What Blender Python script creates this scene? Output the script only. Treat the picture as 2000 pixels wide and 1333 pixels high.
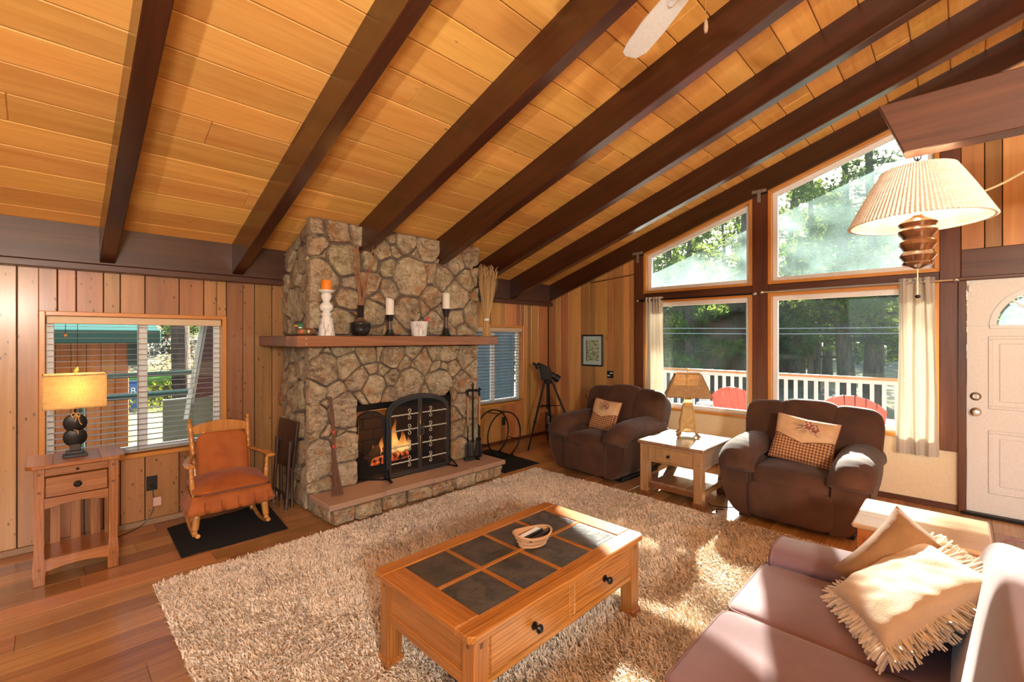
import bpy, math, random
import numpy as np
from mathutils import Vector, Matrix, noise
random.seed(7); np.random.seed(7)
for o in list(bpy.data.objects): bpy.data.objects.remove(o)
scene = bpy.context.scene
C = scene.collection
PI = math.pi
R = math.radians

# ---------------------------------------------------------------- camera, sky, sun, exposure
cam_d = bpy.data.cameras.new('camera'); cam = bpy.data.objects.new('camera', cam_d); C.objects.link(cam)
cam.location = (0, 0, 1.526)
cam.rotation_euler = (R(90), 0, R(44.6 - 90))
cam_d.sensor_width = 36.0; cam_d.lens = 889.0 / 2000 * 36.0
cam_d.shift_y = -5.5 / 2000
cam_d.clip_start = 0.02; cam_d.clip_end = 400
scene.camera = cam

world = bpy.data.worlds.new('sky'); scene.world = world; world.use_nodes = True
wn = world.node_tree; wn.nodes.clear()
w_out = wn.nodes.new('ShaderNodeOutputWorld'); w_bg = wn.nodes.new('ShaderNodeBackground')
w_sky = wn.nodes.new('ShaderNodeTexSky'); w_sky.sky_type = 'NISHITA'
w_sky.sun_disc = False; w_sky.sun_elevation = R(31); w_sky.sun_rotation = R(71); w_sky.air_density = 1.0; w_sky.dust_density = 2.0
w_bg.inputs['Strength'].default_value = 0.42
wn.links.new(w_sky.outputs[0], w_bg.inputs[0]); wn.links.new(w_bg.outputs[0], w_out.inputs[0])

sun_d = bpy.data.lights.new('sun', 'SUN'); sun = bpy.data.objects.new('sun', sun_d); C.objects.link(sun)
sun_d.energy = 34.0; sun_d.angle = R(0.6); sun_d.color = (1.0, 0.93, 0.82)
sun.rotation_euler = Vector((-1, -0.33, -0.565)).to_track_quat('-Z', 'Y').to_euler()

vs = scene.view_settings
vs.view_transform = 'Standard'; vs.look = 'None'; vs.gamma = 1.0; vs.use_curve_mapping = False
vs.exposure = 0.55

# ---------------------------------------------------------------- helpers
class MB:
    """collects geometry for one mesh"""
    def __init__(s): s.v = []; s.f = []
    def add(s, v, f, m=None):
        n = len(s.v)
        s.v += [tuple(m @ Vector(p)) for p in v] if m else [tuple(p) for p in v]
        s.f += [tuple(i + n for i in q) for q in f]
        return s
    def box(s, x0, x1, y0, y1, z0, z1, ch=0.004, m=None):
        c = ((x0 + x1) / 2, (y0 + y1) / 2, (z0 + z1) / 2); h = ((x1 - x0) / 2, (y1 - y0) / 2, (z1 - z0) / 2)
        ch = min(ch, 0.45 * min(h) * 2 if min(h) > 0 else 0)
        if ch <= 1e-6:
            v = [(c[0] + a * h[0], c[1] + b * h[1], c[2] + d * h[2]) for a in (-1, 1) for b in (-1, 1) for d in (-1, 1)]
            return s.add(v, [(0, 1, 3, 2), (4, 6, 7, 5), (0, 4, 5, 1), (2, 3, 7, 6), (0, 2, 6, 4), (1, 5, 7, 3)], m)
        v = []; idx = {}
        for a in (-1, 1):
            for b in (-1, 1):
                for d in (-1, 1):
                    for k in range(3):
                        q = [h[0] - ch, h[1] - ch, h[2] - ch]; q[k] = h[k]
                        idx[(a, b, d, k)] = len(v); v.append((c[0] + a * q[0], c[1] + b * q[1], c[2] + d * q[2]))
        f = []
        def quad(l):
            p = [Vector(v[i]) for i in l]; n = (p[1] - p[0]).cross(p[2] - p[0]); ctr = sum(p, Vector()) / len(p) - Vector(c)
            f.append(tuple(l) if n.dot(ctr) > 0 else tuple(reversed(l)))
        S = (-1, 1)
        for a in S:
            quad([idx[(a, b, d, 0)] for b, d in ((-1, -1), (1, -1), (1, 1), (-1, 1))])
            quad([idx[(b, a, d, 1)] for b, d in ((-1, -1), (1, -1), (1, 1), (-1, 1))])
            quad([idx[(b, d, a, 2)] for b, d in ((-1, -1), (1, -1), (1, 1), (-1, 1))])
            for b in S:
                quad([idx[(a, b, -1, 0)], idx[(a, b, 1, 0)], idx[(a, b, 1, 1)], idx[(a, b, -1, 1)]])
                quad([idx[(a, -1, b, 0)], idx[(a, 1, b, 0)], idx[(a, 1, b, 2)], idx[(a, -1, b, 2)]])
                quad([idx[(-1, a, b, 1)], idx[(1, a, b, 1)], idx[(1, a, b, 2)], idx[(-1, a, b, 2)]])
                for d in S: quad([idx[(a, b, d, 0)], idx[(a, b, d, 1)], idx[(a, b, d, 2)]])
        return s.add(v, f, m)
    def lathe(s, prof, n=24, m=None, cap=True, fx=None):
        """prof = [(radius, z)...] about local z; fx(angle, r, z) -> r"""
        v = []; f = []
        for r, z in prof:
            for i in range(n):
                a = 2 * PI * i / n; rr = fx(a, r, z) if fx else r
                v.append((rr * math.cos(a), rr * math.sin(a), z))
        for j in range(len(prof) - 1):
            for i in range(n):
                k = (i + 1) % n
                f.append((j * n + i, j * n + k, (j + 1) * n + k, (j + 1) * n + i))
        if cap:
            f.append(tuple(reversed(range(n)))); f.append(tuple(range((len(prof) - 1) * n, len(prof) * n)))
        return s.add(v, f, m)
    def tube(s, pts, r, n=10, m=None, cap=True, flat=1.0):
        """r a number or one per point"""
        pts = [Vector(p) for p in pts]; rs = r if isinstance(r, (list, tuple)) else [r] * len(pts)
        v = []; f = []; prev = None
        for i, p in enumerate(pts):
            t = (pts[min(i + 1, len(pts) - 1)] - pts[max(i - 1, 0)])
            t = t.normalized() if t.length > 1e-9 else Vector((0, 0, 1))
            if prev is None:
                u = t.orthogonal().normalized()
            else:
                u = prev - t * prev.dot(t); u = u.normalized() if u.length > 1e-6 else t.orthogonal().normalized()
            prev = u; w = t.cross(u)
            for k in range(n):
                a = 2 * PI * k / n
                v.append(p + (u * math.cos(a) + w * math.sin(a) * flat) * rs[i])
        for j in range(len(pts) - 1):
            for k in range(n):
                q = (k + 1) % n
                f.append((j * n + k, j * n + q, (j + 1) * n + q, (j + 1) * n + k))
        if cap:
            f.append(tuple(reversed(range(n)))); f.append(tuple(range((len(pts) - 1) * n, len(pts) * n)))
        return s.add(v, f, m)
    def prism(s, poly, t0, t1, m=None, axis='z', ch=0.0):
        """polygon in 2-D pushed out along an axis; axis x -> (t,a,b), y -> (a,t,b), z -> (a,b,t)"""
        area = sum(poly[i][0] * poly[(i + 1) % len(poly)][1] - poly[(i + 1) % len(poly)][0] * poly[i][1] for i in range(len(poly)))
        if (area > 0) == (axis == 'y'): poly = list(reversed(poly))
        P = {'x': lambda a, b, t: (t, a, b), 'y': lambda a, b, t: (a, t, b), 'z': lambda a, b, t: (a, b, t)}[axis]
        n = len(poly)
        def inset(d):
            out = []
            for i in range(n):
                a = Vector(poly[i - 1]); b = Vector(poly[i]); c = Vector(poly[(i + 1) % n])
                e1 = (b - a).normalized(); e2 = (c - b).normalized(); sg = -1 if axis == 'y' else 1
                n1 = Vector((-e1.y, e1.x)) * sg; n2 = Vector((-e2.y, e2.x)) * sg
                q = n1 + n2; l = q.length
                q = q / l / max(0.35, (q / l).dot(n1)) if l > 1e-6 else n1
                out.append(b + q * d)
            return out
        if ch > 0:
            i_ = inset(ch); rings = [(i_, t0), (poly, t0 + ch), (poly, t1 - ch), (i_, t1)]
        else: rings = [(poly, t0), (poly, t1)]
        v = [P(p[0], p[1], t) for pl, t in rings for p in pl]; f = []
        for j in range(len(rings) - 1):
            for i in range(n):
                k = (i + 1) % n; f.append((j * n + i, j * n + k, (j + 1) * n + k, (j + 1) * n + i))
        f.append(tuple(reversed(range(n)))); f.append(tuple(range((len(rings) - 1) * n, len(rings) * n)))
        return s.add(v, f, m)
    def sup(s, hx, hy, hz, e1=0.4, e2=0.4, n=28, k=16, m=None, fx=None):
        """superellipsoid: a puffed box; e small = boxy"""
        v = []; f = []
        pw = lambda c, e: math.copysign(abs(c) ** e, c)
        for j in range(k + 1):
            la = -PI / 2 + PI * j / k; cz = pw(math.cos(la), e1) if 0 < j < k else 0.0; sz = pw(math.sin(la), e1)
            for i in range(n):
                lo = 2 * PI * i / n
                p = (hx * cz * pw(math.cos(lo), e2), hy * cz * pw(math.sin(lo), e2), hz * sz)
                v.append(fx(*p) if fx else p)
        for j in range(k):
            for i in range(n):
                q = (i + 1) % n
                if j == 0: f.append((i, n + q, n + i) if False else (j * n + i, (j + 1) * n + q, (j + 1) * n + i))
                elif j == k - 1: f.append((j * n + i, j * n + q, (j + 1) * n + i))
                else: f.append((j * n + i, j * n + q, (j + 1) * n + q, (j + 1) * n + i))
        return s.add(v, f, m)
    def grid(s, nu, nv, fn, m=None, thick=0):
        v = [fn(i / nu, j / nv) for j in range(nv + 1) for i in range(nu + 1)]
        f = [(j * (nu + 1) + i, j * (nu + 1) + i + 1, (j + 1) * (nu + 1) + i + 1, (j + 1) * (nu + 1) + i) for j in range(nv) for i in range(nu)]
        return s.add(v, f, m)
    def build(s, name, mat, parent=None, loc=(0, 0, 0), rot=(0, 0, 0), smooth=35, label=None):
        me = bpy.data.meshes.new(name); me.from_pydata(s.v, [], s.f); me.update()
        if smooth:
            me.polygons.foreach_set('use_smooth', [True] * len(me.polygons)); me.set_sharp_from_angle(angle=R(smooth))
        me.materials.append(mat)
        return link(name, me, parent, loc, rot, label)

def link(name, me, parent=None, loc=(0, 0, 0), rot=(0, 0, 0), label=None):
    o = bpy.data.objects.new(name, me); C.objects.link(o)
    if parent: o.parent = parent
    o.location = loc; o.rotation_euler = rot
    if label: o['label'] = label
    return o
def tag(o, label=None, cat=None, group=None, kind=None):
    if label: o['label'] = label
    if cat: o['category'] = cat
    if group: o['group'] = group
    if kind: o['kind'] = kind
    return o
def thing(name, label, cat, loc=(0, 0, 0), rz=0, group=None, rot=None):
    o = bpy.data.objects.new(name, None); C.objects.link(o); o.empty_display_size = 0.05
    o.location = loc; o.rotation_euler = rot or (0, 0, R(rz))
    return tag(o, label, cat, group)
def struct(name, label, cat=None):
    o = bpy.data.objects.new(name, None); C.objects.link(o); o.empty_display_size = 0.05
    return tag(o, label, cat, None, 'structure')
def copy_tree(o, parent=None):
    c = o.copy(); C.objects.link(c); c.parent = parent
    for ch in list(o.children): copy_tree(ch, c)
    return c
def solid(o, t, offset=0):
    m = o.modifiers.new('thickness', 'SOLIDIFY'); m.thickness = t; m.offset = offset; return o
def T(x=0, y=0, z=0): return Matrix.Translation((x, y, z))
def RX(a): return Matrix.Rotation(R(a), 4, 'X')
def RY(a): return Matrix.Rotation(R(a), 4, 'Y')
def RZ(a): return Matrix.Rotation(R(a), 4, 'Z')
def arc(cx, cy, r, a0, a1, n): return [(cx + r * math.cos(R(a0 + (a1 - a0) * i / n)), cy + r * math.sin(R(a0 + (a1 - a0) * i / n))) for i in range(n + 1)]
def smoothpath(pts, n=6):
    """Catmull-Rom through the points"""
    P = [Vector(p) for p in pts]; out = []
    for i in range(len(P) - 1):
        a, b, c, d = P[max(i - 1, 0)], P[i], P[i + 1], P[min(i + 2, len(P) - 1)]
        for k in range(n):
            t = k / n
            out.append(0.5 * ((2 * b) + (c - a) * t + (2 * a - 5 * b + 4 * c - d) * t * t + (3 * b - a - 3 * c + d) * t ** 3))
    return out + [P[-1]]

# ---------------------------------------------------------------- materials
MATS = {}
class NT:
    def __init__(s, name):
        s.m = bpy.data.materials.new(name); s.m.use_nodes = True; s.t = s.m.node_tree
        s.b = s.t.nodes['Principled BSDF']; s.out = s.t.nodes['Material Output']
    def n(s, typ, **kw):
        o = s.t.nodes.new(typ)
        for k, v in kw.items(): setattr(o, k, v)
        return o
    def l(s, a, b): s.t.links.new(a, b)
    def co(s, scale=(1, 1, 1), kind='Object', rnd=True):
        tc = s.n('ShaderNodeTexCoord'); mp = s.n('ShaderNodeMapping'); mp.inputs['Scale'].default_value = scale
        if rnd:
            oi = s.n('ShaderNodeObjectInfo'); ml = s.n('ShaderNodeMath', operation='MULTIPLY'); ml.inputs[1].default_value = 37.0
            ad = s.n('ShaderNodeVectorMath', operation='ADD'); s.l(oi.outputs['Random'], ml.inputs[0]); s.l(ml.outputs[0], ad.inputs[1]); s.l(tc.outputs[kind], ad.inputs[0])
            s.l(ad.outputs[0], mp.inputs[0])
        else: s.l(tc.outputs[kind], mp.inputs[0])
        return mp.outputs[0]
    def noise(s, vec, scale, detail=4, rough=0.55, dist=0.0):
        o = s.n('ShaderNodeTexNoise'); o.inputs['Scale'].default_value = scale; o.inputs['Detail'].default_value = detail
        o.inputs['Roughness'].default_value = rough; o.inputs['Distortion'].default_value = dist
        if vec is not None: s.l(vec, o.inputs['Vector'])
        return o.outputs['Fac']
    def vor(s, vec, scale, out='Distance', feature='F1', rnd=1.0):
        o = s.n('ShaderNodeTexVoronoi', feature=feature); o.inputs['Scale'].default_value = scale; o.inputs['Randomness'].default_value = rnd
        if vec is not None: s.l(vec, o.inputs['Vector'])
        return o.outputs[out]
    def ramp(s, fac, stops, interp='LINEAR'):
        o = s.n('ShaderNodeValToRGB'); cr = o.color_ramp; cr.interpolation = interp
        while len(cr.elements) < len(stops): cr.elements.new(0.5)
        for e, (p, c) in zip(cr.elements, stops): e.position = p; e.color = (*c, 1) if len(c) == 3 else c
        if fac is not None: s.l(fac, o.inputs[0])
        return o.outputs[0]
    def mix(s, fac, a, b, mode='MIX'):
        o = s.n('ShaderNodeMix', data_type='RGBA', blend_type=mode)
        for sock, val in ((o.inputs[0], fac), (o.inputs[6], a), (o.inputs[7], b)):
            if isinstance(val, (int, float)): sock.default_value = val
            elif isinstance(val, tuple): sock.default_value = (*val, 1)
            else: s.l(val, sock)
        return o.outputs[2]
    def math(s, op, a, b=None, clamp=False):
        o = s.n('ShaderNodeMath', operation=op); o.use_clamp = clamp
        for sock, val in ((o.inputs[0], a), (o.inputs[1], b)):
            if val is None: continue
            if isinstance(val, (int, float)): sock.default_value = val
            else: s.l(val, sock)
        return o.outputs[0]
    def rnd(s): return s.n('ShaderNodeObjectInfo').outputs['Random']
    def bump(s, h, strength=0.3, dist=0.01):
        o = s.n('ShaderNodeBump'); o.inputs['Strength'].default_value = strength; o.inputs['Distance'].default_value = dist
        s.l(h, o.inputs['Height']); s.l(o.outputs[0], s.b.inputs['Normal'])
    def set(s, **kw):
        for k, v in kw.items():
            s.b.inputs[k.replace('_', ' ')].default_value = (*v, 1) if isinstance(v, tuple) and len(v) == 3 else v
        return s
    def base(s, c):
        if isinstance(c, tuple): s.b.inputs['Base Color'].default_value = (*c, 1)
        else: s.l(c, s.b.inputs['Base Color'])

def plain(name, c, rough=0.5, metal=0.0, bump=0, bs=60, **kw):
    if name in MATS: return MATS[name]
    n = NT(name); n.set(Roughness=rough, Metallic=metal, **kw)
    v = n.co(); f = n.noise(v, bs, 5)
    n.base(n.mix(f, tuple(x * 0.86 for x in c), tuple(min(1, x * 1.1) for x in c)))
    if bump: n.bump(f, bump, 0.004)
    MATS[name] = n.m; return n.m

def wood(name, dark, light, axis='x', scale=1.0, rough=0.45, knots=0.0, kscale=3.0, var=0.25, coat=0.0, flecks=0.0, tint=None, kcol=(0.10, 0.035, 0.012), bump=0.12, grain=1.0, rings=0.0):
    n = NT(name)
    st = {'x': (0.06, 1, 1), 'y': (1, 0.06, 1), 'z': (1, 1, 0.06)}[axis]
    v = n.co(tuple(a * scale for a in st))
    a = n.noise(v, 9, 4, 0.55, 0.8); b = n.noise(v, 55, 3, 0.6)
    g = n.math('ADD', n.math('MULTIPLY', a, 0.7), n.math('MULTIPLY', b, 0.3 * grain))
    col = n.ramp(g, [(0.30, dark), (0.66, light)])
    if rings:
        w = n.n('ShaderNodeTexWave', wave_type='RINGS', rings_direction='X' if axis == 'x' else ('Y' if axis == 'y' else 'Z')); w.inputs['Scale'].default_value = 13.0; w.inputs['Distortion'].default_value = 9.0; w.inputs['Detail'].default_value = 4.0; w.inputs['Detail Scale'].default_value = 0.9
        n.l(n.co(tuple(q * scale for q in {'x': (0.10, 1, 1), 'y': (1, 0.10, 1), 'z': (1, 1, 0.10)}[axis])), w.inputs['Vector'])
        col = n.mix(n.ramp(w.outputs['Fac'], [(0.0, (rings * .7, rings * .7, rings * .7)), (0.45, (0, 0, 0))]), col, tuple(q * 0.55 for q in dark))
    if knots:
        k2 = {'x': (0.45, 1, 1), 'y': (1, 0.45, 1), 'z': (1, 1, 0.45)}[axis]
        kv = n.co(tuple(q * scale for q in k2)); d = n.vor(kv, kscale)
        kf = n.ramp(d, [(0.0, (1, 1, 1)), (0.05 * knots, (0.75, 0.75, 0.75)), (0.13 * knots, (0, 0, 0))])
        col = n.mix(kf, col, kcol)
    if flecks:
        fv = n.co({'x': (0.5, 1.2, 1), 'y': (1, .5, 1), 'z': (1, 1, 0.5)}[axis])
        d = n.vor(fv, 26); ff = n.ramp(d, [(0.0, (1, 1, 1)), (0.10 * flecks, (0.8, 0.8, 0.8)), (0.16 * flecks, (0, 0, 0))])
        gate = n.ramp(n.noise(fv, 14, 2), [(0.45, (0, 0, 0)), (0.56, (1, 1, 1))])
        col = n.mix(n.math('MULTIPLY', ff, gate), col, (0.09, 0.035, 0.012))
    if var:
        r = n.rnd(); h = n.n('ShaderNodeHueSaturation')
        mr = n.n('ShaderNodeMapRange'); mr.inputs['To Min'].default_value = 1 - var; mr.inputs['To Max'].default_value = 1 + var * 0.6
        n.l(r, mr.inputs['Value']); n.l(mr.outputs[0], h.inputs['Value'])
        r2 = n.math('FRACT', n.math('MULTIPLY', r, 17.3)); m2 = n.n('ShaderNodeMapRange'); m2.inputs['To Min'].default_value = 0.5 - var * 0.035; m2.inputs['To Max'].default_value = 0.5 + var * 0.035
        n.l(r2, m2.inputs['Value']); n.l(m2.outputs[0], h.inputs['Hue']); n.l(col, h.inputs['Color']); col = h.outputs[0]
    n.base(col); n.set(Roughness=rough); n.b.inputs['Coat Weight'].default_value = coat; n.b.inputs['Coat Roughness'].default_value = 0.18
    if bump: n.bump(g, bump, 0.003)
    return n.m

def fabric(name, c, c2=None, rough=0.9, sheen=0.3, bs=500, bump=0.25, big=6, wr=0.0):
    n = NT(name); v = n.co((1, 1, 1), rnd=False)
    f = n.noise(v, big, 4); g = n.noise(v, bs, 2)
    c2 = c2 or tuple(x * 0.72 for x in c)
    col = n.mix(n.ramp(f, [(0.35, (0, 0, 0)), (0.65, (1, 1, 1))]), c2, c); col = n.mix(n.math('MULTIPLY', g, 0.35), col, tuple(x * 0.55 for x in c))
    n.base(col); n.set(Roughness=rough); n.b.inputs['Sheen Weight'].default_value = sheen; n.b.inputs['Sheen Roughness'].default_value = 0.4
    h = n.math('ADD', n.math('MULTIPLY', g, 0.25), n.math('MULTIPLY', n.noise(v, 11, 3, 0.6, 1.0), wr)) if wr else g
    n.bump(h, bump, 0.02 if wr else 0.003); return n.m
# ---------------------------------------------------------------- the room shell
YW, XG, YR = 4.735, 5.62, -0.6                     # fireplace wall, gable wall, ridge
SL = 1 / 3.0
def zc(y): return 2.345 + (YW - y) * SL            # ceiling plane
def zb(y): return 2.075 + (YW - y) * SL            # underside of the rafters
ANG = -math.atan(SL)

m_ceil = wood('pine_ceiling', (0.64, 0.30, 0.060), (0.82, 0.46, 0.125), 'x', 1.3, 0.55, 0.55, 5.2, 0.18, 0.0, kcol=(0.16, 0.05, 0.012), grain=0.8)
m_beam = wood('dark_beam', (0.019, 0.005, 0.0022), (0.062, 0.016, 0.006), 'y', 1.4, 0.34, 0.9, 1.7, 0.15, 0.5, kcol=(0.02, 0.007, 0.004))
m_beamx = wood('dark_beam_along', (0.034, 0.011, 0.006), (0.10, 0.034, 0.016), 'x', 1.4, 0.42, 0.9, 1.7, 0.15, 0.2, kcol=(0.02, 0.007, 0.004))
m_post = wood('dark_post', (0.062, 0.018, 0.007), (0.16, 0.048, 0.016), 'z', 1.4, 0.42, 0.8, 1.9, 0.15, 0.2, kcol=(0.03, 0.01, 0.005))
m_posty = wood('dark_rail', (0.055, 0.016, 0.007), (0.135, 0.042, 0.016), 'y', 1.4, 0.42, 0.8, 1.9, 0.15, 0.2, kcol=(0.03, 0.01, 0.005))
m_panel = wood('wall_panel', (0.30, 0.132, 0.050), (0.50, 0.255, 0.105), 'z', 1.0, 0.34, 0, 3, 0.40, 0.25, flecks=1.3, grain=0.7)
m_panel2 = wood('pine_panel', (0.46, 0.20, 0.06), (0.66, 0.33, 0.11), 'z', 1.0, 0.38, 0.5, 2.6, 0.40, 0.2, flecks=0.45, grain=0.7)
m_trim = wood('honey_trim', (0.52, 0.20, 0.035), (0.68, 0.29, 0.06), 'z', 1.5, 0.35, 0, 3, 0.1, 0.3)
m_floor = wood('laminate_floor', (0.29, 0.125, 0.043), (0.53, 0.27, 0.105), 'x', 1.0, 0.30, 0, 3, 0.36, 0.25, grain=1.2, bump=0.05, rings=0.35)
m_groove = plain('groove_dark', (0.035, 0.016, 0.008), 0.8)
m_cream = plain('cream_paint', (0.80, 0.66, 0.44), 0.6, bump=0.05)
m_vinyl = plain('white_vinyl', (0.82, 0.82, 0.80), 0.35)
m_white = plain('white_paint', (0.80, 0.79, 0.75), 0.4)
m_roof = plain('roof_board', (0.25, 0.16, 0.10), 0.8)
m_black = plain('black_iron', (0.012, 0.012, 0.013), 0.45, 0.6)
m_steel = plain('brushed_steel', (0.62, 0.60, 0.56), 0.3, 1.0)
m_galv = plain('galvanised_plate', (0.30, 0.27, 0.23), 0.5, 0.7)
m_brass = plain('brass', (0.75, 0.50, 0.18), 0.3, 1.0)

def dust_glass(name, dust, tint=(0.93, 0.97, 0.96)):
    """clear pane with a film of dust that scatters the sun that strikes it"""
    n = NT(name); t = n.t; t.nodes.remove(n.b)
    tr = n.n('ShaderNodeBsdfTransparent'); tr.inputs[0].default_value = (*tint, 1)
    gl = n.n('ShaderNodeBsdfGlossy'); gl.inputs['Roughness'].default_value = 0.02
    fr = n.n('ShaderNodeFresnel'); fr.inputs[0].default_value = 1.35
    m1 = n.n('ShaderNodeMixShader'); n.l(fr.outputs[0], m1.inputs[0]); n.l(tr.outputs[0], m1.inputs[1]); n.l(gl.outputs[0], m1.inputs[2])
    tl = n.n('ShaderNodeBsdfTranslucent'); tl.inputs[0].default_value = (0.62, 0.86, 0.84, 1)
    v = n.co(rnd=False); f = n.noise(v, 3.0, 5); f2 = n.noise(v, 60, 2)
    fac = n.math('MULTIPLY', n.math('ADD', n.math('MULTIPLY', f, 1.2), n.math('MULTIPLY', f2, 0.6)), dust)
    m2 = n.n('ShaderNodeMixShader'); n.l(fac, m2.inputs[0]); n.l(m1.outputs[0], m2.inputs[1]); n.l(tl.outputs[0], m2.inputs[2])
    n.l(m2.outputs[0], n.out.inputs[0]); return n.m
m_glass = dust_glass('window_glass', 0.003)
m_glass_d = dust_glass('dusty_window_glass', 0.055)

def pbox(name, x0, x1, y0, y1, z0, z1, mat, parent, ch=0.003, label=None):
    c = ((x0 + x1) / 2, (y0 + y1) / 2, (z0 + z1) / 2)
    b = MB().box(x0 - c[0], x1 - c[0], y0 - c[1], y1 - c[1], z0 - c[2], z1 - c[2], ch)
    return b.build(name, mat, parent, c, smooth=0, label=label)

# floor
floor = struct('floor', 'laminate plank floor in mixed honey and brown tones')
pbox('subfloor', -4.1, XG + 0.1, -5.0, YW + 0.1, -0.12, -0.010, m_groove, floor, 0)
pbox('floor_board_field', -4.0, XG, -4.9, -0.62, -0.010, 0.0, m_floor, floor, 0)
y = YW - 0.002; r_ = random.Random(3)
while y > -0.6:
    w = 0.182; x = -4.0 - r_.random() * 1.2
    first = True
    while x < XG:
        x1 = min(x + 1.22, XG); xa = max(x, -4.0)
        if x1 > -1.9 and x1 - xa > 0.03: pbox('plank', xa + 0.0006, x1 - 0.0006, y - w + 0.0006, y - 0.0006, -0.010, 0.0, m_floor, floor, 0.0012)
        elif x1 - xa > 0.03: pbox('plank', xa, x1 - 0.0006, y - w + 0.0006, y - 0.0006, -0.010, 0.0, m_floor, floor, 0.0012)
        x += 1.22
    y -= w

# ceiling boards
ceiling = struct('ceiling', 'sloped ceiling of honey pine boards with dark knots')
r_ = random.Random(11); row = 0; y = 4.728
P = 0.212
while y > YR - 0.02:
    ya = max(y - P, YR); x = -4.0
    while x < XG + 0.02:
        x1 = min(x + r_.uniform(2.2, 3.9), XG + 0.06)
        if XG + 0.06 - x1 < 0.6: x1 = XG + 0.06
        L = (y - ya) / math.cos(ANG); b = MB().box(-(x1 - x) / 2 + 0.0008, (x1 - x) / 2 - 0.0008, -L + 0.003, -0.003, 0, 0.02, 0.004)
        b.build('plank', m_ceil, ceiling, ((x + x1) / 2, y, zc(y)), (ANG, 0, 0), smooth=0); x = x1
    y -= P
deck = MB()                                                            # roof deck above the boards, with the eave and the gable overhang
xo = XG + 0.90
deck.prism([(5.45, zc(5.45) + 0.012), (YR, zc(YR) + 0.012), (-6.2, zc(YR) + 0.012 - (YR + 6.2) * SL), (-6.2, zc(YR) + 0.2 - (YR + 6.2) * SL), (YR, zc(YR) + 0.22), (5.45, zc(5.45) + 0.2)], -4.3, xo, axis='x')
deck.build('roof_deck', m_roof, ceiling, smooth=0)

# header along the fireplace wall, rafters
hb = struct('trim_1', 'dark brown header beam running along the top of the fireplace wall')
pbox('header_board', -4.0, XG, 4.655, YW, 2.085, 2.375, m_beamx, hb, 0.006)
pbox('header_ledge', -4.0, XG, 4.625, YW, 2.032, 2.083, m_beamx, hb, 0.005)
ordn = ['first', 'second', 'third', 'fourth', 'fifth', 'sixth']
rl = {0: 'dark ceiling rafter above the side table lamp, first of six counted from the leftmost',
      1: 'dark knotty rafter above the rocking chair, second of six counted from the leftmost',
      2: 'dark rafter that meets the chimney top above the twig vase',
      3: 'dark rafter running from the ceiling fan down to the right half of the chimney',
      4: 'dark rafter ending above the dried wheat bundle, fifth of six counted from the leftmost',
      5: 'dark rafter next to the gable end beam, above the telescope'}
for i in range(6):
    xi = 0.307 + 0.884 * i
    yend = 4.00 if i in (2, 3) else 4.655
    L = (yend + 0.6) / math.cos(ANG); D = 0.268
    b = MB().prism([(0, 0), (L + D * 0 , 0), (L + D * SL, D), (0, D)], -0.047, 0.047, axis='x', ch=0.006)
    o = b.build('rafter', m_beam, None, (xi, YR, zb(YR)), (ANG, 0, 0), smooth=0)
    tag(o, rl[i], 'beam', 'ceiling rafters')
# mirror slope behind the viewpoint: plain board ceiling
bk = MB().prism([(YR, zc(YR)), (-4.9, zc(YR) - (4.9 + YR) * SL), (-4.9, zc(YR) - (4.9 + YR) * SL + 0.03), (YR, zc(YR) + 0.03)], -4.0, XG, axis='x')
bk.build('rear_ceiling_boards', m_ceil, ceiling, smooth=0)
rb = struct('trim_2', 'dark ridge beam along the peak of the ceiling')
pbox('ridge_board', -4.0, XG, YR - 0.07, YR + 0.03, zb(YR) - 0.06, zc(YR), m_beamx, rb, 0.006)

# ---------------------------------------------------------------- fireplace wall
W1 = (-0.060, 1.118, 0.560, 1.725); W2 = (4.075, 5.066, 0.555, 1.715)
wall_back = struct('wall_back', 'fireplace wall of vertical wood panel boards with dark grooves')
b = MB()
for (xa, xb, za, zb_) in ((-4.1, W1[0] + .03, 0, 2.4), (W1[0] + .03, W1[1] - .03, 0, W1[2] + .03), (W1[0] + .03, W1[1] - .03, W1[3] - .03, 2.4), (W1[1] - .03, W2[0] + .03, 0, 2.4),
                         (W2[0] + .03, W2[1] - .03, 0, W2[2] + .03), (W2[0] + .03, W2[1] - .03, W2[3] - .03, 2.4), (W2[1] - .03, XG + .2, 0, 2.4)):
    b.box(xa, xb, YW + 0.009, YW + 0.12, za, zb_, 0)
b.build('wall_core', m_groove, wall_back, smooth=0)
gl = [-4.0, -3.82, -3.6, -3.42, -3.2, -3.0, -2.8, -2.62, -2.4, -2.2, -2.0, -1.82, -1.6, -1.45, -1.25, -1.05, -0.9, -0.66, -0.5, -0.36, -0.166, 0.036, 0.136, 0.289, 0.388, 0.541, 0.769, 0.946, 1.046, 1.25, 1.349, 1.501, 1.62]
gr = [3.40, 3.62, 3.75, 3.98, 4.10, 4.24, 4.378, 4.559, 4.663, 4.878, 4.989, 5.126, 5.219, 5.38, XG]
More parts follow.
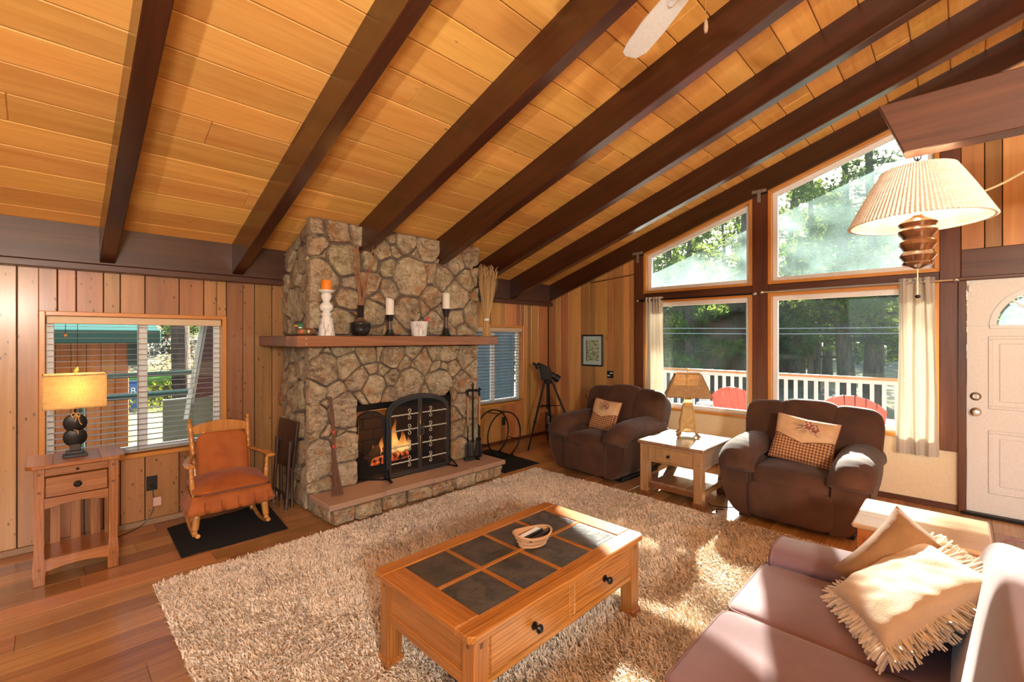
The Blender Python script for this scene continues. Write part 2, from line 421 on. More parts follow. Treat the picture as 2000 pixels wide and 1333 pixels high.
def wallboards(grooves, holes, mat):
    for a, c in zip(grooves[:-1], grooves[1:]):
        cuts = [(0.045, 2.04)]
        for (hx0, hx1, hz0, hz1) in holes:
            if a < hx1 and c > hx0:
                if a < hx0 < c or a < hx1 < c:           # a board that passes the jamb: split it at the trim
                    s_ = hx0 if a < hx0 < c else hx1
                    ins = (s_, c) if a < hx0 < c else (a, s_); outs = (a, s_) if a < hx0 < c else (s_, c)
                    pbox('panel_board', outs[0] + .003, outs[1] - .0005, YW - 0.004, YW + 0.010, 0.045, 2.04, mat, wall_back, 0.003)
                    for z0, z1 in ((0.045, hz0 + .01), (hz1 - .01, 2.04)): pbox('panel_board', ins[0], ins[1] - .003, YW - 0.004, YW + 0.010, z0, z1, mat, wall_back, 0.003)
                    cuts = []
                else: cuts = [(0.045, hz0 + .01), (hz1 - .01, 2.04)]
        for z0, z1 in cuts: pbox('panel_board', a + 0.003, c - 0.003, YW - 0.004, YW + 0.010, z0, z1, mat, wall_back, 0.003)
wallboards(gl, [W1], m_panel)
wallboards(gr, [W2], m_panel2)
bs = struct('baseboard_back', 'thin pale strip at the foot of the fireplace wall')
pbox('baseboard_strip', -4.0, 1.55, 4.712, YW, 0.0, 0.045, plain('pale_strip', (0.34, 0.22, 0.13), 0.6), bs, 0.006)
pbox('baseboard_strip', 3.48, XG, 4.712, YW, 0.0, 0.045, m_post, bs, 0.006)

def blind_window(name, label, W, mull, ycol):
    x0, x1, z0, z1 = W; st = struct(name, label)
    t = 0.034
    for (a, c, e, g) in ((x0, x0 + t, z0, z1), (x1 - t, x1, z0, z1)): pbox('casing', a, c, YW - 0.018, YW + 0.10, e, g, m_trim, st, 0.004)
    pbox('casing', x0 + t, x1 - t, YW - 0.018, YW + 0.10, z1 - t, z1, m_trimx, st, 0.004)
    pbox('sill', x0 + t, x1 - t, YW - 0.020, YW + 0.10, z0, z0 + t, m_trimx, st, 0.004)
    fx0, fx1, fz0, fz1 = x0 + t, x1 - t, z0 + t, z1 - t; f = 0.045
    for (a, c, e, g) in ((fx0, fx0 + f, fz0, fz1), (fx1 - f, fx1, fz0, fz1), (fx0 + f, fx1 - f, fz0, fz0 + f), (fx0 + f, fx1 - f, fz1 - f, fz1), (mull - 0.032, mull + 0.032, fz0 + f, fz1 - f)):
        pbox('sash_frame', a, c, YW + 0.075, YW + 0.115, e, g, m_vinyl, st, 0.004)
    pbox('pane', fx0 + f, mull - 0.03, YW + 0.096, YW + 0.100, fz0 + f, fz1 - f, m_glass, st, 0)
    pbox('pane', mull + 0.03, fx1 - f, YW + 0.088, YW + 0.092, fz0 + f, fz1 - f, m_glass, st, 0)
    return st
m_trimx = wood('honey_trim_along', (0.52, 0.20, 0.035), (0.68, 0.29, 0.06), 'x', 1.5, 0.35, 0, 3, 0.1, 0.3)
m_trimy = wood('honey_trim_deep', (0.52, 0.20, 0.035), (0.68, 0.29, 0.06), 'y', 1.5, 0.35, 0, 3, 0.1, 0.3)
blind_window('window_1', 'white sliding window in an orange wood casing behind the table lamp', W1, 0.535, 0)
blind_window('window_2', 'white sliding window in an orange wood casing behind the log hoop', W2, 4.49, 0)

# ---------------------------------------------------------------- gable wall
wall_right = struct('wall_right', 'gable window wall with dark posts, board panels and cream lower wall')
b = MB()
b.box(XG + .03, XG + .14, 3.10, YW + .1, 0, 3.0, 0); b.build('wall_core', m_groove, wall_right, smooth=0)
gp = [4.73, 4.571, 4.484, 4.323, 4.1, 3.932, 3.828, 3.63, 3.528, 3.371, 3.271, 3.18]
for a, c in zip(gp[:-1], gp[1:]):
    pbox('panel_board', XG + 0.012, XG + 0.032, c + 0.003, a - 0.003, 0.045, zb(c) + 0.03, m_panel2, wall_right, 0.003)
pbox('lower_wall', XG + 0.012, XG + 0.14, 0.0, 3.10, 0, 0.615, m_cream, wall_right, 0.0)
# posts, rails, end beam
POST = [(3.04, 3.18, 0.0), (1.53, 1.69, 0.60), (0.0, 0.137, 0.0)]
for k, (a, c, z0) in enumerate(POST):
    zt = zb(c) + 0.05
    if k == 0: z0 = 0.0
    if k == 2: z0 = 0.52
    pbox('post', XG - 0.012 if k == 2 else XG - 0.02, XG + 0.11, a, c, z0, zt, m_post, wall_right, 0.005)
pbox('transom_rail', XG - 0.012, XG + 0.10, 1.69, 3.04, 2.030, 2.125, m_posty, wall_right, 0.005)
pbox('transom_rail', XG - 0.012, XG + 0.10, 0.137, 1.53, 2.030, 2.125, m_posty, wall_right, 0.005)
L = (4.66 - YR) / math.cos(ANG); D = 0.27
eb = MB().prism([(0, 0.02), (L, 0.02), (L + D * SL, D), (0, D)], -0.045, 0.12, axis='x', ch=0.006)
o = eb.build('end_beam', m_beam, wall_right, (XG, YR, zb(YR)), (ANG, 0, 0), smooth=0)
# over the door and beyond
pbox('door_lintel', XG - 0.012, XG + 0.10, -1.25, 0.0, 2.055, 2.300, m_posty, wall_right, 0.005)
yy = [0.0, -0.145, -0.249, -0.42, -0.60, -0.75, -0.93, -1.10, -1.25]
b = MB(); b.box(XG + .03, XG + .14, -1.25, 0.0, 2.30, 4.2, 0); b.box(XG + .03, XG + .14, -4.9, -1.25, 0, 4.2, 0); b.build('wall_core', m_groove, wall_right, smooth=0)
for a, c in zip(yy[:-1], yy[1:]): pbox('panel_board', XG + 0.0, XG + 0.032, c + 0.003, a - 0.003, 2.30, min(zb(a), 4.0) + 0.1, m_panel2, wall_right, 0.003)
yy = [-1.25 - 0.203 * i for i in range(19)]
for a, c in zip(yy[:-1], yy[1:]): pbox('panel_board', XG + 0.0, XG + 0.032, c + 0.003, a - 0.003, 0.0, 3.2, m_panel2, wall_right, 0.003)
# T plates
for k, (yc, z) in enumerate(((3.11, zb(3.11) + 0.055), (1.61, zb(1.61) + 0.055))):
    b = MB(); b.box(-0.004, 0.0, -0.075, 0.075, -0.018, 0.018, 0.001); b.box(-0.0045, 0.0005, -0.018, 0.018, -0.125, -0.010, 0.001)
    o = b.build('connector_plate', m_galv, None, (XG - 0.052, yc, z), (0, 0, 0))
    o.location.x = XG - 0.047
    tag(o, ['galvanised T-shaped plate on the post beside the telescope corner', 'galvanised T-shaped plate on the post between the two tall windows'][k], 'metal plate', 'T plates on the posts')
    for (yy_, zz) in ((-0.055, 0), (0.055, 0), (0, 0), (0, -0.06), (0, -0.105)):
        MB().lathe([(0.007, 0), (0.006, 0.003), (0.001, 0.004)], 8, m=RY(-90)).build('bolt', m_steel, o, (-0.004, yy_, zz))
# thin dark conduit
o = MB().tube([(XG, 3.90, 2.345), (XG, 3.19, 2.40)], 0.008, 8).build('conduit', m_post); tag(o, 'thin dark rod running level under the end beam to the post', 'rod')

def gable_window(name, label, y0, y1, z0, topz, glass, j=0.034, f=0.048):
    """opening y0..y1, bottom z0, top z given by topz(y); a wood liner, a white frame and a pane"""
    st = struct(name, label)
    def poly(d): return [(y0 + d, z0 + d), (y1 - d, z0 + d), (y1 - d, topz(y1 - d) - d * 1.05), (y0 + d, topz(y0 + d) - d * 1.05)]
    rings = [poly(0), poly(j), poly(j + f)]
    def bars(a, c, xa, xb, nm, mats):
        for i in range(4):
            k = (i + 1) % 4
            MB().prism([a[i], a[k], c[k], c[i]], xa, xb, axis='x', ch=0.003).build(nm, mats[i], st, smooth=0)
    bars(rings[0], rings[1], XG - 0.018, XG + 0.10, 'casing', [m_trimy, m_trim, m_trimy, m_trim])
    bars(rings[1], rings[2], XG + 0.045, XG + 0.095, 'window_frame', [m_vinyl] * 4)
    MB().prism(rings[2], XG + 0.066, XG + 0.071, axis='x').build('pane', glass, st, smooth=0)
    return st
flat = lambda z: (lambda y: z)
gable_window('window_3', 'left upper trapezoid window under the sloping end beam', 1.69, 3.04, 2.125, lambda y: zb(y) + 0.025, m_glass_d)
gable_window('window_4', 'tall upper trapezoid window behind the hanging lamp', 0.137, 1.53, 2.125, lambda y: zb(y) + 0.025, m_glass_d)
gable_window('window_5', 'lower picture window behind the end table lamp', 1.69, 3.04, 0.60, flat(2.030), m_glass)
gable_window('window_6', 'lower picture window behind the recliner by the door', 0.137, 1.53, 0.60, flat(2.030), m_glass)
bb = struct('baseboard_right', 'dark wood baseboard under the cream wall')
pbox('baseboard_strip', XG - 0.004, XG + 0.012, 0.0, 3.05, 0.0, 0.05, m_posty, bb, 0.004)
pbox('baseboard_strip', XG - 0.004, XG + 0.012, 3.18, YW, 0.0, 0.05, m_posty, bb, 0.004)

# ---------------------------------------------------------------- front door
door = struct('door_1', 'white panelled front door with a fan light and brass-toned casing')
tag(door, 'white panelled front door with a fan-shaped glass light')
pbox('door_casing', XG - 0.03, XG + 0.06, -0.036, 0.02, 0, 2.03, m_post, door, 0.006)
pbox('door_casing', XG - 0.03, XG + 0.06, -1.03, -0.965, 0, 2.03, m_post, door, 0.006)
pbox('door_casing', XG - 0.03, XG + 0.06, -1.03, 0.02, 2.03, 2.06, m_posty, door, 0.006)
pbox('threshold', XG - 0.06, XG + 0.12, -1.0, 0.0, 0.0, 0.022, m_black, door, 0.006)
# slab with a half-round hole for the fan light: built from pieces round the hole
yc, zf, rf = -0.50, 1.652, 0.315
b = MB(); b.box(XG + .012, XG + .055, -0.962, -0.038, 0.022, zf - 0.02, 0.002); b.box(XG + .012, XG + .055, -0.962, yc - rf, zf - 0.02, 2.028, 0.0); b.box(XG + .012, XG + .055, yc + rf, -0.038, zf - 0.02, 2.028, 0.0)
A = arc(yc, zf - 0.02, rf, 0, 180, 24)
for p, q in zip(A[:-1], A[1:]): b.prism([p, q, (q[0], 2.028), (p[0], 2.028)], XG + .012, XG + .055, axis='x')
b.build('door_slab', m_white, door, smooth=0)
b = MB(); ro, ri = rf + 0.012, rf - 0.03
Ao, Ai = arc(yc, zf - 0.02, ro, 0, 180, 24), arc(yc, zf - 0.02, ri, 0, 180, 24)
for i in range(24): b.prism([Ao[i], Ao[i + 1], Ai[i + 1], Ai[i]], XG + .000, XG + .06, axis='x')
b.box(XG, XG + .06, yc - ro, yc + ro, zf - 0.045, zf - 0.015, 0.003)
b.build('fan_light_frame', m_vinyl, door, smooth=0)
b = MB()
for a in (45, 90, 135):
    d = Vector((0, math.cos(R(a)), math.sin(R(a)))); b.tube([Vector((XG + .03, yc, zf)) + d * 0.08, Vector((XG + .03, yc, zf)) + d * ri], 0.009, 8)
Ah = arc(yc, zf - .01, 0.09, 0, 180, 12); b.tube([(XG + .03, p[0], p[1]) for p in Ah], 0.009, 8)
b.build('fan_light_muntin', m_vinyl, door)
MB().prism([(p[0], p[1]) for p in Ai], XG + .028, XG + .032, axis='x').build('pane', m_glass_d, door, smooth=0)
for (y0, y1, z0, z1) in ((-0.455, -0.165, 0.92, 1.545), (-0.835, -0.545, 0.92, 1.545), (-0.455, -0.165, 0.20, 0.74), (-0.835, -0.545, 0.20, 0.74)):
    b = MB()
    for (a, c, e, g) in ((y0, y1, z0, z0 + .03), (y0, y1, z1 - .03, z1), (y0, y0 + .03, z0 + .03, z1 - .03), (y1 - .03, y1, z0 + .03, z1 - .03)): b.box(XG + .002, XG + .02, a, c, e, g, 0.006)
    b.box(XG + .006, XG + .02, y0 + .065, y1 - .065, z0 + .065, z1 - .065, 0.01)
    b.build('door_panel', m_white, door, smooth=0)
for z, r, nm in ((0.888, 0.029, 'door_knob'), (1.022, 0.026, 'deadbolt')):
    prof = [(0.034, 0), (0.036, 0.006), (0.028, 0.012)] + ([(0.012, 0.018), (0.012, 0.035), (0.026, 0.048), (0.029, 0.060), (0.022, 0.072), (0.004, 0.076)] if nm == 'door_knob' else [(0.026, 0.02), (0.02, 0.025)])
    o = MB().lathe(prof, 24, m=RY(-90)).build(nm, m_steel, door, (XG + .012, -0.092, z))
    if nm == 'deadbolt': MB().box(-0.05, -0.022, -0.005, 0.005, -0.018, 0.018, 0.003).build('thumb_turn', m_steel, o)
pbox('door_sensor', XG - 0.008, XG + 0.012, -0.075, -0.045, 1.93, 1.99, m_vinyl, door, 0.004)

# rear and far walls, out of view
wl = struct('wall_left', 'panelled wall at the far end of the room behind the viewpoint')
b = MB(); b.box(-4.12, -4.0, -4.9, -2.9, 0, 4.2, 0); b.box(-4.12, -4.0, 2.2, YW, 0, 4.2, 0); b.box(-4.12, -4.0, -2.9, 2.2, 0, 0.3, 0); b.box(-4.12, -4.0, -2.9, 2.2, 2.6, 4.2, 0); b.build('wall_core', m_panel2, wl, smooth=0)
wr = struct('wall_front', 'panelled wall with a wide opening behind the viewpoint')
b = MB(); b.box(-4.0, -2.6, -5.0, -4.9, 0, 3.0, 0); b.box(3.2, XG, -5.0, -4.9, 0, 3.0, 0); b.box(-2.6, 3.2, -5.0, -4.9, 2.3, 3.0, 0); b.box(-2.6, 3.2, -5.0, -4.9, 0, .5, 0); b.build('wall_core', m_panel2, wr, smooth=0)

# cross beam that carries the hanging lamp
b = MB().prism([(0.228, 2.424), (-3.0, 2.424), (-3.0, 2.222), (0.153, 2.222)], 2.25, 2.337, axis='x', ch=0.004)
o = b.build('cross_beam', wood('cross_beam_wood', (0.040, 0.013, 0.008), (0.10, 0.034, 0.018), 'y', 1.4, 0.45, 0.8, 1.9, 0, 0.1, kcol=(0.03, 0.01, 0.005)), None, smooth=0); tag(o, 'dark horizontal beam with a slanted cut end carrying the hanging lamp', 'beam')
# ---------------------------------------------------------------- stone fireplace
def stone_mat():
    n = NT('field_stone'); v = n.co((1, 1, 1)); r = n.rnd()
    a = n.noise(v, 6.5, 6, 0.65, 1.6); b2 = n.noise(v, 18, 6, 0.7, 0.8); c = n.noise(n.co((1, 5, 2.2)), 9, 5, 0.65, 1.5)
    tone = n.ramp(r, [(0.0, (0.56, 0.40, 0.23)), (0.16, (0.66, 0.50, 0.29)), (0.32, (0.42, 0.28, 0.17)), (0.46, (0.56, 0.33, 0.16)), (0.60, (0.62, 0.49, 0.29)), (0.76, (0.48, 0.39, 0.20)), (0.9, (0.70, 0.55, 0.36))], 'CONSTANT')
    col = n.mix(n.ramp(a, [(0.40, (0, 0, 0)), (0.58, (1, 1, 1))]), n.mix(0.45, tone, (0.15, 0.09, 0.05)), n.mix(0.42, tone, (0.86, 0.74, 0.52)))
    col = n.mix(n.ramp(c, [(0.50, (0, 0, 0)), (0.64, (0.75, 0.75, 0.75))]), col, (0.74, 0.58, 0.38)); col = n.mix(n.ramp(c, [(0.30, (0.8, 0.8, 0.8)), (0.42, (0, 0, 0))]), col, (0.09, 0.05, 0.035))
    col = n.mix(n.ramp(b2, [(0.28, (0.8, 0.8, 0.8)), (0.45, (0, 0, 0))]), col, (0.10, 0.06, 0.045))
    rust = n.ramp(n.noise(v, 7.5, 4), [(0.54, (0, 0, 0)), (0.68, (0.7, 0.7, 0.7))]); col = n.mix(rust, col, (0.52, 0.24, 0.085))
    h = n.math('ADD', n.math('MULTIPLY', b2, 0.5), n.math('MULTIPLY', c, 0.8)); n.base(col); n.set(Roughness=0.72); n.bump(h, 1.0, 0.06); return n.m
m_stone = stone_mat()
m_mortar = plain('mortar', (0.15, 0.105, 0.088), 0.9, bump=0.5, bs=90)
m_slab = None
def slab_mat():
    n = NT('sandstone_slab'); v = n.co(); a = n.noise(v, 6, 5); b = n.noise(v, 60, 4)
    n.base(n.mix(a, (0.36, 0.225, 0.15), n.mix(b, (0.47, 0.32, 0.22), (0.40, 0.25, 0.17)))); n.set(Roughness=0.7); n.bump(b, 0.3, 0.006); return n.m
m_slab = slab_mat()

def clip(poly, a, b, c):
    """keep a*x + b*y <= c"""
    out = []
    for i in range(len(poly)):
        p, q = poly[i], poly[(i + 1) % len(poly)]; dp = a * p[0] + b * p[1] - c; dq = a * q[0] + b * q[1] - c
        if dp <= 0: out.append(p)
        if (dp < 0 < dq) or (dq < 0 < dp):
            t = dp / (dp - dq); out.append((p[0] + (q[0] - p[0]) * t, p[1] + (q[1] - p[1]) * t))
    return out
def cells(seeds, rect):
    x0, x1, z0, z1 = rect; res = []
    for i, (sx, sy, r) in enumerate(seeds):
        poly = [(x0, z0), (x1, z0), (x1, z1), (x0, z1)]
        for j, (tx, ty, q) in enumerate(seeds):
            if i != j and poly: poly = clip(poly, 2 * (tx - sx), 2 * (ty - sy), tx * tx + ty * ty - q * q - sx * sx - sy * sy + r * r)
        res.append(poly)
    return res
RS = random.Random(5)
def stone(poly, frame, parent, proud=0.05, gap=0.010, name='stone'):
    """frame(a, b, t) -> world point; a, b in the plane, t outward"""
    if len(poly) < 3: return
    ar = abs(sum(poly[i][0] * poly[(i + 1) % len(poly)][1] - poly[(i + 1) % len(poly)][0] * poly[i][1] for i in range(len(poly)))) / 2
    if ar < 0.0011: return
    cx = sum(p[0] for p in poly) / len(poly); cy = sum(p[1] for p in poly) / len(poly)
    pts = []                                                           # cut the corners, split long edges, jitter
    n = len(poly)
    for i in range(n):
        p, q = Vector(poly[i]), Vector(poly[(i + 1) % n]); L = (q - p).length
        if L < 0.004: continue
        k = max(2, min(5, int(L / 0.05) + 1))
        for s_ in range(k):
            t = 0.09 + 0.82 * s_ / (k - 1) if k > 1 else 0.5
            pts.append(p + (q - p) * t)
    if len(pts) < 4: return
    size = math.sqrt(ar); out = []
    for p in pts:
        d = p - Vector((cx, cy)); L = d.length
        sh = max(0.4, 1 - (gap + RS.uniform(0, 0.004)) / max(L, 0.02)) if L > 0 else 1
        out.append(Vector((cx, cy)) + d * sh)
    N = len(out); pr = proud * RS.uniform(0.7, 1.25); tilt = (RS.uniform(-.18, .18), RS.uniform(-.18, .18)); off = Vector((RS.random() * 50, RS.random() * 50, 0))
    v = []; rings = [(1.0, -0.02), (1.0, pr * 0.55), (0.95, pr * 0.92), (0.72, pr * 1.06), (0.36, pr * 1.10)]
    for (sc, t) in rings:
        for p in out:
            q = Vector((cx, cy)) + (p - Vector((cx, cy))) * sc
            h = t
            if t > 0: h += (noise.noise(Vector((q.x * 9, q.y * 9, 0)) + off) * 0.022 + noise.noise(Vector((q.x * 26, q.y * 26, 3)) + off) * 0.008) * min(1, size / 0.12) * (0.5 if sc == 1.0 else 1) + (q.x - cx) * tilt[0] * (1 if sc < 1 else .6) + (q.y - cy) * tilt[1] * (1 if sc < 1 else .6)
            v.append((q.x, q.y, max(h, -0.02 if t < 0 else 0.006)))
    v.append((cx, cy, pr * 1.12 + noise.noise(Vector((cx * 9, cy * 9, 0)) + off) * 0.02))
    W = [Vector(frame(*p)) for p in v]; ctr = Vector(frame(cx, cy, 0))
    f = []
    a_ = sum(out[i].x * out[(i + 1) % N].y - out[(i + 1) % N].x * out[i].y for i in range(N))
    e1 = Vector(frame(1, 0, 0)) - Vector(frame(0, 0, 0)); e2 = Vector(frame(0, 1, 0)) - Vector(frame(0, 0, 0)); e3 = Vector(frame(0, 0, 1)) - Vector(frame(0, 0, 0))
    flip = (e1.cross(e2).dot(e3) < 0) != (a_ < 0)
    for j in range(len(rings) - 1):
        for i in range(N):
            k = (i + 1) % N; q = (j * N + i, j * N + k, (j + 1) * N + k, (j + 1) * N + i); f.append(tuple(reversed(q)) if flip else q)
    j = len(rings) - 1
    for i in range(N):
        q = (j * N + i, j * N + (i + 1) % N, len(W) - 1); f.append(tuple(reversed(q)) if flip else q)
    b = MB(); b.add([p - ctr for p in W], f); b.build(name, m_stone, parent, tuple(ctr), smooth=50)

fp = thing('stone_fireplace', 'rough field stone fireplace and chimney rising to the sloped ceiling', 'fireplace')
YF = 4.0; FX0, FX1 = 1.545, 3.475; OX0, OX1, OZ = 2.00, 3.10, 0.895; HZ = 0.175
# body (mortar) with the firebox hole
b = MB()
b.prism([(4.02, 1.45), (4.735, 1.45), (4.735, zc(4.735) + .01), (4.02, zc(4.02) + .01)], FX0 + .07, FX1 - .07, axis='x')
b.box(FX0 + .07, OX0, 4.02, 4.735, 0, 1.46, 0); b.box(OX1, FX1 - .07, 4.02, 4.735, 0, 1.46, 0); b.box(OX0, OX1, 4.02, 4.735, OZ, 1.46, 0)
b.build('masonry_core', m_mortar, fp, smooth=0)
# stone centres read off the photograph as (pixel u, v, radius) and laid on the front plane
th_ = R(44.6); Fw = Vector((math.cos(th_), math.sin(th_))); Rt = Vector((math.sin(th_), -math.cos(th_)))
def on_front(u, v, y=YF - .02):
    k = (u - 1000) / 889; d = Fw + Rt * k; t = y / d.y; return d.x * t, 1.526 + (661 - v) / 889 * t, t / 889
up = [(320, 110, 90), (560, 160, 130), (700, 160, 70), (330, 290, 100), (430, 400, 40), (600, 440, 170), (360, 640, 220), (660, 670, 80), (640, 820, 125), (280, 1000, 130), (580, 1050, 150), (655, 950, 40), (720, 1120, 60), (880, 480, 80),
      (880, 660, 105), (980, 340, 110), (1050, 530, 105), (1080, 240, 60), (1100, 340, 55), (1200, 270, 110), (1310, 390, 50), (1430, 330, 125), (1265, 600, 190), (1060, 720, 120), (960, 800, 50), (900, 980, 130), (1440, 580, 105), (1590, 630, 135),
      (1690, 490, 90), (1840, 410, 100), (1700, 790, 160), (1800, 660, 105), (1890, 600, 70), (1470, 790, 110), (1230, 950, 150), (1100, 1090, 60), (930, 1120, 70), (1490, 1070, 120), (1370, 930, 60), (1850, 960, 125), (1770, 1110, 80), (1560, 960, 70), (1720, 1000, 110), (1350, 1090, 60), (1640, 1120, 60), (1880, 800, 60), (440, 870, 50), (210, 450, 50), (1000, 1140, 40), (1590, 470, 50)]
lo = [(380, 130, 75), (500, 190, 70), (640, 120, 110), (470, 310, 175), (690, 270, 140), (900, 160, 115), (800, 400, 130), (920, 300, 80), (1130, 170, 135), (1010, 150, 75), (1060, 310, 60), (1150, 390, 90), (1130, 260, 35), (1250, 270, 85), (1340, 120, 80), (1440, 230, 105), (1350, 300, 40), (1300, 450, 165),
      (1540, 160, 80), (1670, 130, 115), (1560, 280, 65), (1630, 290, 60), (1720, 300, 80), (1600, 450, 150), (1850, 180, 105), (1920, 300, 75), (1810, 450, 105), (1920, 520, 70), (950, 490, 140), (830, 580, 80), (970, 385, 40), (350, 520, 130), (570, 510, 85), (790, 480, 30), (670, 720, 180), (620, 930, 70),
      (380, 800, 150), (290, 950, 60), (480, 680, 50), (700, 1010, 120), (520, 880, 60), (1120, 560, 90), (1480, 540, 60), (1720, 560, 60), (290, 240, 60)]
lo = [(540 + a * .2, 660 + c * .2, r * .2) for a, c, r in lo]
l2 = [(300, 830, 125), (465, 745, 110), (470, 890, 85), (410, 650, 40), (390, 880, 50), (395, 780, 40), (330, 950, 50), (1180, 470, 70), (1130, 540, 60), (1250, 500, 60), (1150, 640, 70), (1240, 640, 70), (1170, 740, 70), (1250, 760, 60)]
lo += [(530 + a * .315, 640 + c * .315, r * .315) for a, c, r in l2]
def to_plane(L): return [(lambda q: (q[0], q[1], r * q[2]))(on_front(u, v)) for u, v, r in L]
front = lambda a, c, t: (a, YF + 0.02 - t, c)
su = to_plane([(550 + a * .2, 420 + c * .2, r * .2) for a, c, r in up])
for poly in cells(su, (FX0, FX1, 1.548, 2.60)):
    poly = clip(poly, 0, 1, zc(YF) - 0.012) if poly else poly
    stone(poly, front, fp, 0.055, 0.009)
sl_ = to_plane(lo)
for (sx, sz, r), poly in zip(sl_, cells(sl_, (FX0, FX1, HZ, 1.455))):
    if not poly: continue
    if sz > OZ - 0.02 and OX0 < sx < OX1: poly = clip(poly, 0, -1, -OZ)
    elif sx <= OX0 + 0.02:
        if any(p[0] > OX0 and p[1] < OZ for p in poly): poly = clip(poly, 1, 0, OX0)
    elif sx >= OX1 - 0.02:
        if any(p[0] < OX1 and p[1] < OZ for p in poly): poly = clip(poly, -1, 0, -OX1)
    else:
        continue
    stone(poly, front, fp, 0.05, 0.006)
# side faces, random courses
def jitter_seeds(a0, a1, b0, b1, step, rng):
    out = []; bb = b0 + step / 2; k = 0
    while bb < b1:
        aa = a0 + step * (0.5 if k % 2 else 0.15)
        while aa < a1 + step * .3: out.append((aa + rng.uniform(-.3, .3) * step, bb + rng.uniform(-.3, .3) * step, step * rng.uniform(0.25, 0.6))); aa += step
        bb += step * 0.9; k += 1
    return out
rng = random.Random(21)
for xs, sg in ((FX0, -1), (FX1, 1)):
    sd = jitter_seeds(YF, 4.735, 0, 2.6, 0.24, rng)
    fr = (lambda xs, sg: (lambda a, c, t: (xs + sg * (t - 0.085), a, c)))(xs, sg)
    for z0, z1 in ((0.0, 1.455), (1.548, 2.60)):
        for poly in cells([q for q in sd if z0 - .05 < q[1] < z1 + .05], (YF - .015, 4.733, z0, z1)):
            if poly: poly = clip(poly, SL, 1, zc(0) - 0.012)
            if poly: stone(poly, fr, fp, 0.045, 0.010)
# firebox
m_fire_in = plain('firebrick', (0.10, 0.062, 0.045), 0.9, bump=0.3, bs=30)
b = MB(); b.box(OX0, OX1, 4.60, 4.64, HZ, 0.94, 0); b.box(OX0, OX1, 4.0, 4.64, 0.10, HZ, 0); b.box(OX0, OX1, 4.02, 4.64, 0.90, 0.94, 0); b.build('firebox', plain('firebox_joint', (0.03, 0.024, 0.02), 0.95), fp, smooth=0)
def fb_row(z0, k):
    out = []; p = OX0 - (0.12 if k % 2 else 0)
    while p < OX1: out.append((max(p, OX0), min(p + .24, OX1))); p += .24
    return out
k = 0; z = HZ
while z < 0.88:
    for a, c in fb_row(z, k):
        if c - a > .03: pbox('firebrick', a + .004, c - .004, 4.585, 4.61, z + .004, z + .116, m_fire_in, fp, 0.004)
    p = 4.03 - (.12 if k % 2 else 0)
    while p < 4.58:
        a, c = max(p, 4.03), min(p + .24, 4.585)
        if c - a > .03:
            pbox('firebrick', OX0 - .01, OX0 + .012, a + .004, c - .004, z + .004, z + .116, m_fire_in, fp, 0.004)
            pbox('firebrick', OX1 - .012, OX1 + .01, a + .004, c - .004, z + .004, z + .116, m_fire_in, fp, 0.004)
        p += .24
    z += .12; k += 1
pbox('smoke_hood', OX0, OX1, 4.0, 4.03, 0.835, 0.905, m_black, fp, 0.004)
# hearth
HX0, HX1, HY = 1.60, 3.50, 3.645
pbox('hearth_core', HX0 + .02, HX1 - .02, HY + .03, 4.02, 0, 0.13, m_mortar, fp, 0)
js = [1.565, 2.073, 2.585, 3.075, 3.545]
for a, c in zip(js[:-1], js[1:]):
    b = MB(); e = RS.uniform(-.008, .008)
    b.prism([(a + .002, HY - .045 + e), (c - .002, HY - .045 + RS.uniform(-.008, .008)), (c - .002, 4.0), (a + .002, 4.0)], 0.128, HZ + RS.uniform(-.003, .002), axis='z', ch=0.006); b.build('hearth_slab', m_slab, fp, smooth=0)
hs = [HX0, 1.79, 2.04, 2.31, 2.56, 2.86, 3.13, 3.37, HX1]
for a, c in zip(hs[:-1], hs[1:]):
    poly = [(a, 0.0), (c, 0.0), (c + RS.uniform(-.02, .02), 0.128), (a + RS.uniform(-.02, .02), 0.128)]
    stone(poly, lambda p, q, t: (p, HY + 0.01 - t, q), fp, 0.06, 0.006)
for a, c in ((3.66, 3.83), (3.83, 4.0)):
    stone([(a, 0), (c, 0), (c, .128), (a, .128)], lambda p, q, t: (HX0 + .03 - t, p, q), fp, 0.05, 0.008)
    stone([(a, 0), (c, 0), (c, .128), (a, .128)], lambda p, q, t: (HX1 - .03 + t, p, q), fp, 0.05, 0.008)

# mantel shelf wrapping the chimney
m_mantel = wood('mantel_wood', (0.17, 0.060, 0.028), (0.36, 0.155, 0.072), 'x', 1.2, 0.42, 0.7, 1.3, 0, 0.15, kcol=(0.04, 0.015, 0.008))
m_mantely = wood('mantel_wood_end', (0.12, 0.050, 0.028), (0.24, 0.115, 0.06), 'y', 1.2, 0.5, 0, 1.3, 0, 0.1)
mt = thing('mantel_shelf', 'thick brown wooden mantel shelf wrapping round the stone chimney', 'shelf')
pbox('front_board', 1.385, 3.595, 3.775, 4.02, 1.455, 1.546, m_mantel, mt, 0.005)
pbox('return_board', 1.385, 1.575, 4.02, 4.733, 1.455, 1.546, m_mantely, mt, 0.005)
pbox('return_board', 3.445, 3.595, 4.02, 4.733, 1.455, 1.546, m_mantely, mt, 0.005)
for z in (1.478, 1.522): MB().lathe([(0.006, 0), (0.005, 0.002), (0.001, 0.003)], 8, m=RX(90)).build('screw', m_steel, mt, (1.455, 3.775, z))
